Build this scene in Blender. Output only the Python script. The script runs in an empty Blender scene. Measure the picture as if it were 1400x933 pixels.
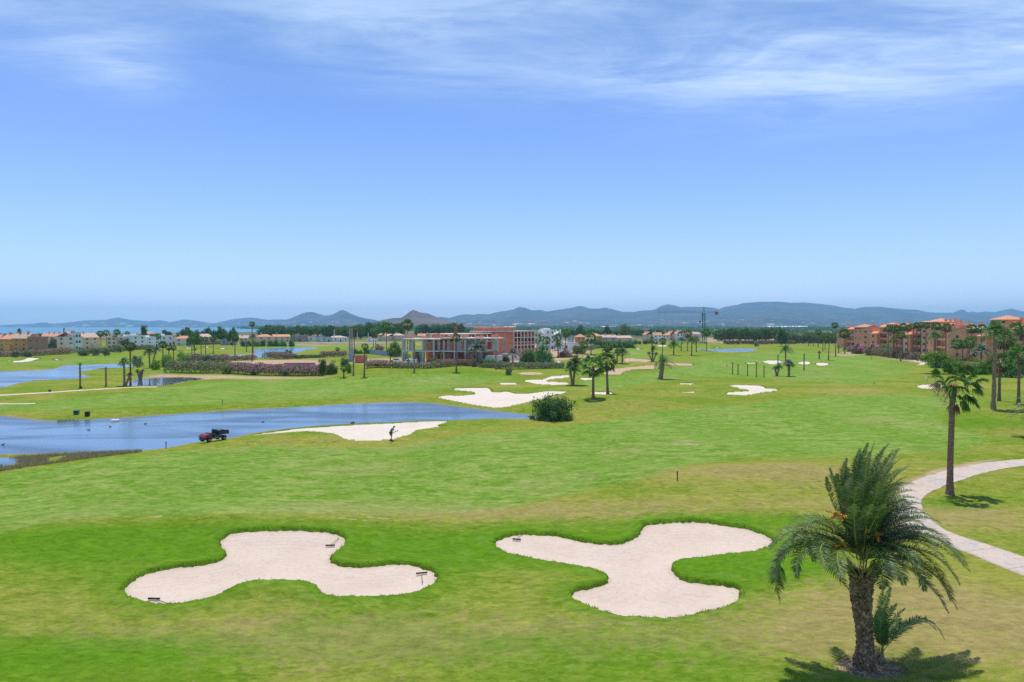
import bpy, math, random
import numpy as np
from mathutils import Vector, Matrix, noise as mnoise
SC = bpy.context.scene
COL = SC.collection
rng = np.random.default_rng(7)
random.seed(7)
R = math.radians
F = 1400*24/36.0
CAMZ = 14.5
PITCH = math.atan(20.5/F)
CA, SA = math.cos(PITCH), math.sin(PITCH)

# ------------------------------------------------------------------ camera
cam_d = bpy.data.cameras.new('camera'); cam = bpy.data.objects.new('camera', cam_d); COL.objects.link(cam)
cam.location = (0, 0, CAMZ); cam.rotation_euler = (math.pi/2 - PITCH, 0, 0)
cam_d.lens = 24; cam_d.sensor_width = 36; cam_d.clip_start = 0.3; cam_d.clip_end = 90000
SC.camera = cam

def ray(px, py):
    u = (px-700)/F; v = (466.5-py)/F
    return (u, CA + v*SA, -SA + v*CA)

# ------------------------------------------------------------------ terrain
def plane_pt(px, py, z=0.0):
    d = ray(px, py)
    t = (z-CAMZ)/d[2]
    return (d[0]*t, d[1]*t)

MOUNDS = []
def mound(px, py, rx, ry, h, rot=0):
    x, y = plane_pt(px, py); MOUNDS.append((x, y, rx, ry, h, R(rot)))
mound(1035, 655, 13, 5.5, 1.15, 8)
mound(200, 722, 22, 5, .75, 6)
mound(930, 690, 13, 3.5, .45)
mound(515, 516, 16, 13, 1.7)
mound(638, 511, 12, 10, 1.7)
mound(560, 512, 22, 12, .6)
mound(835, 552, 13, 9, 1.3)
mound(700, 545, 9, 6, .7)
mound(1345, 582, 9, 5, 1.0)
mound(1230, 655, 10, 4, .35)
mound(420, 602, 8, 3, .5)
mound(610, 594, 8, 3.5, .55)
mound(380, 806, 5, 2.2, .45)
mound(800, 790, 5, 2, .25)
mound(1000, 775, 4, 1.8, .25)
mound(1080, 708, 7, 2, .3)
mound(300, 712, 14, 3, .3)
mound(890, 505, 14, 12, .8)
mound(760, 500, 14, 14, 1.4)
mound(1100, 508, 14, 9, .6)
mound(960, 531, 12, 8, .7)
mound(830, 485, 30, 25, 2.0)
mound(1280, 520, 14, 9, .7)
WAVES = []
for wl, am in ((95,.20),(62,.16),(41,.13),(27,.09),(17,.05),(11,.03),(7,.014)):
    for k in range(3):
        a = rng.uniform(0, math.pi*2); WAVES.append((math.cos(a)*2*math.pi/wl, math.sin(a)*2*math.pi/wl, rng.uniform(0, 6.28), am/1.7))
def H0(x, y):
    x = np.asarray(x, float); y = np.asarray(y, float)
    h = np.zeros(np.broadcast(x, y).shape)
    for kx, ky, ph, am in WAVES: h = h + am*np.sin(kx*x + ky*y + ph)
    r = np.hypot(x, y)
    h = h*np.clip(1.25 - r/900., .15, 1.0)
    for mx, my, rx, ry, mh, a in MOUNDS:
        dx = x-mx; dy = y-my
        u = (dx*math.cos(a)+dy*math.sin(a))/rx; v = (-dx*math.sin(a)+dy*math.cos(a))/ry
        h = h + mh*np.exp(-np.minimum(u*u+v*v, 40))
    return h
def hit(fn, px, py):
    d = ray(px, py); z = 0.0
    if d[2] > -1e-4: d = (d[0], d[1], -1e-4)
    x = y = 0
    zz = 0.
    for i in range(14):
        t = (zz-CAMZ)/d[2]; x, y = d[0]*t, d[1]*t
        zz = .5*zz + .5*float(fn(x, y))
    return x, y, float(fn(x, y))

def smooth_poly(pts, sub=4):
    n = len(pts); out = []
    for i in range(n):
        p0, p1, p2, p3 = [np.array(pts[(i+k) % n], float) for k in (-1, 0, 1, 2)]
        for s in range(sub):
            t = s/sub
            out.append(tuple(.5*((2*p1)+(-p0+p2)*t+(2*p0-5*p1+4*p2-p3)*t*t+(-p0+3*p1-3*p2+p3)*t**3)))
    return out
def ell(cx, cy, rx, ry, n=12):
    return [(cx+rx*math.cos(a), cy+ry*math.sin(a)) for a in [2*math.pi*k/n for k in range(n)]]
def sdf(poly, x, y):
    P = np.array(poly); x = np.asarray(x, float); y = np.asarray(y, float)
    best = np.full(x.shape, 1e18); ins = np.zeros(x.shape, bool)
    n = len(P)
    for i in range(n):
        ax, ay = P[i]; bx, by = P[(i+1) % n]
        ex, ey = bx-ax, by-ay; L = ex*ex+ey*ey+1e-12
        t = np.clip(((x-ax)*ex+(y-ay)*ey)/L, 0, 1)
        d = (x-ax-t*ex)**2+(y-ay-t*ey)**2
        best = np.minimum(best, d)
        c = ((ay > y) != (by > y)) & (x < (bx-ax)*(y-ay)/((by-ay) if by != ay else 1e-12)+ax)
        ins ^= c
    s = np.sqrt(best)
    return np.where(ins, -s, s)
def sstep(a, b, t):
    t = np.clip((t-a)/(b-a), 0, 1); return t*t*(3-2*t)

BUNK_PX = {
 'front_left': [(167,805),(168,812),(176,818),(201,825),(229,828),(261,825),(290,818.5),(310,808.5),(329,800),(354,796),(376,794.6),(397,795),(418.6,798),(431,803),(434.6,810),(447,816),(479,817.5),(526,817.5),(561,813),(586,805),(598,796),(599,789),(593.6,780),(572,772),(554,769),(526,770.5),(490,773),(465,771),(454,766),(456,757),(472,744),(473,735),(454,727),(426,723.6),(368.6,723),(333,725),(311,730),(299,739),(301,748),(308,757),(297,765),(276,770),(247,773),(215,778),(194,784),(179,792.5)],
 'front_right': [(674.5,746),(676,739),(689,732.6),(712,729),(745,729),(771,732.6),(791,737.5),(817.5,741),(844,742),(863,736),(873,727.6),(881.5,718),(903,713.5),(936,712),(968.6,713),(1001.5,718),(1031,724),(1051,732.6),(1059,740),(1051,749),(1028,755.6),(995,759),(955.5,764),(929,768),(919,775),(926,785),(942,793),(975,795.7),(995,798),(1011,803),(1016,811.5),(1011,821),(988,833),(955.5,841),(922.6,847),(890,847.6),(857,845),(827,839),(798,828),(780,818),(780,810),(794.5,804),(817.5,798),(830,792),(824,785),(804,778.6),(771,772),(732,766),(699,759),(681,752)],
 'pond_near': [(341,595),(368.6,590.6),(397,586.9),(437,583.7),(477,581.3),(517,579),(557,577),(590,575.8),(612,576),(607,579.4),(600,582),(612,583.2),(597,585),(574,588.6),(563,594),(548.6,598.6),(534,602),(503,604),(480,603),(465.7,599),(457,595),(437,592),(414,591),(383,593.4),(360,595)],
 'pond_far': [(597,543.7),(608.6,541),(631,541),(647,539),(644,535.7),(620,533.4),(622,531),(643,530),(669,530.6),(674,535.4),(683,536.2),(694,535),(711,538.4),(728.6,537),(746,535),(775,535),(774,537),(751,543),(734,547),(711,553),(686,557),(660,555),(631,550),(608.6,546)],
 'curl': [(714,519.4),(740,519),(751,515),(777,513),(779,515.4),(757,518),(748,520.6),(754,522),(778,523.6),(774,526),(743,525.7),(723,523)],
 'stepped': [(994,526.7),(1012,526.3),(1031,526.7),(1046,528.5),(1049,531.3),(1066,532.6),(1060,534.4),(1044,536.4),(1025,540),(1005,540.4),(990,538),(1000,535.8),(1022,534.6),(1018,532.2),(1005,529.6)],
 'tan_long': [(798.6,504.3),(833,504.3),(850,503.7),(874,500.7),(899,499.5),(907,501.5),(898.6,503.8),(871,504.6),(854,508),(850,511.9),(836,512),(823,510.9),(826,507.5)],
 'tan_upper': [(851,490.7),(862,489.8),(887,492),(892,494.2),(880,495.3),(866,494),(854,495.5)],
 'tan_right': [(910,495.7),(931,497.2),(950,498.2),(947,500),(917,499.4),(904,498)],
 'white_back': [(1042,494.3),(1058.6,493),(1070,493.6),(1069,496),(1055.7,498.2),(1045,496.4)],
 'left_far': [(14,495.3),(28.6,491.6),(43,489.2),(61,489),(54,491.6),(36,495)],
}
for k, v in {'oval_a': (802,518,11,1.7), 'oval_b': (695,524.6,15,1.3), 'oval_c': (822,537.4,18,2.0), 'oval_tan': (726,510.7,19,1.8),
             'oval_d': (940,525,13,1.3), 'oval_e': (939,536,13,1.2), 'oval_f': (1100,496.6,12,1.8), 'oval_g': (1124,498,12,2.0),
             'oval_h': (1273,528.5,22,2.7), 'oval_i': (78,491.8,9,1.1), 'oval_j': (260,476,13,.9), 'oval_k': (283,474.6,9,1),
             'oval_l': (304,476.4,10,.9), 'oval_m': (246,480,6,1.3), 'oval_n': (872,477,8,1.1), 'oval_o': (980,475.2,7,1),
             'oval_p': (905,473,12,1.2), 'oval_q': (1027,496.8,9,.8), 'oval_r': (764,495,6,.9), 'oval_s': (805,487,10,.9)}.items():
    BUNK_PX[k] = ell(*v)
TAN = {'tan_long', 'tan_upper', 'tan_right', 'oval_tan', 'oval_s'}
BUNK = {k: smooth_poly([hit(H0, *p)[:2] for p in v], 4) for k, v in BUNK_PX.items()}

ZW = -0.35
POND_PX = {
 'large': [(-220,562),(-60,566),(0,569.5),(28.6,573),(66,576.6),(97,575.7),(143,573),(171,572),(206,569.4),(257,565.7),(314,562),(400,557.7),(470,553.5),(540,551),(580,551.4),(597,553.2),(631,557.4),(683,563.6),(706,566),(728.6,568.4),(738,571.5),(728.6,573),(674,572),(640,573.6),(612,574.8),(590,574.9),(557,576),(517,578),(477,580),(437,582.4),(397,585.6),(368,589),(341,593),(322,598),(300,599.5),(280,603),(257,607),(229,612.5),(200,615.5),(150,617.5),(86,619.5),(0,621.5),(-220,626)],
 'inlet': [(-200,632),(-60,627),(0,626.5),(20,627.5),(29,629.5),(20,634),(0,638),(-60,644),(-200,660)],
 'left': [(-200,545),(-40,534),(0,530),(18.6,525.4),(47,520),(80,519),(100,518),(121,516.4),(113,513.6),(104,509),(117,507),(136,504),(160,503),(178,501.5),(190,499.3),(186,498),(157,497.6),(121,499),(93,500),(80,503.6),(63,506),(0,508),(-200,512)],
 'dark_small': [(180,523),(190,519),(205,517.4),(223,516.6),(251,516.4),(277,518.4),(251,521.6),(232,526),(210,527.4),(192,527.6),(176,526.5)],
 'back_left': [(306,487.4),(323,485.7),(340,484.7),(350,483.2),(348,479.4),(360,477.2),(388,475.9),(424,475.2),(431,476.6),(417,479),(403,482.8),(388,484.3),(378,488),(350,489),(320,489)],
 'back_right': [(952,477.4),(977,477.8),(1000,477.3),(1028,477),(1033,478.4),(1020,481.2),(1003,482.2),(984,481)],
}
POND = {k: smooth_poly([plane_pt(p[0], p[1], ZW) for p in v], 4) for k, v in POND_PX.items()}
SEA = [plane_pt(a, b, ZW) for a, b in [(-1200,457.4),(-300,457),(60,456.6),(200,455.6),(330,454.2),(440,451.4),(470,449.5),(440,448.5),(200,448.1),(-300,448.1),(-1200,448.1)]]

def near_mask(poly, x, y, pad):
    P = np.array(poly)
    return (x > P[:,0].min()-pad) & (x < P[:,0].max()+pad) & (y > P[:,1].min()-pad) & (y < P[:,1].max()+pad)
def ragged(x, y):
    return .075*np.sin(5.1*x+2*np.sin(1.7*y))*np.sin(4.3*y+1.3*np.sin(2.3*x))+.05*np.sin(13*x+3*np.sin(4.1*y))*np.sin(11*y+1)+.05*np.sin(1.9*x+.6*y)
def H1(x, y, want=False):
    """terrain with ponds and bunkers carved; arrays"""
    x = np.atleast_1d(np.asarray(x, float)); y = np.atleast_1d(np.asarray(y, float))
    h = H0(x, y); r = np.hypot(x, y)
    sp = r*r/(F*CAMZ)
    dpond = np.full(x.shape, 1e3)
    for k, P in list(POND.items())+[('sea', SEA)]:
        big = k == 'sea'
        m = near_mask(P, x, y, 400 if big else 14)
        if not m.any(): continue
        d = sdf(P, x[m], y[m]); hh = h[m]
        W = 300. if big else np.clip(r[m]*.045, 3.0, 10.)
        S = sstep(0, 1, d/W)
        hn = np.where(d > 0, ZW + .03 + (hh-ZW)*S, np.maximum(ZW + d*.5, ZW-1.2 if not big else ZW-3))
        h[m] = hn; dpond[m] = np.minimum(dpond[m], d)
    dbunk = np.full(x.shape, 1e3)
    for k, P in BUNK.items():
        m = near_mask(P, x, y, 8)
        if not m.any(): continue
        rr = r[m]; s = sp[m]; d = sdf(P, x[m], y[m])+ragged(x[m], y[m])*np.clip(1.6-rr/110, 0, 1)
        ramp = np.maximum(.30, .9*s)
        lip = np.where(d > 0, .13*np.exp(-(d/1.3)**2), .13)*np.clip(1.6-rr/150, .25, 1)
        drop = 1.3*sstep(0, 1, -d/ramp)
        h[m] = h[m] + lip - drop
        dbunk[m] = np.minimum(dbunk[m], d)
    if want: return h, dpond, dbunk
    return h
def HT(x, y): return float(H1(x, y)[0])
def at(px, py):
    """ground point seen at photo pixel"""
    x, y, z = hit(H0, px, py)
    z = HT(x, y)
    return Vector((x, y, z))
def top_z(P, py):
    d = ray(700, py); return CAMZ + P.y/d[1]*d[2]
def mpp(P): return P.y/F       # metres per photo pixel

# ------------------------------------------------------------------ object helpers
def tag(o, label=None, cat=None, group=None, kind=None):
    if label: o['label'] = label
    if cat: o['category'] = cat
    if group: o['group'] = group
    if kind: o['kind'] = kind
    return o
def empty(name, loc, rz=0, label=None, cat=None, group=None):
    o = bpy.data.objects.new(name, None); COL.objects.link(o)
    o.empty_display_size = .3
    o.location = loc; o.rotation_euler = (0, 0, rz)
    return tag(o, label, cat, group)
def mesh_np(name, V, faces_n, idx, mats=None, mi=None, smooth=False):
    me = bpy.data.meshes.new(name)
    V = np.asarray(V, np.float32); idx = np.asarray(idx, np.int32); faces_n = np.asarray(faces_n, np.int32)
    me.vertices.add(len(V)); me.vertices.foreach_set('co', V.ravel())
    me.loops.add(len(idx)); me.loops.foreach_set('vertex_index', idx)
    me.polygons.add(len(faces_n))
    st = np.zeros(len(faces_n), np.int32); st[1:] = np.cumsum(faces_n)[:-1]
    me.polygons.foreach_set('loop_start', st)
    try: me.polygons.foreach_set('loop_total', faces_n)
    except Exception: pass
    if mats:
        for m in (mats if isinstance(mats, (list, tuple)) else [mats]): me.materials.append(m)
    if mi is not None: me.polygons.foreach_set('material_index', np.asarray(mi, np.int32))
    me.polygons.foreach_set('use_smooth', np.full(len(faces_n), smooth))
    me.update(calc_edges=True); me.validate()
    return me
def link(name, me, parent=None, loc=(0, 0, 0)):
    o = bpy.data.objects.new(name, me); COL.objects.link(o); o.location = loc
    if parent: o.parent = parent
    return o
class MB:
    def __init__(s): s.v = []; s.f = []; s.m = []
    def face(s, pts, m=0):
        b = len(s.v); s.v += [tuple(p) for p in pts]; s.f.append(tuple(range(b, b+len(pts)))); s.m.append(m)
    def box(s, x0, x1, y0, y1, z0, z1, m=0, M=None):
        b = len(s.v)
        vs = [(x, y, z) for z in (z0, z1) for y in (y0, y1) for x in (x0, x1)]
        if M is not None: vs = [tuple(M @ Vector(q)) for q in vs]
        s.v += vs
        for q in ((0,2,3,1),(4,5,7,6),(0,1,5,4),(2,6,7,3),(0,4,6,2),(1,3,7,5)):
            s.f.append(tuple(b+k for k in q)); s.m.append(m)
        return s
    def tube(s, pts, rad, n=8, m=0, cap=True):
        pts = [Vector(p) for p in pts]
        if not isinstance(rad, (list, tuple)): rad = [rad]*len(pts)
        b = len(s.v); up0 = None
        for i, p in enumerate(pts):
            t = (pts[min(i+1, len(pts)-1)]-pts[max(i-1, 0)]).normalized()
            if up0 is None: up0 = t.orthogonal().normalized()
            up0 = (up0 - t*up0.dot(t)).normalized(); w = t.cross(up0)
            for k in range(n):
                a = 2*math.pi*k/n; s.v.append(tuple(p + (up0*math.cos(a)+w*math.sin(a))*rad[i]))
        for i in range(len(pts)-1):
            for k in range(n):
                k2 = (k+1) % n
                s.f.append((b+i*n+k, b+i*n+k2, b+(i+1)*n+k2, b+(i+1)*n+k)); s.m.append(m)
        if cap:
            s.f.append(tuple(b+k for k in reversed(range(n)))); s.m.append(m)
            e = b+(len(pts)-1)*n; s.f.append(tuple(e+k for k in range(n))); s.m.append(m)
        return s
    def hip(s, x0, x1, y0, y1, z0, h, ov=.4, m=0):
        x0 -= ov; x1 += ov; y0 -= ov; y1 += ov
        w = x1-x0; d = y1-y0; k = min(w, d)/2
        if w >= d: r0 = (x0+k, (y0+y1)/2, z0+h); r1 = (x1-k+.01, (y0+y1)/2, z0+h)
        else: r0 = ((x0+x1)/2, y0+k, z0+h); r1 = ((x0+x1)/2, y1-k+.01, z0+h)
        A, B, C_, D_ = (x0,y0,z0), (x1,y0,z0), (x1,y1,z0), (x0,y1,z0)
        if w >= d:
            s.face([A, B, r1, r0], m); s.face([C_, D_, r0, r1], m); s.face([B, C_, r1], m); s.face([D_, A, r0], m)
        else:
            s.face([A, B, r0], m); s.face([B, C_, r1, r0], m); s.face([C_, D_, r1], m); s.face([D_, A, r0, r1], m)
        s.face([A, D_, C_, B], m)
        s.box(x0, x1, y0, y1, z0-.18, z0-.003, m)
        return s
    def gable(s, x0, x1, y0, y1, z0, h, axis='x', ov=.35, m=0, wm=None, t=.2):
        # two roof slabs; ridge along axis
        if axis == 'x':
            ym = (y0+y1)/2
            for (ya, sg) in ((y0-ov, 1), (y1+ov, -1)):
                sl = h/((y1-y0)/2); za = z0-ov*sl
                s.face([(x0-ov,ya,za),(x1+ov,ya,za),(x1+ov,ym,z0+h),(x0-ov,ym,z0+h)][::sg], m)
                s.face([(x0-ov,ya,za+t),(x1+ov,ya,za+t),(x1+ov,ym,z0+h+t),(x0-ov,ym,z0+h+t)][::sg], m)
                s.face([(x0-ov,ya,za),(x1+ov,ya,za),(x1+ov,ya,za+t),(x0-ov,ya,za+t)], m)
                for xx in (x0-ov, x1+ov): s.face([(xx,ya,za),(xx,ym,z0+h),(xx,ym,z0+h+t),(xx,ya,za+t)], m)
        else:
            xm = (x0+x1)/2
            for xa in (x0-ov, x1+ov):
                sl = h/((x1-x0)/2); za = z0-ov*sl
                s.face([(xa,y0-ov,za),(xa,y1+ov,za),(xm,y1+ov,z0+h),(xm,y0-ov,z0+h)], m)
                s.face([(xa,y0-ov,za+t),(xa,y1+ov,za+t),(xm,y1+ov,z0+h+t),(xm,y0-ov,z0+h+t)], m)
                s.face([(xa,y0-ov,za),(xa,y1+ov,za),(xa,y1+ov,za+t),(xa,y0-ov,za+t)], m)
                for yy in (y0-ov, y1+ov): s.face([(xa,yy,za),(xm,yy,z0+h),(xm,yy,z0+h+t),(xa,yy,za+t)], m)
        return s
    def build(s, name, mats, parent=None, loc=(0,0,0), smooth=False):
        me = bpy.data.meshes.new(name); me.from_pydata(s.v, [], s.f)
        for m in (mats if isinstance(mats, (list, tuple)) else [mats]): me.materials.append(m)
        if any(s.m): me.polygons.foreach_set('material_index', s.m)
        if smooth: me.polygons.foreach_set('use_smooth', [True]*len(s.f))
        me.update()
        return link(name, me, parent, loc)

# ------------------------------------------------------------------ materials
def newmat(name):
    m = bpy.data.materials.new(name); m.use_nodes = True
    nt = m.node_tree; return m, nt, nt.nodes['Principled BSDF'], nt.nodes['Material Output']
def N(nt, typ, **kw):
    n = nt.nodes.new(typ)
    for k, v in kw.items():
        if k.startswith('i_'):
            key = k[2:]; key = int(key) if key.isdigit() else key.replace('_', ' ')
            n.inputs[key].default_value = v
        else: setattr(n, k, v)
    return n
def mixc(nt, fac, a, b, mode='MIX'):
    n = nt.nodes.new('ShaderNodeMix'); n.data_type = 'RGBA'; n.blend_type = mode
    for s, v in ((n.inputs[0], fac), (n.inputs[6], a), (n.inputs[7], b)):
        if hasattr(v, 'links') or hasattr(v, 'is_output'): nt.links.new(v, s)
        elif isinstance(v, (int, float)): s.default_value = v
        else: s.default_value = (*v, 1) if len(v) == 3 else v
    return n.outputs[2]
def math_(nt, op, a, b=0., c=None, clamp=False):
    n = nt.nodes.new('ShaderNodeMath'); n.operation = op; n.use_clamp = clamp
    for i, v in enumerate((a, b, c)):
        if v is None: continue
        if isinstance(v, (int, float)): n.inputs[i].default_value = v
        else: nt.links.new(v, n.inputs[i])
    return n.outputs[0]
def noise(nt, vec, scale, detail=3, rough=.55, dist=0):
    n = N(nt, 'ShaderNodeTexNoise'); n.inputs['Scale'].default_value = scale; n.inputs['Detail'].default_value = detail
    n.inputs['Roughness'].default_value = rough; n.inputs['Distortion'].default_value = dist
    if vec is not None: nt.links.new(vec, n.inputs['Vector'])
    return n.outputs[0]
def ramp(nt, fac, lo, hi):
    n = N(nt, 'ShaderNodeMapRange'); n.inputs[1].default_value = lo; n.inputs[2].default_value = hi
    n.interpolation_type = 'SMOOTHSTEP'; nt.links.new(fac, n.inputs[0]); return n.outputs[0]
def bump(nt, bsdf, h, dist, strength=1):
    b = N(nt, 'ShaderNodeBump'); b.inputs['Distance'].default_value = dist; b.inputs['Strength'].default_value = strength
    nt.links.new(h, b.inputs['Height']); nt.links.new(b.outputs[0], bsdf.inputs['Normal'])
def solid(name, col, rough=.8, col2=None, scale=2., spec=.3, bmp=0, metal=0, detail=4):
    m, nt, b, o = newmat(name); b.inputs['Roughness'].default_value = rough
    b.inputs['Specular IOR Level'].default_value = spec; b.inputs['Metallic'].default_value = metal
    tc = N(nt, 'ShaderNodeTexCoord').outputs['Object']
    if col2 is None: col2 = tuple(c*.78 for c in col)
    n1 = noise(nt, tc, scale, detail, .6)
    c = mixc(nt, ramp(nt, n1, .35, .65), col, col2)
    nt.links.new(c, b.inputs['Base Color'])
    if bmp: bump(nt, b, noise(nt, tc, scale*4, 3), bmp)
    return m
def foliage(name, c1, c2, c3=None, trans=.25, rough=.55, spec=.25):
    """leaf colour varies leaf by leaf and plant by plant"""
    m, nt, b, o = newmat(name)
    g = N(nt, 'ShaderNodeNewGeometry'); oi = N(nt, 'ShaderNodeObjectInfo')
    c = mixc(nt, g.outputs['Random Per Island'], c1, c2)
    if c3 is not None:
        tc = N(nt, 'ShaderNodeTexCoord').outputs['Object']
        c = mixc(nt, ramp(nt, noise(nt, tc, 1.7, 2), .5, .68), c, c3)
    hs = N(nt, 'ShaderNodeHueSaturation'); nt.links.new(c, hs.inputs['Color'])
    nt.links.new(math_(nt, 'MULTIPLY_ADD', oi.outputs['Random'], .5, .78), hs.inputs['Value'])
    nt.links.new(math_(nt, 'MULTIPLY_ADD', oi.outputs['Random'], .03, .485), hs.inputs['Hue'])
    c = hs.outputs[0]
    nt.links.new(c, b.inputs['Base Color']); b.inputs['Roughness'].default_value = rough
    b.inputs['Specular IOR Level'].default_value = spec
    if trans:
        t = N(nt, 'ShaderNodeBsdfTranslucent'); nt.links.new(c, t.inputs[0])
        mx = N(nt, 'ShaderNodeMixShader'); mx.inputs[0].default_value = trans
        nt.links.new(b.outputs[0], mx.inputs[1]); nt.links.new(t.outputs[0], mx.inputs[2]); nt.links.new(mx.outputs[0], o.inputs[0])
    return m
# ------------------------------------------------------------------ ground zones (what grows where, traced on the ground)
def gp(pts): return smooth_poly([hit(H0, *p)[:2] for p in pts], 4)
FAIR = [gp(p) for p in (
 [(-160,790),(-60,748),(60,716),(150,707),(240,704),(420,702),(560,702),(640,700),(700,692),(750,682),(825,665),(900,650),(950,635),(1000,627),(1050,624.5),(1125,624),(1200,622.5),(1260,620),(1300,617),(1330,610),(1347,602),(1345,595),(1320,589),(1292,580),(1280,570),(1295,562),(1330,557),(1345,551),(1330,545),(1280,541),(1200,539),(1130,541),(1060,548),(980,556),(900,563),(820,577),(720,588),(640,594),(590,604),(540,611),(477,613),(403,610),(345,611),(260,616),(200,622),(100,634),(-60,660),(-200,690)],
 [(-80,562),(60,561),(200,556),(400,547),(540,540),(600,532),(660,524),(700,516),(620,511),(560,512),(480,516),(380,519),(290,523),(240,530),(150,540),(20,552),(-80,556)],
 [(850,532),(900,521),(980,516),(1100,521),(1190,522),(1240,507),(1205,491),(1120,483),(1070,479),(1020,486),(960,490),(905,506),(850,513),(800,521),(800,530)],
 [(880,492),(900,480),(860,478),(850,484)],
 [(350,474),(420,471),(470,473),(440,476),(360,475)],
 [(-60,504),(20,500),(120,496),(180,493),(190,488),(120,488),(60,494),(-60,498)],
)]
DRY = [(380,868,9,3,.9),(560,880,8,3,.7),(120,870,6,2.2,.5),(800,700,26,3.0,.8),(640,700,16,2.5,.5),(1000,645,12,3.5,1.0),(1090,640,8,3,.9),(1150,850,8,4,.8),(1240,800,7,4,.8),(1330,860,7,4,.8),
       (1360,720,7,4,.8),(1320,700,7,2.5,.6),(1180,690,9,4,.6),(1000,880,10,3,.6),(700,860,9,3,.5),(1175,533,9,6,1.0),(1150,526,16,3,.6),(700,570,9,3,.4),(880,577,12,3,.8),(760,545,8,4,.8),
       (900,540,16,4,.6),(620,605,12,4,.5),(480,640,10,4,.3),(430,600,8,3,.6),(830,555,9,5,.7),(620,541,8,4,.9),(40,522,10,4,.8),(70,505,12,5,.8),(1280,640,12,4,.5),(1385,590,9,5,.6),(1390,560,9,5,.6),(1330,530,12,5,.5),(1100,533,14,3,.5),(1140,504,22,5,.6),
       (870,497,14,6,.7),(800,490,22,9,1.0),(860,482,25,8,.8),(560,508,10,5,.6),(700,528,10,4,.8),(200,545,22,3,.5),(300,538,16,3,.4),(1390,850,6,4,.9),(20,760,6,2,.3),(940,607,4,1.5,1.0),(420,478,14,6,.8),(330,482,10,5,.9),(1060,474,30,10,.4),(460,474,24,8,.5),(380,472,24,6,.4)]
LUSH = [(50,760,7,3,.9),(120,740,9,2.5,1),(230,735,8,2,1),(250,755,5,1.4,.8),(520,745,6,2.2,1),(620,745,5,3,1),(640,770,4,2,.8),(60,900,7,3,1),(220,890,6,2,.7),(800,735,9,1.0,.9),(660,890,8,2.5,.6),
        (980,775,6,1.4,1),(1060,770,4,1.6,.7),(1000,715,8,1,.9),(1330,577,8,4,1.1),(1180,590,16,5,.5),(900,505,14,8,.9),(500,530,26,6,.5),(1080,489,22,8,1),(640,512,12,5,.6),(560,850,6,2,.5),(430,860,4,1.5,.3),
        (1020,790,5,1.5,.6),(720,715,8,1.5,.5),(1290,690,4,1.5,.8),(440,745,3,1,.6),(1190,470,60,12,.4),(1140,760,4,3,.5),(880,900,9,3,.6)]
SOIL = [gp(p) for p in (
 [(1365,628.5),(1330,632.5),(1290,640.5),(1262,650),(1242,657.5),(1222,671),(1214,686),(1208,702),(1212,714),(1240,728),(1222,700),(1234,674),(1262,655),(1310,641)],
 [(318,494.5),(345,493),(438,493),(440,506),(380,503),(318,501)],
 [(204,512.6),(230,511.6),(300,513.3),(360,515.3),(420,516.2),(440,515.8),(440,517),(360,518.2),(300,517.6),(250,516.2),(222,514.5),(208,514.6)],
 [(400,469.6),(470,468.8),(560,469.5),(560,472.5),(480,471.8),(400,471.5)],
 [(1212,484.8),(1232,489),(1262,493.5),(1266,496.5),(1240,494),(1212,488)],
 [(486,492),(560,490),(690,488),(740,480),(800,478),(800,484),(730,496),(690,499),(600,496),(500,498)],
 [(740,482),(800,470),(810,466),(760,464),(620,470),(600,480)],
 [(1150,484),(1172,480),(1180,481.5),(1152,487)],
 [(1100,462),(970,462),(970,468),(1080,470)],
)]
SPLOT = [(940,607.5,.9,.45),(926,606.8,.7,.2),(955,607.8,.8,.2),(385,696,.35,.12),(341,691,.4,.1),(214,706.5,.6,.12),(657,651,.3,.1),(1188,914,1.35,.95),(520,708.6,1.2,.08),(470,709,1.8,.07)]

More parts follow.
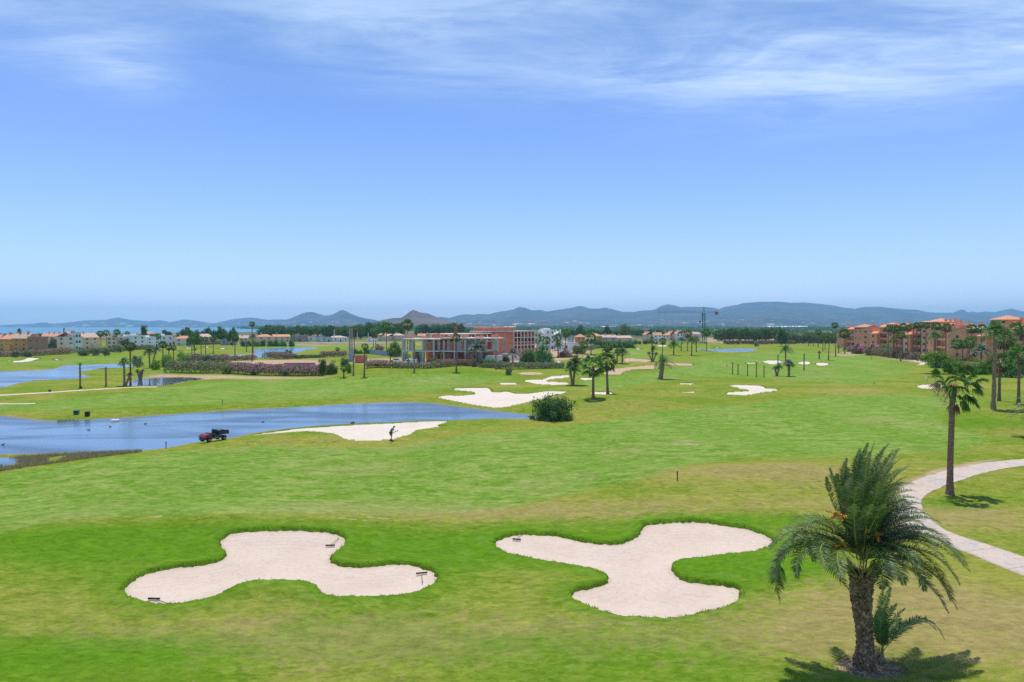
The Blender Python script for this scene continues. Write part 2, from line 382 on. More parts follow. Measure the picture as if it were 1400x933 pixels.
def build_ground():
    rr = list(np.geomspace(.6, 20, 26))
    dr = list(np.arange(F*CAMZ/20.5, 30, -1.0))+list(np.arange(30, 2, -.35))+list(np.arange(2, .35, -.12))
    rr += [F*CAMZ/d for d in dr]; rr = np.array(sorted(rr))
    fa = math.atan(.82)
    front = np.arange(-fa, fa, .00165)
    back = np.linspace(fa, 2*math.pi-fa, 130)[:-1]
    az = np.concatenate([front, back])
    nr, na = len(rr), len(az)
    A, RR = np.meshgrid(az, rr)
    X = (RR*np.sin(A)).ravel(); Y = (RR*np.cos(A)).ravel()
    Z, dp, db = H1(X, Y, True)
    V = np.stack([X, Y, Z], 1)
    i = np.arange(nr-1)[:, None]*na; j = np.arange(na)[None, :]; j2 = (j+1) % na
    q = np.stack([(i+j), (i+j2), (i+na+j2), (i+na+j)], 2).reshape(-1, 4)[:, ::-1]
    V = np.vstack([V, [[0, 0, float(H0(0, 0))]]]); c = len(V)-1
    tri = np.stack([np.arange(na), np.full(na, c), (np.arange(na)+1) % na], 1)
    fn = np.concatenate([np.full(len(q), 4), np.full(len(tri), 3)])
    me = mesh_np('ground', V, fn, np.concatenate([q.ravel(), tri.ravel()]), ground_mat(), smooth=True)
    def attr(name, a):
        at_ = me.attributes.new(name, 'FLOAT', 'POINT'); at_.data.foreach_set('value', np.append(a, 0).astype(np.float32))
    R_ = np.hypot(X, Y); sp = R_*R_/(F*CAMZ)
    fair = np.zeros(len(X))
    for P in FAIR:
        m = near_mask(P, X, Y, 6)
        d = sdf(P, X[m], Y[m]); w = np.maximum(.25, sp[m])
        fair[m] = np.maximum(fair[m], 1-sstep(-w, w, d))
    soil = np.zeros(len(X))
    for P in SOIL:
        m = near_mask(P, X, Y, 6)
        d = sdf(P, X[m], Y[m]); w = np.maximum(.3, sp[m]*.8)
        soil[m] = np.maximum(soil[m], 1-sstep(-w, w, d))
    def blobs(lst):
        o = np.zeros(len(X))
        for px, py, rx, ry, s in lst:
            bx, by, _ = hit(H0, px, py); o += s*np.exp(-np.minimum(((X-bx)/rx)**2+((Y-by)/ry)**2, 30))
        return o
    dry = blobs(DRY); lush = blobs(LUSH)
    for px, py, rx, ry in SPLOT:
        bx, by, _ = hit(H0, px, py); e = ((X-bx)/rx)**2+((Y-by)/ry)**2
        soil = np.maximum(soil, .85*(1-sstep(.5, 1.3, e)))
    bank = np.exp(-np.maximum(dp, 0)/np.clip(R_*.011, .5, 2.2))*(dp < 20)
    attr('fair', fair); attr('soil', soil); attr('dry', dry); attr('lush', lush+.9*np.exp(-np.maximum(db, 0)/1.1)*(db < 12)*(R_ < 70))
    attr('ring', np.minimum(db, 8)); attr('ringf', np.where(db < 8, np.exp(-np.maximum(db-.5, 0)/3.0), 0)*sstep(.2, .8, db))
    attr('bank', np.where(R_ > 1000, bank*.4, bank)); attr('cut', (db < 0).astype(float)*sstep(0, .25, -db))
    far = sstep(560, 900, R_)
    attr('far', far)
    o = link('ground', me); tag(o, kind='structure')

def ground_mat():
    m, nt, b, o = newmat('grass_ground')
    P = N(nt, 'ShaderNodeNewGeometry').outputs['Position']
    A = lambda n: N(nt, 'ShaderNodeAttribute', attribute_name=n).outputs['Fac']
    def sc(v):
        mp = N(nt, 'ShaderNodeMapping'); mp.inputs['Scale'].default_value = v; nt.links.new(P, mp.inputs[0]); return mp.outputs[0]
    big = noise(nt, sc((.055, .075, .1)), 1, 4, .62, .6)
    mid = noise(nt, sc((.28, .5, .3)), 1, 4, .65, .4)
    fine = noise(nt, sc((2.2, 3.6, 2)), 1, 4, .7)
    vfine = noise(nt, sc((14, 22, 10)), 1, 3, .7)
    patch = noise(nt, sc((.9, 1.6, 1)), 1, 3, .6, 1.2)
    mid2 = noise(nt, sc((.75, 1.3, .8)), 1, 5, .72, .8)
    GREEN, LUSHC, DRYC, TANC = (.128,.212,.016), (.088,.205,.009), (.245,.248,.046), (.30,.235,.095)
    t = math_(nt, 'ADD', math_(nt, 'MULTIPLY', big, .62), math_(nt, 'MULTIPLY', mid, .38))
    dryf = math_(nt, 'ADD', ramp(nt, t, .40, .64), math_(nt, 'MULTIPLY', A('dry'), .95))
    dryf = math_(nt, 'SUBTRACT', dryf, math_(nt, 'MULTIPLY', A('lush'), .75))
    dryf = math_(nt, 'ADD', dryf, math_(nt, 'MULTIPLY', math_(nt, 'ADD', math_(nt, 'SUBTRACT', fine, .5), math_(nt, 'MULTIPLY', math_(nt, 'SUBTRACT', mid2, .5), 1.5)), 1.1), clamp=True)
    c = mixc(nt, dryf, GREEN, DRYC)
    tanf = math_(nt, 'MULTIPLY', ramp(nt, math_(nt, 'ADD', math_(nt, 'MULTIPLY', A('dry'), .26), patch), .64, .84), .8)
    c = mixc(nt, tanf, c, TANC)
    lf = math_(nt, 'ADD', math_(nt, 'MULTIPLY', A('lush'), .75), math_(nt, 'MULTIPLY', math_(nt, 'SUBTRACT', mid, .5), 1.3), clamp=True)
    c = mixc(nt, math_(nt, 'MULTIPLY', lf, .85), c, LUSHC)
    # mown fairway: paler, bluish, with faint mowing bands and worn yellow patches
    w = N(nt, 'ShaderNodeTexWave'); w.inputs['Scale'].default_value = .045; w.inputs['Distortion'].default_value = 3.5; w.inputs['Detail'].default_value = 2; w.inputs['Detail Scale'].default_value = .6
    nt.links.new(sc((.35, 1, 0)), w.inputs['Vector'])
    fc = mixc(nt, w.outputs['Fac'], (.215,.290,.062), (.150,.252,.034))
    fc = mixc(nt, ramp(nt, mid, .38, .62), fc, (.112,.232,.016))
    fc = mixc(nt, math_(nt, 'MULTIPLY', ramp(nt, math_(nt, 'ADD', big, math_(nt, 'MULTIPLY', A('dry'), .22)), .52, .72), .75), fc, (.245,.265,.080))
    fc = mixc(nt, math_(nt, 'MULTIPLY', ramp(nt, mid2, .46, .64), .55), fc, (.245,.285,.085))
    fc = mixc(nt, math_(nt, 'MULTIPLY', ramp(nt, fine, .52, .72), .30), fc, (.22,.27,.09))
    c = mixc(nt, A('fair'), c, fc)
    # mower arcs that follow the bunker edges, and scuffed brown flecks
    arc = math_(nt, 'SINE', math_(nt, 'ADD', math_(nt, 'MULTIPLY', A('ring'), 3.1), math_(nt, 'MULTIPLY', mid, 13.0)))
    arcf = math_(nt, 'MULTIPLY', math_(nt, 'MULTIPLY', ramp(nt, arc, .25, .95), A('ringf')), .20)
    c = mixc(nt, arcf, c, (.205,.275,.075))
    fleck = math_(nt, 'MULTIPLY', ramp(nt, noise(nt, sc((3.2, 4.5, 3)), 1, 5, .8, .4), .56, .70), ramp(nt, mid2, .44, .60))
    c = mixc(nt, math_(nt, 'MULTIPLY', math_(nt, 'MULTIPLY', fleck, math_(nt, 'SUBTRACT', 1.0, math_(nt, 'MULTIPLY', A('fair'), .7))), .55), c, (.20,.135,.06))
    # fine blade texture
    hs = N(nt, 'ShaderNodeHueSaturation'); nt.links.new(c, hs.inputs['Color'])
    vv = math_(nt, 'ADD', math_(nt, 'MULTIPLY', vfine, .7), math_(nt, 'ADD', math_(nt, 'MULTIPLY', fine, .95), math_(nt, 'MULTIPLY', mid2, 1.15)))
    nt.links.new(math_(nt, 'ADD', vv, -.39), hs.inputs['Value'])
    c = hs.outputs[0]
    farc = mixc(nt, ramp(nt, noise(nt, sc((.004, .0016, .01)), 1, 5, .7), .42, .6), (.07,.105,.045), (.22,.18,.11))
    c = mixc(nt, A('far'), c, farc)
    soilc = mixc(nt, ramp(nt, noise(nt, sc((1.2, .6, 1)), 1, 5, .7), .35, .65), (.50,.36,.25), (.36,.25,.16))
    c = mixc(nt, A('soil'), c, soilc)
    bankc = mixc(nt, fine, (.12,.085,.05), (.42,.36,.26))
    c = mixc(nt, ramp(nt, math_(nt, 'ADD', A('bank'), math_(nt, 'MULTIPLY', math_(nt, 'SUBTRACT', mid, .5), .5)), .45, .8), c, bankc)
    c = mixc(nt, math_(nt, 'MULTIPLY', A('cut'), .8), c, mixc(nt, fine, (.05,.09,.012), (.16,.12,.06)))
    nt.links.new(c, b.inputs['Base Color']); b.inputs['Roughness'].default_value = 1; b.inputs['Specular IOR Level'].default_value = .015
    hgt = math_(nt, 'ADD', math_(nt, 'MULTIPLY', fine, 1.0), math_(nt, 'MULTIPLY', vfine, .45))
    bump(nt, b, math_(nt, 'ADD', hgt, math_(nt, 'MULTIPLY', mid2, 1.2)), .14, .7)
    return m
build_ground()

# ------------------------------------------------------------------ sand
def sand_mat(name, c1, c2, c3):
    m, nt, b, o = newmat(name)
    P = N(nt, 'ShaderNodeNewGeometry').outputs['Position']
    n1 = noise(nt, P, .35, 4, .6, .5); n2 = noise(nt, P, 2.2, 4, .65, 1.5); n3 = noise(nt, P, 28, 2, .7)
    A = N(nt, 'ShaderNodeAttribute', attribute_name='rake').outputs['Fac']
    c = mixc(nt, ramp(nt, n1, .35, .68), c1, c2)
    c = mixc(nt, math_(nt, 'MULTIPLY', ramp(nt, n2, .52, .70), .75), c, c3)
    c = mixc(nt, math_(nt, 'MULTIPLY', ramp(nt, n3, .55, .75), .22), c, c3)
    c = mixc(nt, math_(nt, 'MULTIPLY', ramp(nt, math_(nt, 'ADD', A, math_(nt, 'MULTIPLY', n2, .5)), -.35, .35), .45), c, tuple(k*.72 for k in c3))
    w = math_(nt, 'SINE', math_(nt, 'ADD', math_(nt, 'MULTIPLY', A, 15.), math_(nt, 'MULTIPLY', n2, 5.)))
    c = mixc(nt, math_(nt, 'MULTIPLY', math_(nt, 'ABSOLUTE', w), .13), c, c3)
    nt.links.new(c, b.inputs['Base Color']); b.inputs['Roughness'].default_value = .95; b.inputs['Specular IOR Level'].default_value = .05
    h = math_(nt, 'ADD', math_(nt, 'MULTIPLY', n2, 1.2), math_(nt, 'ADD', math_(nt, 'MULTIPLY', n3, .35), math_(nt, 'MULTIPLY', w, .05)))
    bump(nt, b, h, .09, .8)
    return m
SAND = sand_mat('pale_sand', (.62,.51,.42), (.58,.47,.385), (.50,.40,.32))
SANDW = sand_mat('white_sand', (.66,.58,.49), (.61,.53,.44), (.53,.46,.37))
SANDT = sand_mat('tan_sand', (.50,.36,.24), (.45,.32,.21), (.38,.27,.17))
def sand_sheet(key, P):
    A = np.array(P); cx, cy = A.mean(0); r = math.hypot(cx, cy)
    st = np.clip(r*r/(F*CAMZ)*.8, .14, 1.2)
    x = np.arange(A[:,0].min()-.5, A[:,0].max()+.5, min(st, .3 if r < 90 else .8)); y = np.arange(A[:,1].min()-.5, A[:,1].max()+.5, st)
    X, Y = np.meshgrid(x, y); sh = X.shape; X = X.ravel(); Y = Y.ravel()
    d = sdf(P, X, Y)
    dep = .14*np.clip(1.6-r/150, .2, 1)
    wid = max(1.2, -d.min())
    Z = H0(X, Y)*1.0 - dep - .38*np.clip(1.6-r/150, .15, 1)*sstep(0, 1, -d/wid)
    dp = np.full(len(X), 1e3)
    for k, Q in POND.items():
        m = near_mask(Q, X, Y, 14)
        if m.any():
            dd = sdf(Q, X[m], Y[m]); W = np.clip(np.hypot(X[m], Y[m])*.045, 3., 10.)
            Z[m] = np.where(dd > 0, ZW+.06+(Z[m]-ZW)*sstep(0, 1, dd/W), ZW-.5)
    bump_ = .03*np.array([mnoise.noise((a*.9, b*.9, 0)) for a, b in zip(X, Y)]) if len(X) < 60000 else 0
    Z = Z + bump_
    keep = d < max(.5, 1.6*st)
    idx = -np.ones(len(X), int); nx = sh[1]
    ii = np.arange(len(X)).reshape(sh); q = np.stack([ii[:-1,:-1], ii[:-1,1:], ii[1:,1:], ii[1:,:-1]], 2).reshape(-1, 4)
    q = q[keep[q].all(1)]
    if len(q) == 0: return
    u = np.unique(q); idx[u] = np.arange(len(u)); q = idx[q]
    mat = SANDT if key in TAN else (SAND if key.startswith('front') else SANDW)
    me = mesh_np('sand_bunker', np.stack([X, Y, Z], 1)[u], np.full(len(q), 4), q.ravel(), mat, smooth=True)
    a = me.attributes.new('rake', 'FLOAT', 'POINT'); a.data.foreach_set('value', d[u].astype(np.float32))
    o = link('sand_bunker', me); tag(o, kind='structure')
for k, P in BUNK.items(): sand_sheet(k, P)

# ------------------------------------------------------------------ water
def water_mat(name, base, sx, sy, rough=.12, bdist=.05):
    m, nt, b, o = newmat(name)
    P = N(nt, 'ShaderNodeNewGeometry').outputs['Position']
    def sc(v, rz=0):
        mp = N(nt, 'ShaderNodeMapping'); mp.inputs['Scale'].default_value = v; mp.inputs['Rotation'].default_value = (0, 0, rz); nt.links.new(P, mp.inputs[0]); return mp.outputs[0]
    n1 = noise(nt, sc((sx, sy, 1), .15), 1, 4, .6); n2 = noise(nt, sc((.035, .10, 1), .12), 1, 3, .55, .8)
    c = mixc(nt, ramp(nt, n2, .38, .64), base, tuple(k*.50 for k in base))
    nt.links.new(c, b.inputs['Base Color']); b.inputs['IOR'].default_value = 1.33
    nt.links.new(math_(nt, 'MULTIPLY_ADD', ramp(nt, n2, .4, .6), .12, rough), b.inputs['Roughness'])
    bp = N(nt, 'ShaderNodeBump'); bp.inputs['Distance'].default_value = bdist
    nt.links.new(math_(nt, 'MULTIPLY_ADD', ramp(nt, n2, .35, .65), .6, .4), bp.inputs['Strength'])
    nt.links.new(n1, bp.inputs['Height']); nt.links.new(bp.outputs[0], b.inputs['Normal'])
    return m
WAT = water_mat('pond_water', (.105,.180,.26), 1.1, 2.0)
WATF = water_mat('far_pond_water', (.125,.225,.33), .6, 1.0, .15, .12)
WATD = water_mat('dark_pond_water', (.07,.085,.10), 1.2, 2, .04, .02)
WSEA = water_mat('sea_water', (.10,.28,.38), .02, .08, .3, .5)
def water_sheet(name, P, mat, pad=1.5):
    A = np.array(P); c = A.mean(0)
    # polygon grown a little so that it runs under the banks
    n = len(A); out = []
    for i in range(n):
        t = A[(i+1) % n]-A[i-1]; t /= (np.hypot(*t)+1e-9); out.append(A[i]+np.array([t[1], -t[0]])*pad)
    area = .5*sum(A[i][0]*A[(i+1)%n][1]-A[(i+1)%n][0]*A[i][1] for i in range(n))
    if area < 0: out = [2*A[i]-out[i] for i in range(n)]
    from mathutils.geometry import tessellate_polygon
    v = [Vector((p[0], p[1], ZW)) for p in out]
    tr = tessellate_polygon([v])
    me = bpy.data.meshes.new(name); me.from_pydata(v, [], [t for t in tr]); me.materials.append(mat); me.update()
    if me.polygons[0].normal.z < 0: me.flip_normals()
    o = link(name, me); tag(o, kind='structure')
for k, P in POND.items():
    water_sheet('pond_water', P, {'large': WAT, 'inlet': WAT, 'dark_small': WATD}.get(k, WATF), .6)
water_sheet('sea_water', SEA, WSEA, 20)

# ------------------------------------------------------------------ paths
def ribbon(name, L, Rr, mat, lift=.03, n=160, across=8, thick=.1, jitter=False):
    def res(pts, n):
        P = np.array([hit(H0, *p)[:2] for p in pts]); s = [0]
        # smooth open curve
        Q = []
        for i in range(len(P)-1):
            p0 = P[max(i-1, 0)]; p1 = P[i]; p2 = P[i+1]; p3 = P[min(i+2, len(P)-1)]
            for k in range(6):
                t = k/6; Q.append(.5*((2*p1)+(-p0+p2)*t+(2*p0-5*p1+4*p2-p3)*t*t+(-p0+3*p1-3*p2+p3)*t**3))
        Q.append(P[-1]); Q = np.array(Q)
        d = np.concatenate([[0], np.cumsum(np.hypot(*(Q[1:]-Q[:-1]).T))])
        u = np.linspace(0, d[-1], n); return np.stack([np.interp(u, d, Q[:,0]), np.interp(u, d, Q[:,1])], 1)
    a = res(L, n); b = res(Rr, n)
    G = np.array([[a[i]*(1-k/across)+b[i]*(k/across) for k in range(across+1)] for i in range(n)]).reshape(-1, 2)
    if jitter:
        G = G.reshape(n, across+1, 2)
        for e, sg in ((0, 1), (across, -1)):
            for i in range(n): G[i, e] += (G[i, across//2]-G[i, e])/np.hypot(*(G[i, across//2]-G[i, e]))*.16*mnoise.noise((i*.31, e, 7))
        G = G.reshape(-1, 2)
    Z = H1(G[:,0], G[:,1])+lift
    V = [tuple((*g, z)) for g, z in zip(G, Z)]; w = across+1; f = []
    for i in range(n-1):
        for k in range(across): f.append((i*w+k, i*w+k+1, (i+1)*w+k+1, (i+1)*w+k))
    for e in (0, across):          # skirt: the slab's edge goes into the ground
        base = len(V)
        for i in range(n): x, y, z = V[i*w+e]; V.append((x, y, z-thick-lift))
        for i in range(n-1): f.append((i*w+e, (i+1)*w+e, base+i+1, base+i))
    me = bpy.data.meshes.new(name); me.from_pydata(V, [], f); me.materials.append(mat); me.update()
    me.polygons.foreach_set('use_smooth', [True]*len(f))
    dd = np.concatenate([[0], np.cumsum(np.hypot(*(.5*(a+b)[1:]-.5*(a+b)[:-1]).T))]) if n > 1 else [0]
    at_ = me.attributes.new('run', 'FLOAT', 'POINT'); at_.data.foreach_set('value', [dd[min(i//w, n-1)] if i < n*w else dd[(i-n*w) % n] for i in range(len(V))])
    o = link(name, me); tag(o, kind='structure')
def path_mat():
    m, nt, b, o = newmat('worn_concrete_path')
    P = N(nt, 'ShaderNodeNewGeometry').outputs['Position']
    n1 = noise(nt, P, .5, 4, .65, .8); n2 = noise(nt, P, 3.5, 4, .7, 1); n3 = noise(nt, P, 40, 2)
    c = mixc(nt, ramp(nt, n1, .35, .65), (.54,.43,.34), (.46,.40,.345))
    c = mixc(nt, math_(nt, 'MULTIPLY', ramp(nt, n2, .5, .7), .6), c, (.30,.23,.18))
    c = mixc(nt, math_(nt, 'MULTIPLY', ramp(nt, n2, .42, .25), .5), c, (.52,.46,.41))
    v = N(nt, 'ShaderNodeTexVoronoi'); v.feature = 'DISTANCE_TO_EDGE'; v.inputs['Scale'].default_value = .33; nt.links.new(P, v.inputs['Vector'])
    c = mixc(nt, math_(nt, 'MULTIPLY', ramp(nt, v.outputs['Distance'], .012, .0), .12), c, (.16,.12,.09))
    run = N(nt, 'ShaderNodeAttribute', attribute_name='run').outputs['Fac']
    jt = math_(nt, 'PINGPONG', run, 1.6)
    c = mixc(nt, math_(nt, 'MULTIPLY', ramp(nt, jt, .05, .015), .65), c, (.17,.13,.10))
    n5 = noise(nt, P, 1.1, 5, .75, .5); c = mixc(nt, math_(nt, 'MULTIPLY', ramp(nt, n5, .52, .66), .6), c, (.33,.25,.20)); c = mixc(nt, math_(nt, 'MULTIPLY', ramp(nt, n5, .42, .30), .5), c, (.30,.30,.31))
    nt.links.new(c, b.inputs['Base Color']); b.inputs['Roughness'].default_value = .9; bump(nt, b, math_(nt, 'ADD', n2, math_(nt, 'MULTIPLY', n3, .3)), .03)
    return m
PATH = path_mat()
ribbon('cart_path', [(1900,600),(1700,604),(1560,612),(1480,619),(1400,627.7),(1349,633),(1307.7,640.6),(1277,648.5),(1247,659.5),(1232,671),(1222,688),(1214,701),(1218,713),(1247,727.6),(1285,742.8),(1311,752),(1342,764),(1372,777),(1400,788),(1480,824),(1600,872),(1760,925)],
       [(1900,607),(1700,612),(1560,621),(1480,628),(1400,637.5),(1361,643.6),(1323,654),(1296,663),(1270,674.6),(1260,685),(1262,697),(1274,711.5),(1292.5,724.7),(1315,734),(1342,742.5),(1372,752),(1400,762),(1480,791),(1600,832),(1790,880)], PATH, n=300, jitter=True)
PATH2 = solid('pale_path', (.62,.50,.38), .9, (.5,.4,.3), .4)
ribbon('path', [(-60,542.5),(0,540.4),(60,536.8),(110,533.6),(150,531.4),(180,529.8),(215,529.2)], [(-60,544.2),(0,542),(60,538.2),(110,535),(150,532.6),(180,530.9),(215,530.2)], PATH2, .05, 80, 3)
ribbon('path', [(-40,552.6),(20,552.2),(48,551.8)], [(-40,554),(20,553.6),(48,553)], PATH2, .05, 30, 3)
ribbon('path', [(1211,484.6),(1230,488.6),(1250,492.4),(1268,496),(1262,499.5)], [(1209,486.2),(1228,490.2),(1246,494),(1257,496.6),(1252,501)], PATH2, .06, 60, 3)

# ------------------------------------------------------------------ grass fringe on the bunker edges, reeds by the water
def blades(name, pts, hmin, hmax, wid, mat, lean=.5, per=1, kind='stuff', label=None):
    n = len(pts)*per; P = np.repeat(np.array(pts), per, 0)+rng.normal(0, .05, (n, 3))*[1, 1, 0]
    a = rng.uniform(0, 2*math.pi, n); h = rng.uniform(hmin, hmax, n); w = wid*rng.uniform(.6, 1.4, n)
    L = rng.uniform(0, lean, n)*h; b = rng.uniform(0, 2*math.pi, n)
    dx = np.stack([np.cos(a), np.sin(a), 0*a], 1)*w[:, None]
    tip = P+np.stack([np.cos(b)*L, np.sin(b)*L, h], 1)
    V = np.stack([P-dx, P+dx, tip], 1).reshape(-1, 3)
    me = mesh_np(name, V, np.full(n, 3), np.arange(3*n), mat)
    o = link(name, me); tag(o, label, None, None, kind); return o
GRASSB = foliage('long_grass_blades', (.13,.24,.02), (.24,.30,.06), trans=.45)
GRASSD = foliage('reed_blades', (.36,.38,.13), (.62,.50,.30), trans=.5)
pts = []
for k in ('front_left', 'front_right', 'pond_near', 'pond_far', 'stepped'):
    P = np.array(BUNK[k]); n = len(P)
    for i in range(n):
        a, b = P[i], P[(i+1) % n]; L = np.hypot(*(b-a)); r = math.hypot(*a)
        t = (b-a)/max(L, 1e-6)
        m = int(L*(34 if r < 70 else 14)*max(0, .75+2.2*mnoise.noise((a[0]*.8, a[1]*.8, 3))))
        for s in rng.uniform(0, 1, m):
            q = a+(b-a)*s+rng.normal(0, .06, 2)+np.array([t[1], -t[0]])*rng.normal(0, .05)
            pts.append((q[0], q[1]))
pts = np.array(pts); Z = H1(pts[:,0], pts[:,1])
sel = Z > H0(pts[:,0], pts[:,1])-.25
blades('grass_fringe', np.column_stack([pts, Z])[sel], .03, .11, .018, GRASSB, 1.3)
# ------------------------------------------------------------------ far hills (real terrain, kilometres away)
def hills(name, prof, dist, depth, zbase, mat, seed, az_step=.0011, rough=1.0, nrow=46):
    pr = np.array(prof); az = np.arctan((pr[:,0]-700)/F)
    # true height of the crest at its distance
    hz = (446.5-pr[:,1])/F*dist/np.cos(az)*np.cos(az)+CAMZ
    A = np.arange(az[0], az[-1], az_step)
    crest = np.interp(A, az, hz)
    e = np.clip(np.minimum(A-A[0], A[-1]-A)/.02, 0, 1)
    rows = np.linspace(-1, 1.2, nrow)
    V = []
    for t in rows:
        rr = dist+t*depth
        env = max(0., 1-abs(t)**1.25) if t < 0 else max(0, 1-t*t)
        for a, c in zip(A, crest):
            x = math.tan(a)*rr; y = rr
            n = mnoise.fractal((x/1100+seed, y/1100, seed), .9, 2.1, 6)
            rdg = 1-abs(mnoise.noise((x/620+seed*3, y/1500, seed)))*2
            sk = 1-env
            z = c*(env**.9)*(1+rough*sk*(.45*n+.35*(rdg-.4)))
            if t > -.04 and t < .04: z = c*(1+.012*n)
            V.append((x, y, zbase+max(z, -8)))
    na = len(A); f = []
    for i in range(nrow-1):
        for j in range(na-1): f.append((i*na+j, i*na+j+1, (i+1)*na+j+1, (i+1)*na+j))
    me = bpy.data.meshes.new(name); me.from_pydata(V, [], f); me.materials.append(mat); me.update()
    me.polygons.foreach_set('use_smooth', [True]*len(f))
    tag(link(name, me), kind='structure')
def hill_mat(name, c1, c2, c3, towns=True):
    m, nt, b, o = newmat(name)
    P = N(nt, 'ShaderNodeNewGeometry').outputs['Position']
    def sc(v):
        mp = N(nt, 'ShaderNodeMapping'); mp.inputs['Scale'].default_value = v; nt.links.new(P, mp.inputs[0]); return mp.outputs[0]
    n1 = noise(nt, sc((.0016,.0010,.004)), 1, 6, .68, .5); n2 = noise(nt, sc((.006,.003,.012)), 1, 5, .7)
    c = mixc(nt, ramp(nt, n1, .40, .60), c1, c2)
    c = mixc(nt, ramp(nt, n2, .52, .72), c, c3)
    if towns:   # pale fields, quarries and villages on the lower slopes
        sep = N(nt, 'ShaderNodeSeparateXYZ'); nt.links.new(P, sep.inputs[0])
        low = ramp(nt, sep.outputs[2], 150, 10)
        n3 = noise(nt, sc((.010,.004,.05)), 1, 3, .6); 
        c = mixc(nt, math_(nt, 'MULTIPLY', math_(nt, 'MULTIPLY', ramp(nt, n3, .60, .68), low), .8), c, (.75,.68,.6))
    nt.links.new(c, b.inputs['Base Color']); b.inputs['Roughness'].default_value = 1; b.inputs['Specular IOR Level'].default_value = 0
    return m
HM = hill_mat('far_hill_scrub', (.045,.055,.055), (.10,.082,.08), (.03,.042,.04))
HM2 = hill_mat('near_hill_rock', (.11,.088,.078), (.16,.125,.105), (.06,.065,.045), False)
PL = [(-330,445),(-200,444.5),(-80,444),(0,445),(20,444.5),(45,443.2),(55,441.8),(62,441.5),(75,443.3),(100,441),(115,439),(130,438.5),(145,438),(155,436),(161,434.8),(170,436.5),(180,438.3),(205,440),(215,438.7),(222,439),(232,441),(240,440),(250,437.6),(257,438),(270,439.5),(285,442),(292,443),(305,440),(320,437),(335,435.5),(345,435),(355,436.5),(365,438),(385,437.5),(430,440),(520,443),(560,445)]
PM = [(360,445.5),(380,439.5),(395,437),(405,433),(413,429.4),(420,427.7),(428,427.5),(435,429.6),(443,432),(450,432),(457,430),(464,426),(468,424.5),(474,426.3),(480,430),(490,433.6),(500,436),(512,438),(530,442),(560,445.5)]
PS = [(500,445),(526,437.6),(537,435.7),(548.6,435.5),(554,432),(561,426.6),(565,424.7),(568.6,425.7),(574,428),(584,429.2),(593,432.8),(601,435.7),(611,438.8),(630,443),(650,446)]
PR = [(560,445),(590,437),(603,434),(614,435.7),(626,432),(637,430.4),(648.6,431.4),(654,430),(668.6,430.7),(677,428),(691,425.7),(703,423.6),(710,420.4),(717,421.4),(727,425),(734,425),(740,424.6),(747,426.9),(764,424.3),(778.6,422.6),(790,419.7),(797,420),(806,423),(818.6,423),(827,421.7),(837,423.6),(850,427),(867,427.4),(878.6,425.3),(891,425),(897,423.4),(904,419),(913,417),(923,418.6),(930,421),(940,420.3),(960,420.7),(974,421.4),(983,423.7),(991,420.7),(1007,417.9),(1017,415.3),(1038.6,413.6),(1064,413.6),(1080,415),(1098.6,414.7),(1123,416.4),(1141,418.6),(1153,421.4),(1168.6,422.9),(1181,420.7),(1200,420.2),(1216,422),(1233,423.6),(1254,424.7),(1266,427.4),(1280,428.6),(1303,428.3),(1307,426.5),(1313,424),(1318.6,425),(1324,428.3),(1328.6,426.6),(1335,428),(1346,427),(1360,427.9),(1371,425),(1383,423),(1391,425),(1400,427),(1450,425),(1520,428),(1650,430),(1800,436)]
hills('distant_hills', PR, 12500, 4200, 0, HM, 3.1)
hills('distant_hills', [(560,446),(620,441),(700,438),(790,437),(880,440),(960,437),(1040,433),(1120,435),(1180,440),(1260,438),(1350,440),(1500,438),(1700,444)], 8600, 2600, 0, HM, 8.7)
hills('distant_hills', PL, 12500, 2600, 0, HM, 5.3)
hills('distant_hills', PM, 9500, 1800, 0, HM, 1.7)
hills('distant_hills', PS, 4300, 900, 0, HM2, 4.4, rough=.7)

# ------------------------------------------------------------------ haze: one even volume round everything
hz = MB(); hz.box(-26000, 26000, -300, 17200, -6, 470)
m = bpy.data.materials.new('haze_air'); m.use_nodes = True; nt = m.node_tree; nt.nodes.clear()
o_ = nt.nodes.new('ShaderNodeOutputMaterial'); pv = nt.nodes.new('ShaderNodeVolumePrincipled')
HAZE_DENSITY = 7.4e-5
pv.inputs['Density'].default_value = HAZE_DENSITY; pv.inputs['Color'].default_value = (.33, .69, 1.0, 1)
pv.inputs['Anisotropy'].default_value = 0
nt.links.new(pv.outputs[0], o_.inputs['Volume'])
tag(hz.build('haze', m), kind='stuff')

# ------------------------------------------------------------------ sky and sun
w = bpy.data.worlds.new('World'); SC.world = w; w.use_nodes = True; nt = w.node_tree
bg = nt.nodes['Background']
SUN_AZ, SUN_EL = R(-4), R(78)     # from north(+y), slightly left and behind the palms
sd = Vector((math.sin(SUN_AZ)*math.cos(SUN_EL), math.cos(SUN_AZ)*math.cos(SUN_EL), math.sin(SUN_EL)))
sky = nt.nodes.new('ShaderNodeTexSky'); sky.sky_type = 'NISHITA'; sky.sun_disc = False
sky.sun_elevation = SUN_EL; sky.sun_rotation = SUN_AZ; sky.air_density = 1.0; sky.dust_density = .35; sky.ozone_density = 1.6; sky.altitude = 0
tc = N(nt, 'ShaderNodeTexCoord').outputs['Generated']
sep = N(nt, 'ShaderNodeSeparateXYZ'); nt.links.new(tc, sep.inputs[0])
tint = mixc(nt, ramp(nt, sep.outputs[2], .03, .50), (.97,1.05,1.58), (.62,.84,1.12))
skyc = mixc(nt, 1.0, sky.outputs[0], tint, 'MULTIPLY')
zc = math_(nt, 'MAXIMUM', sep.outputs[2], .02)
cu = math_(nt, 'DIVIDE', sep.outputs[0], zc); cv = math_(nt, 'DIVIDE', sep.outputs[1], zc)
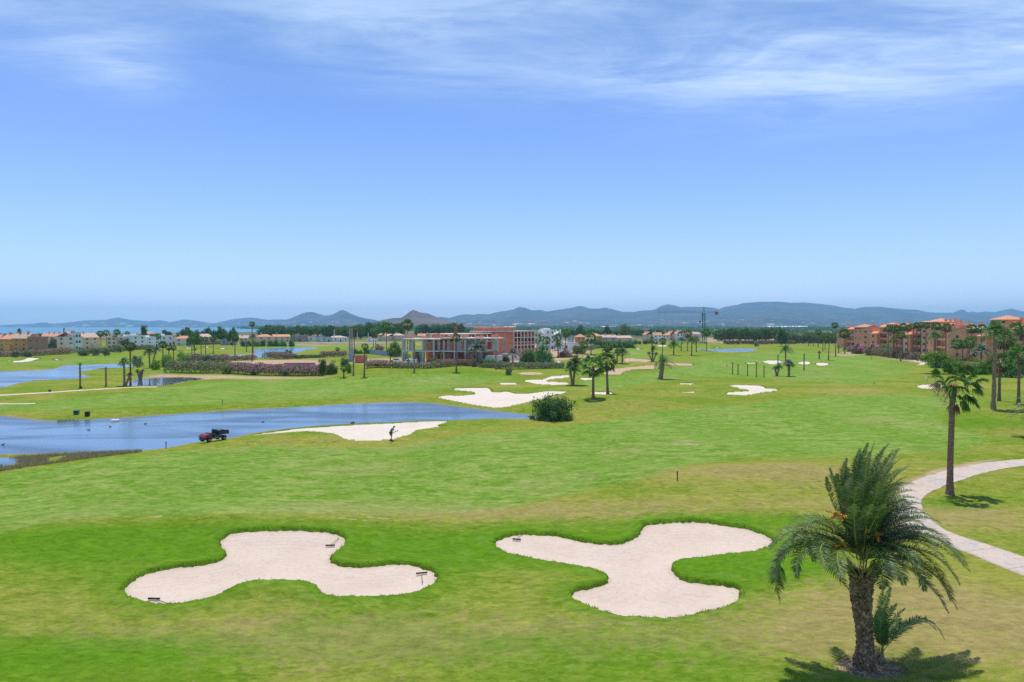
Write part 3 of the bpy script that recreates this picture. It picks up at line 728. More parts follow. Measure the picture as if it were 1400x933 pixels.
cb = N(nt, 'ShaderNodeCombineXYZ'); nt.links.new(cu, cb.inputs[0]); nt.links.new(cv, cb.inputs[1])
def cmap(s, rz=0, loc=(0,0,0)):
    mp = N(nt, 'ShaderNodeMapping'); mp.inputs['Scale'].default_value = s; mp.inputs['Rotation'].default_value = (0, 0, rz); mp.inputs['Location'].default_value = loc
    nt.links.new(cb.outputs[0], mp.inputs[0]); return mp.outputs[0]
f1 = noise(nt, cmap((.9, 1.7, 1), R(-12), (3, 1, 0)), 1.0, 7, .62, .7)
f2 = noise(nt, cmap((2.6, 6.5, 1), R(-10), (1, 4, 0)), 1.0, 6, .68, .5)
az = math_(nt, 'ARCTAN2', sep.outputs[0], sep.outputs[1]); el = math_(nt, 'ARCSINE', sep.outputs[2])
def blob(px, py, sx, sy, amp):
    d = ray(px, py); L = math.sqrt(sum(q*q for q in d)); a0 = math.atan2(d[0], d[1]); e0 = math.asin(d[2]/L)
    a = math_(nt, 'MULTIPLY', math_(nt, 'SUBTRACT', az, a0), F/sx); e = math_(nt, 'MULTIPLY', math_(nt, 'SUBTRACT', el, e0), F/sy)
    q = math_(nt, 'ADD', math_(nt, 'MULTIPLY', a, a), math_(nt, 'MULTIPLY', e, e))
    return math_(nt, 'MULTIPLY', math_(nt, 'EXPONENT', math_(nt, 'MULTIPLY', q, -1)), amp)
tot = None
for bl in [(1230,50,300,62,.85),(900,95,260,38,.5),(1300,90,230,45,.5),(1090,-10,500,40,.45),(60,25,140,55,.6),(170,85,60,30,.5),(420,8,170,34,.62),(560,95,150,30,.40),(700,3,180,22,.62),(600,45,120,22,.3),(390,65,70,20,.35)]:
    b_ = blob(*bl); tot = b_ if tot is None else math_(nt, 'ADD', tot, b_)
tot = math_(nt, 'ADD', tot, math_(nt, 'MULTIPLY', ramp(nt, el, .62, .9), .55))     # more cloud high overhead
fib = math_(nt, 'ADD', math_(nt, 'MULTIPLY', f1, .74), math_(nt, 'MULTIPLY', f2, .28))
cl = math_(nt, 'MULTIPLY', ramp(nt, fib, .36, .72), tot, clamp=True)
cl = math_(nt, 'MULTIPLY', math_(nt, 'ADD', cl, math_(nt, 'MULTIPLY', tot, .16)), .72, clamp=True)
CLOUD = (5.6, 7.0, 8.8)
skyc = mixc(nt, cl, skyc, CLOUD)
nt.links.new(skyc, bg.inputs[0]); bg.inputs[1].default_value = .12
ld = bpy.data.lights.new('sun', 'SUN'); ld.energy = 4.0; ld.angle = R(.53); ld.color = (1, .94, .84)
lo = bpy.data.objects.new('sun', ld); COL.objects.link(lo); lo.rotation_euler = sd.to_track_quat('Z', 'Y').to_euler(); lo.location = (0, 0, 80)
SC.view_settings.view_transform = 'Standard'; SC.view_settings.look = 'None'; SC.view_settings.exposure = .16; SC.view_settings.gamma = 1
SC.view_settings.use_curve_mapping = False
cy = SC.cycles
try:
    SC.render.engine = 'CYCLES'; cy = SC.cycles
    cy.max_bounces = 6; cy.diffuse_bounces = 3; cy.glossy_bounces = 2; cy.transmission_bounces = 3; cy.transparent_max_bounces = 8; cy.volume_bounces = 1
    cy.use_denoising = False; cy.denoiser = 'OPENIMAGEDENOISE'; cy.caustics_reflective = False; cy.caustics_refractive = False
    cy.sample_clamp_indirect = 1.5; cy.sample_clamp_direct = 10; cy.blur_glossy = 1.0
except Exception as e: print(e)
# ------------------------------------------------------------------ plant materials
M_DATE = foliage('date_palm_frond', (.085,.190,.038), (.155,.270,.075), (.25,.33,.14), trans=.40, rough=.42, spec=.35)
M_DATES = foliage('date_palm_frond_blue', (0.120,0.180,0.132), (0.192,0.252,0.180), trans=0.24, rough=.45, spec=.4)
M_FAN = foliage('fan_palm_leaf', (0.068,0.176,0.024), (0.121,0.257,0.047), trans=0.45, rough=.42, spec=.4)
M_FANDRY = foliage('dry_palm_leaf', (.26,.17,.085), (.16,.11,.05), trans=.2)
M_TRUNKF = solid('fan_palm_bark', (.34,.21,.14), .95, (.19,.12,.08), 5, .1, .04)
M_PINE = foliage('pine_needles', (0.059,0.130,0.029), (0.126,0.221,0.046), trans=0.19, rough=.7)
M_OLIVE = foliage('grey_olive_leaf', (0.119,0.170,0.076), (0.221,0.264,0.136), trans=0.32)
M_BRIGHT = foliage('bright_leaf', (0.135,0.255,0.030), (0.240,0.360,0.053), trans=0.45)
M_BUSH = foliage('bush_leaf', (0.076,0.190,0.042), (0.142,0.275,0.067), trans=0.32, rough=.5)
M_HEDGE = foliage('oleander_leaf', (0.090,0.153,0.045), (0.198,0.234,0.090), (0.252,0.198,0.126), trans=0.32)
M_HEDGEB = foliage('withered_oleander', (0.238,0.196,0.111), (0.153,0.170,0.068), (0.340,0.221,0.187), trans=0.32)
M_PINK = foliage('pink_blossom', (.74,.16,.40), (.80,.36,.55), trans=.3)
M_PALEPINK = foliage('pale_pink_blossom', (0.572,0.308,0.297), (0.660,0.418,0.396), trans=0.45)
M_BARK = solid('tree_bark', (.14,.10,.07), .95, (.07,.05,.035), 3, .1, .03)
def palm_bark():
    m, nt, b, o = newmat('date_palm_bark')
    tc = N(nt, 'ShaderNodeTexCoord').outputs['Object']; n = noise(nt, tc, 6, 4, .7); n2 = noise(nt, tc, 30, 3, .7)
    g = N(nt, 'ShaderNodeNewGeometry')
    c = mixc(nt, g.outputs['Random Per Island'], (.24,.14,.08), (.58,.42,.27))
    c = mixc(nt, ramp(nt, n, .4, .65), c, (.12,.07,.04)); c = mixc(nt, ramp(nt, n2, .55, .7), c, (.50,.38,.26))
    nt.links.new(c, b.inputs['Base Color']); b.inputs['Roughness'].default_value = .95; b.inputs['Specular IOR Level'].default_value = .1; bump(nt, b, n2, .03); return m
M_TRUNKD = palm_bark()
M_PETIOLE = solid('palm_stalk', (.30,.33,.09), .5, (.42,.33,.10), 2)
M_FRUIT = foliage('date_fruit', (.58,.27,.04), (.70,.42,.08), trans=.1)
M_STALK = foliage('dry_flower_stalk', (.62,.42,.33), (.50,.32,.24), trans=.2)

# ------------------------------------------------------------------ palm fronds
def bez(p0, p1, p2, n):
    t = np.linspace(0, 1, n)[:, None]
    return (1-t)**2*np.array(p0)+2*t*(1-t)*np.array(p1)+t*t*np.array(p2)
def feather(V, Fq, path, nleaf, llen, lw, side0=None, rad=.02, start=.14, two=False, rg=rng, vee=.45, flop=.5):
    """leaflets along a rachis; appends to V list and quad list"""
    L = np.cumsum(np.r_[0, np.linalg.norm(path[1:]-path[:-1], axis=1)]); T = L[-1]
    def P(s): return np.array([np.interp(s*T, L, path[:,k]) for k in range(3)])
    # rachis as a flat 3-sided strip
    n = len(path)
    for i in range(n-1):
        a, b = path[i], path[i+1]; t = b-a; t /= np.linalg.norm(t)+1e-9
        s = np.cross(t, [0, 0, 1.]); s /= np.linalg.norm(s)+1e-9; u = np.cross(s, t)
        r0 = rad*(1-i/n*.8); r1 = rad*(1-(i+1)/n*.8); k = len(V)
        V += [a-s*r0, a+s*r0, a+u*r0, b-s*r1, b+s*r1, b+u*r1]
        Fq['r'] += [(k, k+1, k+4, k+3), (k+1, k+2, k+5, k+4), (k+2, k, k+3, k+5)]
    for i in range(nleaf):
        s = start+(1-start)*(i+.5)/nleaf
        p = P(s); t = P(min(1, s+.02))-P(max(0, s-.02)); t /= np.linalg.norm(t)+1e-9
        sd = np.cross(t, [0, 0, 1.]); nn = np.linalg.norm(sd)
        sd = sd/nn if nn > .05 else np.array([1., 0, 0])
        if side0 is not None:
            sd = side0-t*np.dot(side0, t); sd /= np.linalg.norm(sd)+1e-9
        up = np.cross(sd, t)
        ln = llen*math.sin(math.pi*min(1, (.12+.86*s)))**.55*(1 if s < .9 else .75)
        for q in (-1, 1):
            f = .62+rg.uniform(-.12, .12)+.5*max(0, s-.6)
            d = sd*q*1.0+t*f+up*(vee+rg.uniform(-.3, .3)); d /= np.linalg.norm(d)
            l = ln*rg.uniform(.82, 1.12)
            wv = np.cross(d, up+sd*rg.uniform(-.5, .5)); wv /= np.linalg.norm(wv)+1e-9
            m = p+d*l*.5; e = p+d*l; e = e+np.array([0, 0, -flop*l*.35]); m = m+np.array([0, 0, -flop*l*.05])
            k = len(V); w = lw
            V += [p-wv*w*.5, p+wv*w*.5, m+wv*w, m-wv*w, e+wv*w*.12, e-wv*w*.12]
            Fq['l'] += [(k, k+1, k+2, k+3), (k+3, k+2, k+4, k+5)]
def fmesh(name, V, Fq, mats):
    q = Fq['r']+Fq['l']; mi = [1]*len(Fq['r'])+[0]*len(Fq['l'])
    return mesh_np(name, np.array(V), np.full(len(q), 4), np.array(q).ravel(), mats, mi)

def date_crown(seed, n=42, nleaf=30, wind=.35, up=.55, blue=False):
    """unit crown: fronds about 1 long"""
    rg = np.random.default_rng(seed); V = []; Fq = {'r': [], 'l': []}
    for i in range(n):
        a = i*2.39996+rg.uniform(-.2, .2); e = math.asin(min(1, max(-.35, -.25+1.2*((i+.5)/n)**.8)))+rg.uniform(-.1, .1)
        L = rg.uniform(.85, 1.1)
        d = np.array([math.cos(a)*math.cos(e), math.sin(a)*math.cos(e), math.sin(e)])
        p1 = d*L*.55+np.array([0, 0, .18]); p2 = d*L*.92+np.array([wind*rg.uniform(.5, 1.1), 0, -.42*math.cos(e)*rg.uniform(.6, 1.3)])
        feather(V, Fq, bez((0, 0, 0), p1, p2, 7), nleaf, .27, .014, rad=.012, rg=rg, flop=.6)
    return fmesh('palm_crown', V, Fq, [M_DATES if blue else M_DATE, M_PETIOLE])
def fan_leaf(V, Q, base, tip, rad, rg, nseg=16, droop=.5, spread=2.3, roll=.75):
    """petiole base->tip, then a pleated fan of nseg segments"""
    base = np.array(base, float); tip = np.array(tip, float); t = tip-base; t /= np.linalg.norm(t)+1e-9
    s = np.cross(t, [0, 0, 1.]); s /= np.linalg.norm(s)+1e-9; u = np.cross(s, t)
    ro = rg.uniform(-roll, roll); s, u = s*math.cos(ro)+u*math.sin(ro), u*math.cos(ro)-s*math.sin(ro)
    k = len(V); r = .012
    V += [base-s*r, base+s*r, tip+s*r*.7, tip-s*r*.7, base+u*r, tip+u*r*.7]; Q['r'] += [(k, k+1, k+2, k+3), (k+1, k+4, k+5, k+2)]
    for j in range(nseg):
        a = (j/(nseg-1)-.5)*spread*1.0+rg.uniform(-.03, .03)
        da = spread/(nseg-1)*.5
        l = rad*(math.cos(a*.42))*rg.uniform(.86, 1.1)
        def D(x, lift): 
            v = t*math.cos(x)+s*math.sin(x)+u*(lift-.35*abs(math.sin(x))); return v/np.linalg.norm(v)
        fold = .12*(1 if j % 2 else -1)
        m1 = tip+D(a-da, fold)*l*.62; m2 = tip+D(a+da, -fold)*l*.62
        m1[2] -= .05*l; m2[2] -= .05*l
        e = tip+D(a, 0)*l; e[2] -= droop*l*rg.uniform(.3, .8)
        k = len(V); w = (m2-m1)*.08
        V += [tip, tip+t*.005, m2, m1, e+w, e-w]
        Q['l'] += [(k, k+1, k+2, k+3), (k+3, k+2, k+4, k+5)]
def fan_crown(seed, n=30, nseg=12, wind=.18, skirt=True):
    rg = np.random.default_rng(seed); V = []; Q = {'r': [], 'l': []}; V2 = []; Q2 = {'r': [], 'l': []}
    for i in range(n):
        a = i*2.39996+rg.uniform(-.3, .3); e = -.75+2.15*((i+.5)/n)**.85+rg.uniform(-.12, .12)
        e = min(e, 1.5)
        d = np.array([math.cos(a)*math.cos(e)+wind*rg.uniform(.3, 1), math.sin(a)*math.cos(e), math.sin(e)]); d /= np.linalg.norm(d)
        fan_leaf(V, Q, d*.04, d*rg.uniform(.42, .56), rg.uniform(.42, .56), rg, nseg, droop=.55)
    if skirt:
        for i in range(12):
            a = i*2.39996; d = np.array([math.cos(a)*.45, math.sin(a)*.45, -.9]); d /= np.linalg.norm(d)
            fan_leaf(V2, Q2, d*.03, d*.32, .42, rg, 7, droop=.7, spread=1.5)
    b = len(V)
    q = Q['r']+Q['l']; mi = [1]*len(Q['r'])+[0]*len(Q['l'])
    q2 = [tuple(k+b for k in f) for f in Q2['r']+Q2['l']]; mi += [2]*len(q2)
    return mesh_np('palm_crown', np.array(V+V2), np.full(len(q)+len(q2), 4), np.array(q+q2).ravel(), [M_FAN, M_PETIOLE, M_FANDRY], mi)
def trunk_mesh(r0, r1, lean=0, n=10, rings=16, mat=None, seed=1, rough=.06):
    """unit-height trunk"""
    rg = np.random.default_rng(seed); V = []; f = []
    for i in range(rings+1):
        t = i/rings; r = r0+(r1-r0)*t+r0*.5*math.exp(-t*14)
        r *= 1+rough*(1 if i % 2 else -1)
        for k in range(n):
            a = 2*math.pi*k/n; q = r*(1+rg.uniform(-rough, rough)); V.append((math.cos(a)*q+lean*t*t, math.sin(a)*q, t))
    for i in range(rings):
        for k in range(n): f.append((i*n+k, i*n+(k+1) % n, (i+1)*n+(k+1) % n, (i+1)*n+k))
    f.append(tuple(rings*n+k for k in range(n)))
    me = bpy.data.meshes.new('trunk'); me.from_pydata(V, [], f); me.materials.append(mat or M_TRUNKF); me.update()
    me.polygons.foreach_set('use_smooth', [True]*len(f)); return me

DC = [date_crown(11, 46, 26, .25), date_crown(12, 34, 24, .45), date_crown(13, 40, 24, .1, blue=True), date_crown(14, 26, 22, .55)]
FC = [fan_crown(21), fan_crown(22, 26, 12, .25), fan_crown(23, 34, 12, .12), fan_crown(24, 16, 12, .3, False)]
TF = [trunk_mesh(1, .7, 0, mat=M_TRUNKF, seed=k) for k in range(2)]
TD = [trunk_mesh(1, .95, 0, mat=M_TRUNKD, seed=k+5, rough=.12) for k in range(2)]
GRP = {}
def crown_obj(me, root, loc, s, rz, name='crown'):
    c = link(name, me, root, loc); c.scale = s if isinstance(s, (tuple, list)) else (s, s, s); c.rotation_euler = (0, 0, rz); return c
def palm(kind, x, yb, yt, w, label, v=0, lean=0., group=None, trunk_w=None):
    P = at(x, yb); m = mpp(P); Rr = w*.5*m; ztop = top_z(P, yt)-P.z
    fan = kind == 'fan'
    cs = Rr/(.86 if fan else .98)
    th = max(.3, ztop-cs*(.78 if fan else .74))
    if kind == 'bare': th = ztop-cs*.5
    root = empty('fan_palm' if fan else ('date_palm' if kind == 'date' else 'palm_trunk'), P-Vector((0,0,.08)), 0, label, 'palm tree', group)
    tr = (trunk_w*m*.5) if trunk_w else (.22 if fan else (.28 if kind == 'date' else .2))
    t = link('trunk', (TF if fan else TD)[v % 2], root); t.scale = (tr, tr, th+.1); 
    lx = lean
    t.rotation_euler = (0, math.atan2(lx, th), 0)
    loc = (lx, 0, th)
    rz = random.uniform(-.5, .5)
    if kind == 'bare': crown_obj(FC[3] if v % 2 else DC[3], root, loc, cs, rz)
    else: crown_obj((FC if fan else DC)[v % (3 if fan else 4)], root, loc, cs, rz)
    return root
def clump(x, yb, label, heads, group=None):
    """several trunks from one foot: heads = (dx px, ytop, w px, kind v)"""
    P = at(x, yb); m = mpp(P)
    root = empty('date_palm_clump', P-Vector((0,0,.08)), 0, label, 'palm tree', group)
    for (dx, yt, w, v) in heads:
        cs = w*.5*m/.98; ztop = top_z(P, yt)-P.z; th = max(.3, ztop-cs*.78); lx = dx*m
        t = link('trunk', TD[v % 2], root, (lx*.15, 0, 0)); t.scale = (.24, .24, math.hypot(th, lx*.85)+.1); t.rotation_euler = (0, math.atan2(lx*.85, th), 0)
        crown_obj(DC[v], root, (lx, 0, th), cs, random.uniform(-.6, .6))
    return root

# ------------------------------------------------------------------ broadleaf trees, pines, bushes
def leafcloud(seed, clumps, per, size, mat, name='crown', spread=.16, rads=(1, 1, 1), flat=0., bottom=-.5, lump=1.):
    rg = np.random.default_rng(seed); C = []
    while len(C) < clumps:
        d = rg.normal(0, 1, 3); d /= np.linalg.norm(d)
        if d[2] < bottom: continue
        rr = rg.uniform(.45, .95)*(1+lump*.25*math.sin(d[0]*3+seed)*math.cos(d[1]*2.5+seed*2)); C.append(d*rr)
    C = np.array(C)
    cs = rg.uniform(.7, 1.35, clumps)
    P = np.repeat(C, per, 0)+rg.normal(0, 1, (clumps*per, 3))*spread*np.repeat(cs, per)[:, None]*[1, 1, .75]
    P *= np.array(rads); n = len(P)
    # leaves look outward and up, with scatter
    nrm = P/ (np.linalg.norm(P, axis=1)[:, None]+1e-6)+rg.normal(0, .75, (n, 3))+[0, 0, .35]; nrm /= np.linalg.norm(nrm, axis=1)[:, None]
    a = np.cross(nrm, rg.normal(0, 1, (n, 3))); a /= np.linalg.norm(a, axis=1)[:, None]; b = np.cross(nrm, a)
    s = size*rg.uniform(.6, 1.4, n)[:, None]
    V = np.stack([P-a*s, P-b*s*.5, P+a*s, P+b*s*.5], 1).reshape(-1, 3)
    return mesh_np(name, V, np.full(n, 4), np.arange(4*n), mat)
LC = {
 'pine': [leafcloud(31+k, 34, 75, .075, M_PINE, rads=(1, 1, .72), bottom=-.25, spread=.17) for k in range(4)],
 'umb': [leafcloud(41+k, 40, 70, .07, M_PINE, rads=(1, 1, .42), bottom=-.15, spread=.15) for k in range(2)],
 'olive': [leafcloud(51+k, 34, 70, .07, M_OLIVE, rads=(1, 1, .85), bottom=-.5, spread=.17) for k in range(3)],
 'bright': [leafcloud(61+k, 34, 70, .07, M_BRIGHT, rads=(1, 1, .8), bottom=-.5, spread=.17) for k in range(2)],
 'bush': [leafcloud(71+k, 44, 90, .055, M_BUSH, rads=(1, 1, 1), bottom=-.2, spread=.16) for k in range(2)],
 'cypress': [leafcloud(81, 44, 60, .11, M_PINE, rads=(1, 1, 1), bottom=-.95, spread=.2)],
 'brownbush': [leafcloud(85, 40, 70, .07, M_HEDGEB, rads=(1, 1, 1), bottom=-.2, spread=.17)],
 'pinkbush': [leafcloud(87, 40, 70, .07, M_HEDGE, rads=(1, 1, 1), bottom=-.2, spread=.17)],
}
PINKTOP = leafcloud(89, 40, 34, .055, M_PINK, name='blossoms', rads=(1.03, 1.03, 1.05), bottom=.15, spread=.14)
def tbark(h=1, k=0):
    mb = MB(); mb.tube([(0,0,-.05),(.02,.01,.35),(-.03,0,.7),(0,.02,1)], [.1,.075,.065,.05], 7)
    rg = random.Random(k)
    for i in range(4):
        a = i*1.6+rg.random(); z = .55+.1*i
        mb.tube([(0,0,z),(math.cos(a)*.25,math.sin(a)*.25,z+.25),(math.cos(a)*.5,math.sin(a)*.5,z+.42)], [.045,.03,.015], 5)
    me = bpy.data.meshes.new('trunk'); me.from_pydata(mb.v, [], mb.f); me.materials.append(M_BARK); me.update(); return me
TB = [tbark(1, k) for k in range(3)]
NAMES = {'pine': 'pine_tree', 'umb': 'umbrella_pine', 'olive': 'olive_tree', 'bright': 'leafy_tree', 'bush': 'round_bush', 'cypress': 'cypress_tree', 'brownbush': 'round_bush', 'pinkbush': 'oleander_bush'}
def tree(kind, x, yb, yt, w, label, v=0, tfrac=.35, group=None, dy=None, cat=None):
    P = at(x, yb) if dy is None else dy; m = mpp(P); Rr = w*.5*m; H = max(1.0, top_z(P, yt)-P.z)
    bushy = kind in ('bush', 'brownbush', 'pinkbush')
    root = empty(NAMES[kind], P-Vector((0,0,.05)), 0, label, cat or ('bush' if bushy else 'tree'), group)
    pool = LC[kind]; me = pool[v % len(pool)]
    if bushy:
        c = link('foliage', me, root, (0, 0, H*.08)); c.scale = (Rr*1.0, Rr*1.0, H*.88); c.rotation_euler = (0, 0, random.uniform(0, 6))
        t = link('stem', TB[0], root); t.scale = (Rr*.5, Rr*.5, H*.45)
        if kind == 'pinkbush':
            b = link('blossoms', PINKTOP, root, (0, 0, H*.1)); b.scale = (Rr, Rr, H*.9)
    else:
        ch = H*(1-tfrac); vz = {'pine': .72, 'umb': .42, 'olive': .85, 'bright': .8, 'cypress': 1}[kind]
        lo_ = {'cypress': .95}.get(kind, .35)
        sz = ch/(vz*(1.05+lo_)); zc = H-sz*vz*1.05
        c = link('crown', me, root, (0, 0, zc)); c.scale = (Rr, Rr, sz); c.rotation_euler = (0, 0, random.uniform(0, 6))
        t = link('trunk', TB[v % 3], root); tw = max(1.2, Rr*.6); t.scale = (tw, tw, max(.5, zc))
    return root

def hedge(line, h_px, depth, label, flower=None, dens=1., mat=None, leaf=.16, name='oleander_hedge', cat='hedge', seed=1, ftop=.45, nfl=.35):
    rg = np.random.default_rng(seed)
    P = [at(*p) for p in line]; hs = [h_px[0]*mpp(P[0])+(0), h_px[-1]*mpp(P[-1])]
    L = [0]
    for a, b in zip(P, P[1:]): L.append(L[-1]+(b-a).length)
    T = L[-1]; h0, h1 = h_px[0]*mpp(P[0]), h_px[-1]*mpp(P[-1])
    hm = .5*(h0+h1); n = int(min(30000, (T*depth+T*hm*1.4)*dens*2.2/(leaf*leaf)*.55))
    o = P[0].copy()
    s = rg.uniform(0, T, n); X = np.interp(s, L, [p.x for p in P]); Y = np.interp(s, L, [p.y for p in P]); Z = np.interp(s, L, [p.z for p in P])
    dv = np.array([(P[-1]-P[0]).x, (P[-1]-P[0]).y]); dv /= np.hypot(*dv); nv = np.array([-dv[1], dv[0]])
    if nv[1] < 0: nv = -nv
    off = rg.uniform(0, 1, n); bumpy = np.array([mnoise.noise((a*.35, seed, 0)) for a in s])*.22+np.array([mnoise.noise((a*1.1, seed+5, 0)) for a in s])*.12
    H = (h0+(h1-h0)*s/T)*(1+bumpy)
    prof = np.sqrt(np.clip(1-(2*off-1)**2, 0, 1))**.6
    zz = H*prof*rg.uniform(0, 1, n)**.45
    X = X+nv[0]*off*depth+rg.normal(0, .1, n); Y = Y+nv[1]*off*depth+rg.normal(0, .1, n)
    def quads(X, Y, Z, size, mat, nm, par):
        n = len(X); C = np.stack([X-o.x, Y-o.y, Z-o.z], 1)
        nrm = rg.normal(0, .8, (n, 3))+[0, -.4, .6]; nrm /= np.linalg.norm(nrm, axis=1)[:, None]
        a = np.cross(nrm, rg.normal(0, 1, (n, 3))); a /= np.linalg.norm(a, axis=1)[:, None]; b = np.cross(nrm, a)
        sz = size*rg.uniform(.6, 1.5, n)[:, None]
        V = np.stack([C-a*sz, C-b*sz*.55, C+a*sz, C+b*sz*.55], 1).reshape(-1, 3)
        return link(nm, mesh_np(nm, V, np.full(n, 4), np.arange(4*n), mat), par)
    root = empty(name, o, 0, label, cat)
    quads(X, Y, Z+zz, leaf, mat or M_HEDGE, 'foliage', root)
    if flower:
        ok = (zz > H*ftop)
        cl = np.array([mnoise.noise((a*.5, b*2, seed*2)) for a, b in zip(s, off)])
        ok &= (cl+rg.normal(0, .15, n) > .05-nfl*.5)
        k = np.where(ok)[0][:int(n*nfl)]
        quads(X[k]+rg.normal(0, .1, len(k)), Y[k]-.05, (Z+zz)[k]+.06, leaf*.8, flower, 'blossoms', root)
    return root
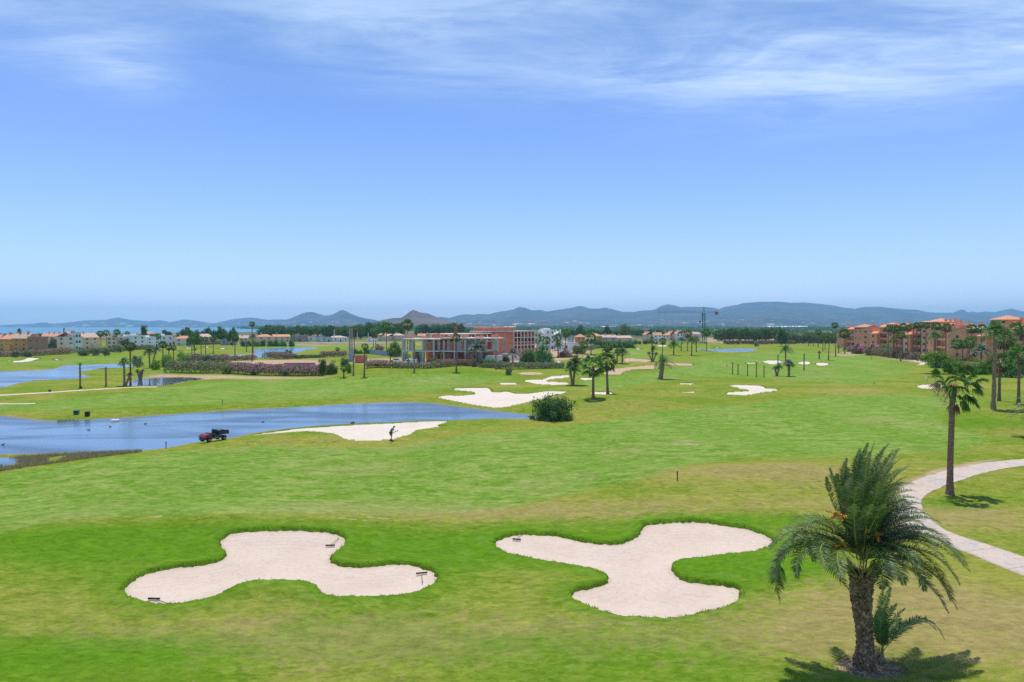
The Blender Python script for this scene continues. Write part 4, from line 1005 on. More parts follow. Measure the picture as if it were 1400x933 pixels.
# ------------------------------------------------------------------ palms, one line each: kind, foot x, foot y, top y, crown width, label
PALMS = [
 ('fan',811,545,486,32,'left of the tall pair of fan palms, just right of the big round bush',0,0),
 ('fan',831,539,482,28,'right of the tall pair of fan palms, standing at a small white bunker end',1,-.3),
 ('date',903,518.6,484,34,'lone thick-trunked date palm on the central fairway, fronds blown to the right',3,.6),
 ('fan',905.7,500,462,10,'thin dark palm rising just behind the lone thick-trunked date palm',1,0),
 ('date',843.6,497,475,20,'left palm of the low pair above the long tan bunker',1,0),
 ('date',850.7,497.6,474,20,'right palm of the low pair above the long tan bunker',0,0),
 ('date',921,485.6,464,20,'bushy date palm with a full head left of the far group of palms',0,0),
 ('date',931.4,480.2,460,16,'slender palm between the bushy date palm and the grove near the crane',2,0),
 ('fan',940,480,451,12,'tallest palm of the grove left of the crane, head browned',1,0),
 ('date',945.7,486.2,459,20,'front palm of the grove left of the crane, with a thick dark trunk',1,0),
 ('date',952,481.4,460,15,'right palm of the grove left of the crane',0,0),
 ('fan',966,480,449,12,'tall single palm standing right beside the tower crane mast',2,0),
 ('fan',798.6,484,466,12,'small palm left of the taller fan palm near the orange villa',0,0),
 ('fan',808,485,455,15,'tall fan palm in front of the yellow-green bushes near the orange villa',2,0),
 ('fan',830,482,467,16,'fan palm in front of the clipped hedge right of the orange villas',0,0),
 ('fan',773,487.5,449,14,'tall fan palm to the right of the white apartment complex',1,0),
 ('date',763,489,466,18,'date palm with a wide head in front of the white apartment complex',0,0),
 ('fan',762,480,456,13,'fan palm with a rounded head behind the date palm before the white complex',2,0),
 ('fan',747,480,460,12,'fan palm rising over the big dark tree before the white complex',1,0),
 ('fan',734,482,456,15,'fan palm between the red brick building and the white apartment complex',0,0),
 ('date',701,497,475,24,'date palm with pale twin stems in front of the red brick building',2,0),
 ('date',652,499.5,465,30,'broad olive-green date palm in front of the grey concrete frame',2,0),
 ('fan',624,508,456,12,'tall thin palm with small bright head right under the red banner',1,0),
 ('bare',678,506,478,6,'bare leaning palm trunk at the right end of the concrete frame',0,0),
 ('bare',640,501.4,480,8,'short bare palm trunk in front of the concrete frame between two green palms',1,0),
 ('bare',603,504,481,9,'bare palm trunk with a small yellow tuft in front of the concrete frame',1,0),
 ('bare',566.4,509,470,7,'tall thin bare trunk before the left bays of the concrete frame',0,0),
 ('bare',558.3,507,485,8,'short bare palm trunk before the left end of the concrete frame',1,0),
 ('fan',557,491,436,17,'large palm with a shaggy orange-brown head at the left end of the concrete frame',2,0),
 ('fan',533.6,504.4,476,11,'palm with a ragged tuft behind the pale pink hedge left of the concrete frame',1,0),
 ('fan',528.6,484,440,15,'tall fan palm with a dense dark head behind the grey fence',2,0),
 ('fan',510.4,476,448,10,'tall thin palm left of the dense-headed fan palm behind the grey fence',0,0),
 ('fan',513.6,475,455,7,'shorter slim palm just right of the tall thin palm behind the grey fence',1,0),
 ('fan',498,515.4,469,11,'dark fan palm standing on the green knoll before the pink hedge',1,.2),
 ('bare',483.3,513,486,5,'bare tapering palm trunk with a bulging foot left of the knoll',0,0),
 ('fan',470,516.4,499,10,'small young palm with white blossom at the end of the magenta hedge',0,0),
 ('fan',484.5,488,446,9,'palm with a thin grey head just right of the grey mast',1,0),
 ('fan',477.6,489,448,6,'palm with a withered head just left of the grey mast',1,0),
 ('fan',461.4,486,475,6,'low palm among shrubs left of the grey mast',0,0),
 ('fan',345,494,439.5,8,'tallest slim palm on the left, rising alone against the hills',0,0),
 ('fan',321.4,492.8,457,11,'tall fan palm left of the tallest slim palm, by the pink shrubs',1,0),
 ('fan',291.6,484,458,10,'fan palm in front of the beige villa, right of the close pair',2,0),
 ('fan',281.2,487,460,8,'right palm of the close pair above the pink shrubs',1,0),
 ('fan',275,487.6,460,8,'left palm of the close pair above the pink shrubs',0,0),
 ('fan',262.3,487,459,8,'tall palm in front of the villa with the orange tiled roof',2,0),
 ('fan',266,490,475,5,'short palm beside the tall one before the orange tiled villa',0,0),
 ('fan',216.4,478,456,8,'palm rising before the white modern houses',1,0),
 ('fan',223,501,466,11,'leafy palm left of the rounded green bushes by the cart path',2,0),
 ('fan',231,500,471,9,'palm between the leafy palm and the bare-stemmed one by the rounded bushes',0,0),
 ('fan',237.5,500,472,8,'slim palm right of the leafy palms by the rounded bushes',1,0),
 ('date',337,481,470,8,'low date palm on the spit left of the far blue pond',0,0),
 ('date',346,481.6,456,13,'broad grey-green palm behind the tallest slim palm',2,0),
 ('fan',178.6,527,467,14,'tall palm with a wide head standing behind the leaning date clump by the cart path',0,0),
 ('bare',109.7,531.4,496,6,'taller dark bare palm trunk with small tuft by the pale cart path',1,0),
 ('bare',145,529,502,5,'shorter bare palm trunk with one-sided tuft by the pale cart path',0,0),
 ('fan',138,474,452,9,'left palm of the three before the beige flats',0,0),
 ('fan',145.5,473,451,9,'middle palm of the three before the beige flats',1,0),
 ('fan',160,473,450,9,'right palm of the three, between the beige flats and the white houses',2,0),
 ('fan',174,471,453,7,'small palm at the left end of the white modern houses',1,0),
 ('date',1074,500,470.5,22,'date palm with spreading head behind the white bunkers on the right fairway',1,0),
 ('bare',1063.6,500,485,3,'slim bare stem just left of the spreading date palm',0,0),
 ('bare',1099.2,506,483.5,2.6,'lone bare palm trunk between two white bunkers on the right fairway',0,0),
 ('date',1120,491,479.6,6,'small young palm on the far fairway left of the brown-skirted palm',0,0),
 ('fan',1132.5,493,456,10,'palm with a brown skirt of dry leaves in front of the far palm row',2,.4),
 ('fan',1142.5,487.4,440.5,9,'tallest palm at the left end of the terracotta apartments',0,-.6),
 ('fan',1125,480,456,8,'palm in the far row directly left of the brown-skirted palm',1,0),
 ('fan',1118.6,475,450,9,'tall palm in the middle of the far row before the beige wall',2,0),
 ('fan',1112,474,457,7,'palm left of the middle of the far row before the beige wall',0,0),
 ('fan',1105.5,473.6,456,7,'leftmost palm of the far row before the beige wall',1,0),
 ('fan',1128,478,462,6,'shortest palm of the far row before the beige wall',0,0),
 ('fan',1154,480,449,15,'shaggy palm in front of the first terracotta apartment block',2,0),
 ('date',1155,484.5,474,8,'low palm on the lawn at the foot of the first terracotta block',0,0),
 ('date',1146.5,483,472,8,'low clump-headed palm right beside the tallest palm at the apartments',2,0),
 ('fan',1214,489.5,445,10,'left palm of the tall front row before the second terracotta block',0,0),
 ('fan',1221,489.6,446,11,'second palm of the tall front row before the second terracotta block',1,0),
 ('fan',1226,491,444,11,'third palm of the tall front row, partly hidden by its neighbours',2,0),
 ('fan',1231.3,494,453,12,'nearest palm of the front row, shorter with a bright green head and pale trunk foot',0,0),
 ('fan',1233.8,491.4,441.5,12,'palm behind the bright-headed one in the front row, with the highest head there',1,0),
 ('fan',1241,491,444,10,'rightmost palm of the front row before the second terracotta block',2,0),
 ('fan',1221.5,488.5,460,9,'dark low-headed palm between the front row trunks',1,0),
 ('fan',1248,490.5,442,9,'leftmost palm of the tall group before the third terracotta block',0,0),
 ('fan',1253,491.5,440.5,9,'second palm of the tall group before the third terracotta block',2,0),
 ('fan',1258.6,491,440,9,'third palm of the tall group before the third terracotta block',1,0),
 ('fan',1265.5,492,440.5,10,'rightmost palm of the tall group before the third terracotta block',0,0),
 ('fan',1254.3,494,462,9,'short palm with a green head below the tall group at the third block',1,0),
 ('date',1277,494,452,20,'bushy palm with a thick trunk before the tower of the third block',0,0),
 ('fan',1279,492,440,13,'tall fan palm behind the bushy one before the third block tower',2,0),
 ('fan',1293,494,441.5,14,'dark-headed fan palm left of the pink gable wall',1,0),
 ('fan',1308,501,463,16,'left of the two low fan palms below the pink gable wall',0,0),
 ('fan',1316,500,464,14,'right of the two low fan palms below the pink gable wall',2,0),
 ('fan',1325,500,460,18,'bright fan palm right of the pink gable wall',1,0),
 ('fan',1328,499,443,14,'brownish fan palm in front of the chimneys, the left of two',2,0),
 ('fan',1341,500,443,13,'brownish fan palm in front of the chimneys, the right of two',1,0),
 ('date',1341,508,469,32,'silvery blue date palm low before the terracotta balconies',2,0),
 ('date',1358,560,438,44,'very tall date palm on the right with a high feathery head above the roofs',0,.2),
 ('fan',1366,548.5,482,30,'fan palm just right of the very tall date palm, its head at half that height',1,0),
 ('fan',1392.5,552.5,472,30,'fan palm at the right edge of the picture with a wide head',2,0),
 ('fan',1372,512,452,28,'dusky palm behind the very tall date palm, head drooping',2,0),
 ('fan',1387,508,440,20,'fan palm on the terrace of the rightmost terracotta block',1,0),
 ('fan',1398,508,444,18,'palm at the very edge of the picture beside the rightmost block',0,0),
 ('fan',1384,511,468,20,'bright low fan palm before the balconies at the right edge',0,0),
]
for p_ in PALMS:
    palm(p_[0], p_[1], p_[2], p_[3], p_[4], p_[5], p_[6], p_[7], group='palms of the golf course', trunk_w={811:4, 831:3.6, 903:6, 1358:5.2, 1366:4, 1392.5:4}.get(p_[1]))
clump(783, 527, 'twin-trunked date palm clump on the fairway left of the two tall fan palms', [(-4,492,26,1),(4,484,32,0),(2,498,24,3)])
clump(892, 494.5, 'several-stemmed palm clump with heads at different heights beside the tan bunkers', [(-1,459,9,0),(1,472,13,1),(-5,480,8,2),(5,481,8,2)])
clump(170, 528, 'dark leaning date palm clump with a low side head by the pale cart path', [(0,488,19,0),(8,508,12,2)])
clump(205, 503.6, 'wide date palm clump with two thick trunks beyond the small dark pond', [(-1,473,20,0),(9,472,16,2)])
clump(192, 515.4, 'low many-stemmed palm at the edge of the small dark pond', [(-4,504,8,0),(3,504,8,2),(0,506,7,1)])
clump(1062, 514.5, 'small double-stemmed tree-like palm left of its larger partner, in front of the white bunkers', [(-2,499,13,2),(3,497,12,0)])
clump(1078.6, 515, 'round-headed small palm in front of the white bunkers, right of the double-stemmed one', [(-1,490,18,2),(1,493,15,0)])
# five bare poles of newly planted palms
for i, (x, yb, yt, lb) in enumerate([(1001.5,512,495,'leftmost'),(1009,512.6,498,'second from left'),(1022,514,497.4,'middle'),(1034,515.6,496,'fourth from left'),(1044.5,515.8,499.5,'rightmost')]):
    palm('bare', x, yb, yt, 3.2, f'{lb} of the five newly planted palm stems standing in line on the fairway', i, group='newly planted palm stems', trunk_w=1.4)

# ------------------------------------------------------------------ trees and bushes
BB = leafcloud(171, 95, 120, .05, M_BUSH, name='foliage', rads=(1, 1, 1), bottom=-.25, spread=.12, lump=1.5)
P_ = at(757, 574.5); r_ = empty('round_bush', P_, 0, 'big round dark green bush at the right tip of the near pond', 'bush')
c_ = link('foliage', BB, r_, (0, 0, .2)); H_ = top_z(P_, 537)-P_.z; c_.scale = (25*mpp(P_), 21*mpp(P_), H_*.93)
t_ = link('stem', TB[0], r_); t_.scale = (1.6, 1.6, H_*.6)
TREES = [
 ('umb',228.6,466,451.5,15,'round-topped pine behind the white modern houses on the left',0),
 ('umb',254,470,449.6,21,'broad dark pine left of the orange tiled villa roof',1),
 ('pine',266,476,451,19,'leafy olive-green tree directly behind the orange tiled villa',0),
 ('umb',286,470,449,22,'wide pine behind the beige villa, left of its twin',0),
 ('umb',302,470,449,18,'wide pine behind the blue-grey roof, right of its twin',1),
 ('umb',318,474,450.5,15,'pine with brownish trunk right of the blue-grey roof',1),
 ('pine',367,464,443.5,24,'large pine crown right of the tallest slim palm',1),
 ('cypress',26,462,448,4,'small dark conifer behind the ochre houses'),
 ('cypress',87.5,458,447.5,1.8,'thin cypress standing behind the beige flats'),
 ('cypress',197,466,442.5,7,'tall tiered conifer above the white modern houses'),
 ('pine',55,470,455,16,'dark green tree behind the brick-coloured wall on the far left'),
 ('olive',73,479,461,13,'grey-green tree beside the grey trailer'),
 ('olive',21,489,478.5,9,'olive tree at the left edge before the purple hedge'),
 ('olive',36,488.6,476.5,15,'wide olive tree before the purple hedge, near the far-left bunker'),
 ('olive',112,487,473.5,16,'wide dark olive tree before the beige flats, left of a pair'),
 ('olive',130.5,486.6,474,13,'olive tree before the beige flats, in the middle of the row'),
 ('olive',145,486.8,476,9,'small olive tree right of the wide ones before the beige flats'),
 ('olive',162,482,470,14,'olive tree below the right palm of the three'),
 ('olive',174,476,462,20,'spreading olive-green tree before the white modern houses'),
 ('bright',229,503,483,16,'rounded bright green bush-like tree at the bend of the path'),
 ('bright',243,503,489,16,'lower bright green tree right of the rounded one at the path bend'),
 ('olive',259,500,484,16,'dull green tree behind the brown oleander hedge'),
 ('brownbush',207,474,465,13,'reddish flowering shrub before the white modern houses'),
 ('olive',188,503,484,14,'grey-green tree between the leaning date clump and the wide one',1),
 ('bright',213,506,490,12,'bright low tree at the foot of the wide date palm clump',0),
 ('bright',250,497,480,18,'fresh green tree rising behind the rounded bushes at the path bend',1),
 ('olive',284,498,484,18,'olive-green tree in the middle of the purple oleanders',2),
 ('bright',310,512,497,12,'yellow-green shrub growing through the magenta hedge, left one',0),
 ('bright',349,513,500,11,'yellow-green shrub growing through the magenta hedge, middle one',1),
 ('bright',390,514,501,10,'yellow-green shrub growing through the magenta hedge, right one',0),
 ('pine',212,474,456,16,'dark tree between the white modern houses',2),
 ('olive',395,486,477,10,'rounded grey shrub on the far bank of the blue pond',1),
 ('pine',640,466,449,13,'tall dark tree behind the right end of the concrete frame',1),
 ('olive',690,497,484,15,'olive tree at the brick shell foot beside the twin-stemmed palm',0),
 ('bush',676,499,489,13,'dark bush at the right end of the concrete frame',1),
 ('bright',592,499,488,12,'green shrub before the middle bays of the concrete frame',0),
 ('cypress',441,514,489,9,'dense upright green tree at the right end of the magenta hedge'),
 ('bush',453,512,494,17,'dark green bush between the upright tree and the young palm'),
 ('bright',477.5,510,495,8,'vivid yellow-green bush left of the bare tapering trunk'),
 ('olive',471,500,487,14,'yellowish shrub behind the vivid green bush'),
 ('brownbush',519,482,470.5,15,'brownish round bush behind the grey fence'),
 ('bright',540,488,465,17,'light green tree left of the concrete frame'),
 ('bush',664,500.5,488.6,21,'round green bush in front of the broad date palm by the building site'),
 ('olive',696,513,499.5,10,'thin pale shrub with a bare stem on the grass before the red building'),
 ('bush',724,497,474,19,'dark round tree in front of the red brick building, the left of two'),
 ('bush',745,497,468,27,'largest dark round tree in front of the white complex'),
 ('bush',715,498,483,12,'low green bush at the foot of the red brick building'),
 ('bright',790,483.6,470,19,'yellow-green rounded bush below the orange villa'),
 ('brownbush',773,489,477,19,'greyish bush left of the yellow-green rounded one'),
 ('pine',793,462,443.5,11,'dark tall tree behind the orange villa'),
 ('olive',854,466,440.5,16,'loose tall eucalyptus rising above the villas'),
 ('pine',831,464,444,9,'slim poplar-like tree left of the tall eucalyptus'),
 ('olive',888,470,463,6,'tiny round tree on the pale verge near the thin mast'),
 ('olive',1034,474,466,7,'small dark shrub on the verge beyond the far-right pond'),
 ('bright',1279,511,478,34,'light green umbrella-shaped tree with a slanting trunk on the right'),
 ('bush',1284,503,485,24,'dark shrub in the shade behind the light green umbrella tree'),
 ('bright',1308,512,492,26,'yellow-green bushy tree behind the near fan palm crown'),
 ('bush',1330,512,494,26,'dark green bush at the end of the lawn, left of the very tall palm'),
 ('bright',1347,512,490,18,'yellow-green bush just left of the very tall date palm trunk'),
 ('bush',1377,516,494,30,'dense dark bush behind the half-height fan palm'),
 ('bush',1398,514,490,20,'dark bush at the right edge behind the fan palm'),
 ('brownbush',1225,490,482,10,'brown shrub at the foot of the front palm row'),
 ('bush',1212,486.5,468.5,18,'big grey-green shrub left of the front palm row'),
 ('pinkbush',1173,484,470,17,'pink-topped oleander bush before the first terracotta block'),
 ('pinkbush',1193.5,486,471,20,'bright magenta oleander bush before the second terracotta block'),
 ('pinkbush',1162,481,473,9,'low pale pink oleander left of the pink-topped bush'),
 ('bush',1183,483,474,9,'dark bush between the two pink oleander bushes'),
 ('olive',1170,476,465,13,'grey-green round tree under the balconies of the first block'),
 ('bush',1189,476,468,8,'green shrub at the wall of the second terracotta block'),
 ('pine',1069,474,449,15,'darkest tree, at the right end of the far pine wood'),
]
for t_ in TREES:
    tree(t_[0], t_[1], t_[2], t_[3], t_[4], t_[5], t_[6] if len(t_) > 6 else int(t_[1]) % 4, tfrac=.3 if t_[0] in ('umb',) else (.45 if 'umbrella-shaped' in t_[5] else .08 if t_[0] in ('olive','bright','cypress') else .15))
# belts of far trees: x0, x1, foot y, top y (two ends), crown width, count, rows
BELTS = [
 (355,480,463.5,445,445,15,15,2,'pine','dark round-crowned tree of the belt between the tallest slim palm and the grey mast','tree belt left of the grey mast'),
 (484,548,464,443,441,15,9,2,'pine','dark round-crowned tree in the belt right of the grey mast','tree belt right of the grey mast'),
 (566,634,461,444,441,13,9,2,'pine','dense green tree in the belt behind the concrete frame','tree belt behind the concrete frame'),
 (492,540,455,441,439.5,14,6,1,'pine','taller tree at the back of the belt right of the grey mast','back row right of the grey mast'),
 (772,905,460,451,450,11,18,2,'pine','green tree in the wood behind the villas right of the white complex','wood behind the central villas'),
 (978,1066,467,450,448,12,13,3,'pine','round-crowned tree of the far pine wood right of the crane','far pine wood right of the crane'),
 (1060,1146,470,453,454,10,13,2,'olive','grey-green tree of the far grove left of the terracotta apartments','far grove left of the terracotta apartments'),
 (738,790,456,450,451,8,6,1,'pine','small dark tree behind the white apartment complex','trees behind the white complex'),
 (640,735,455,449,448,8,7,1,'pine','small tree on the plain behind the red brick building','trees behind the red brick building'),
 (330,400,474,463.5,463.5,9,10,1,'bush','clipped green garden bush below the pink-roofed villas','garden bushes below the pink-roofed villas'),
 (812,866,476,464,466,10,9,2,'bush','dense green bush in the band below the central villas','bushes below the central villas'),
 (866,900,471,462,463,6,6,1,'olive','small round tree on the verge below the far villas','verge trees below the far villas'),
 (484,515,484,475,475,8,5,1,'bush','low green bush before the grey fence','bushes before the grey fence'),
 (90,200,462,454,456,8,8,1,'olive','small tree among the houses on the far left','garden trees on the far left'),
 (5,80,466,455,456,8,5,1,'olive','small tree among the ochre houses','garden trees among the ochre houses'),
 (640,700,502,490,490,7,6,1,'brownbush','dusty shrub before the building site','shrubs before the building site'),
]
for bi, (x0, x1, yb, ta, tb, w, n, rows, kind, lab, grp) in enumerate(BELTS):
    rg = random.Random(bi)
    for i in range(n*rows):
        u = (i % n+rg.uniform(.1, .9))/n; x = x0+(x1-x0)*u; row = i//n
        ybi = yb-row*(yb-452)*.22
        tp = ta+(tb-ta)*u+rg.uniform(-1.5, 3.5)
        tree(kind, x, ybi, min(tp, ybi-3), w*rg.uniform(.8, 1.35), lab, rg.randrange(4), tfrac=.1, group=grp)

# ------------------------------------------------------------------ hedges
hedge([(223,510.6),(245,511),(292,511.4)], (17,16), 7, 'long brownish-green oleander hedge beside the curving path, left half', M_PALEPINK, 1, M_HEDGE, .2, seed=3, nfl=.12)
hedge([(292,511.4),(340,513.6),(400,514.8),(438,514.2)], (16,14), 6, 'long hedge full of magenta blossom above the path', M_PINK, 1, M_HEDGE, .19, seed=4, nfl=.50, ftop=.32)
hedge([(268,497),(290,496.6),(318,495)], (12,9), 9, 'purple-pink flowering oleanders behind the brownish hedge', M_PINK, 1, M_HEDGE, .22, seed=5, nfl=.45)
hedge([(320,493.6),(340,493),(352,492)], (6,7), 5, 'low purple shrubs at the foot of the tallest slim palm', M_PALEPINK, 1, M_HEDGEB, .22, seed=51, nfl=.3)
hedge([(374,492),(395,491.4),(408,490)], (11,7), 8, 'purplish brown shrubs on the bank of the far blue pond', M_PALEPINK, 1, M_HEDGEB, .22, seed=6, nfl=.2)
hedge([(408,491),(446,489.6)], (5,4), 6, 'low green scrub behind the dirt plot', None, 1, M_HEDGE, .22, seed=61)
hedge([(446,489),(477,488)], (8,8), 6, 'dark purple hedge left of the grey mast', M_PALEPINK, 1, M_HEDGEB, .22, seed=7, nfl=.2)
hedge([(499,504.6),(516,503.4),(532,503.6)], (11,10), 5, 'pale pink hedge behind the green knoll', M_PALEPINK, 1, M_HEDGEB, .18, seed=8, nfl=.45)
hedge([(534,504.4),(560,506),(602,505)], (9,9), 5, 'dull green and pink hedge before the left bays of the concrete frame', M_PALEPINK, 1, M_HEDGE, .18, seed=9, nfl=.25)
hedge([(604,503),(625,501),(652,501)], (11,9), 5, 'pinkish hedge behind the knoll before the middle of the concrete frame', M_PALEPINK, 1, M_HEDGEB, .18, seed=10, nfl=.45)
hedge([(652,503),(680,504.4)], (6,9), 5, 'low grey-green hedge right of the round green bush', None, 1, M_HEDGE, .2, seed=11)
hedge([(678,505),(720,505.4),(772,504.6)], (10,8), 6, 'long grey-green hedge before the red brick building', M_PALEPINK, 1, M_OLIVE, .2, seed=12, nfl=.08)
hedge([(0,488.6),(50,487),(104,484.6)], (7,9), 8, 'long purple-brown hedge on the far left behind the lawn bunker', M_PALEPINK, 1, M_HEDGEB, .3, seed=13, nfl=.25)
hedge([(104,484),(160,479.6),(196,477)], (7,5), 8, 'low green hedge before the beige flats', M_PALEPINK, 1, M_HEDGE, .3, seed=14, nfl=.1)
hedge([(240,472.6),(275,472),(325,470)], (5,4), 8, 'dark flowering hedge below the left villas', M_PALEPINK, 1, M_HEDGEB, .3, seed=15, nfl=.2)
hedge([(993,471),(1040,471.2),(1088,470.6)], (5,5), 10, 'low purple-brown hedge along the foot of the far pine wood', M_PALEPINK, 1, M_HEDGEB, .35, seed=16, nfl=.2)
hedge([(1204,486.4),(1222,488.6),(1244,490.8),(1263,493)], (11,10), 5, 'dark hedge with brown blossom along the pale path before the apartments', M_PALEPINK, 1, M_HEDGEB, .2, seed=17, nfl=.12)
hedge([(1263,499),(1300,500),(1335,501)], (9,10), 6, 'mixed green hedge at the garden edge behind the light green tree', None, 1, M_BRIGHT, .2, seed=18)
hedge([(1335,510),(1365,512),(1400,513)], (10,11), 5, 'dark green hedge at the lawn edge behind the tall palms', None, 1, M_BUSH, .18, seed=19)
hedge([(1362,516.5),(1400,517)], (3.5,4.5), 2.5, 'low silvery ground shrubs at the right edge of the lawn', None, 1, M_OLIVE, .14, seed=20)
hedge([(800,483),(812,478),(830,474)], (4,4), 6, 'rough grassy scrub rising to the villas', None, 1, M_OLIVE, .25, seed=21)

# reeds and rushes between the near pond and the fairway
def reedbed(name, poly, n, hmin, hmax, label, mat, wd=.03):
    G = [hit(H0, *p)[:2] for p in poly]; A = np.array(G)
    X = rng.uniform(A[:,0].min(), A[:,0].max(), n*4); Y = rng.uniform(A[:,1].min(), A[:,1].max(), n*4)
    d = sdf(G, X, Y); k = np.array([mnoise.noise((a*.35, b*.35, 2)) for a, b in zip(X, Y)])
    ok = (d < 0) & (k > -.35) & (H1(X, Y) > ZW-.02); X, Y = X[ok][:n], Y[ok][:n]
    Z = np.maximum(H1(X, Y), ZW-.05)
    blades(name, np.column_stack([X, Y, Z]), hmin, hmax, wd, mat, .5, 3)
reedbed('reeds', [(-120,634),(-30,628),(20,624.5),(86,621.5),(150,618.8),(195,617),(190,620),(130,627),(80,634),(30,641),(0,646),(-60,658),(-140,668)], 7000, .12, .45, '', GRASSD, .03)
reedbed('reeds', [(66,576),(97,575.4),(140,573),(150,570),(120,569.6),(80,571.6)], 1200, .2, .5, '', GRASSD, .03)
reedbed('bank_grass', [(170,572),(260,566),(400,558),(560,551.4),(560,550.4),(400,556.4),(260,563.6),(170,569.6)], 2600, .15, .4, '', GRASSD, .04)

# ------------------------------------------------------------------ far-off woods and orchards that read as one mass
def far_woods():
    Vs = []; rg = np.random.default_rng(99); n = 0
    bands = [(560,1400,452.5,5,1500),(600,1400,450.2,7,1700),(640,1150,448.8,9,1500),(330,640,449.4,9,900),(1100,1700,449.6,8,900),(740,1150,456,5,700),(-60,240,460.5,4,90)]
    for x0, x1, y, hgt, cnt in bands:
        for i in range(cnt):
            px = rg.uniform(x0, x1); py = y+rg.normal(0, .7)
            if mnoise.noise((px*.02, py*.9, 1)) < -.12: continue
            X, Y = plane_pt(px, max(py, 447.6), 0); h = hgt*rg.uniform(.5, 1.2); w = hgt*rg.uniform(.8, 1.8)*max(1, Y/1800)
            m = 9; c = np.array([X, Y, h*.5]); q = c+rg.normal(0, 1, (m, 3))*[w*.5, w*.4, h*.22]
            a = rg.normal(0, 1, (m, 3)); a /= np.linalg.norm(a, axis=1)[:, None]; b = np.cross(a, rg.normal(0, 1, (m, 3))); b /= np.linalg.norm(b, axis=1)[:, None]
            s = w*.33; Vs.append(np.stack([q-a*s, q-b*s*.7, q+a*s, q+b*s*.7], 1).reshape(-1, 3)); n += m
    V = np.vstack(Vs); V[:,2] = np.maximum(V[:,2], -1)
    o = link('far_woodland', mesh_np('far_woodland', V, np.full(n, 4), np.arange(4*n), M_PINE)); tag(o, kind='stuff')
far_woods()
# ------------------------------------------------------------------ building materials
def wallm(name, c, c2=None): return solid(name, c, .9, c2 or tuple(k*.86 for k in c), .35, .15)
W_TERRA = wallm('terracotta_render', (.90,.40,.23)); W_TERRA2 = wallm('pinkish_terracotta_render', (.93,.45,.28))
W_PINK = wallm('pink_render', (.86,.60,.48)); W_BEIGE = wallm('beige_render', (.84,.66,.48)); W_WHITE = wallm('white_render', (.90,.90,.89))
W_OCHRE = wallm('ochre_render', (.78,.42,.12)); W_ORANGE = wallm('orange_render', (.70,.33,.13)); W_CREAM = wallm('cream_render', (.90,.78,.63))
W_BRICKWALL = wallm('salmon_brick_wall', (.46,.25,.17)); W_GREY = wallm('grey_concrete', (.44,.43,.42), (.34,.335,.34)); W_BLUEGREY = wallm('blue_grey_sheet', (.36,.42,.50))
def roofm(name, a, b):
    m, nt, bs, o = newmat(name)
    tc = N(nt, 'ShaderNodeTexCoord').outputs['Object']
    n1 = noise(nt, tc, 1.3, 3, .7); n2 = noise(nt, tc, 9, 2, .7)
    w = N(nt, 'ShaderNodeTexWave'); w.inputs['Scale'].default_value = 1.4; w.inputs['Distortion'].default_value = .3; nt.links.new(tc, w.inputs['Vector'])
    c = mixc(nt, ramp(nt, n1, .3, .7), a, b); c = mixc(nt, math_(nt, 'MULTIPLY', w.outputs['Fac'], .25), c, tuple(k*.6 for k in a))
    nt.links.new(c, bs.inputs['Base Color']); bs.inputs['Roughness'].default_value = .9; bump(nt, bs, w.outputs['Fac'], .06); return m
R_TILE = roofm('terracotta_tile', (.74,.36,.21), (.60,.28,.17)); R_PALE = roofm('pale_tile', (.66,.48,.36), (.56,.38,.28)); R_DARK = roofm('blue_grey_tile', (.20,.25,.32), (.28,.32,.38))
M_GLASS, _nt, _b, _ = newmat('window_glass'); _b.inputs['Base Color'].default_value = (.035,.04,.05,1); _b.inputs['Roughness'].default_value = .12; _b.inputs['Specular IOR Level'].default_value = .6
M_FRAME = solid('window_frame_white', (.55,.53,.50), .5); M_DARKIN = solid('dark_interior', (.05,.04,.035), .9); M_BRICK = None
def brick(name, a, b):
    m, nt, bs, o = newmat(name)
    tc = N(nt, 'ShaderNodeTexCoord').outputs['Object']
    br = N(nt, 'ShaderNodeTexBrick'); br.inputs['Scale'].default_value = 2.2; br.inputs['Mortar Size'].default_value = .012
    br.inputs['Color1'].default_value = (*a, 1); br.inputs['Color2'].default_value = (*b, 1); br.inputs['Mortar'].default_value = (.42,.34,.28,1)
    mp = N(nt, 'ShaderNodeMapping'); mp.inputs['Rotation'].default_value = (R(90), 0, 0); nt.links.new(tc, mp.inputs[0]); nt.links.new(mp.outputs[0], br.inputs['Vector'])
    c = mixc(nt, ramp(nt, noise(nt, tc, .5, 4, .7), .35, .65), br.outputs['Color'], tuple(k*.7 for k in a))
    nt.links.new(c, bs.inputs['Base Color']); bs.inputs['Roughness'].default_value = .92; return m
M_BRICK = brick('raw_red_brick', (.74,.25,.14), (.62,.19,.11)); M_CONC = wallm('raw_concrete', (.66,.60,.53), (.50,.46,.41)); M_CONCL = wallm('pale_concrete', (.78,.73,.66), (.64,.60,.54))

def frame_of(A, B):
    a = at(*A); b = at(*B); b.z = a.z
    d = b-a; return a, d.length, math.atan2(d.y, d.x)
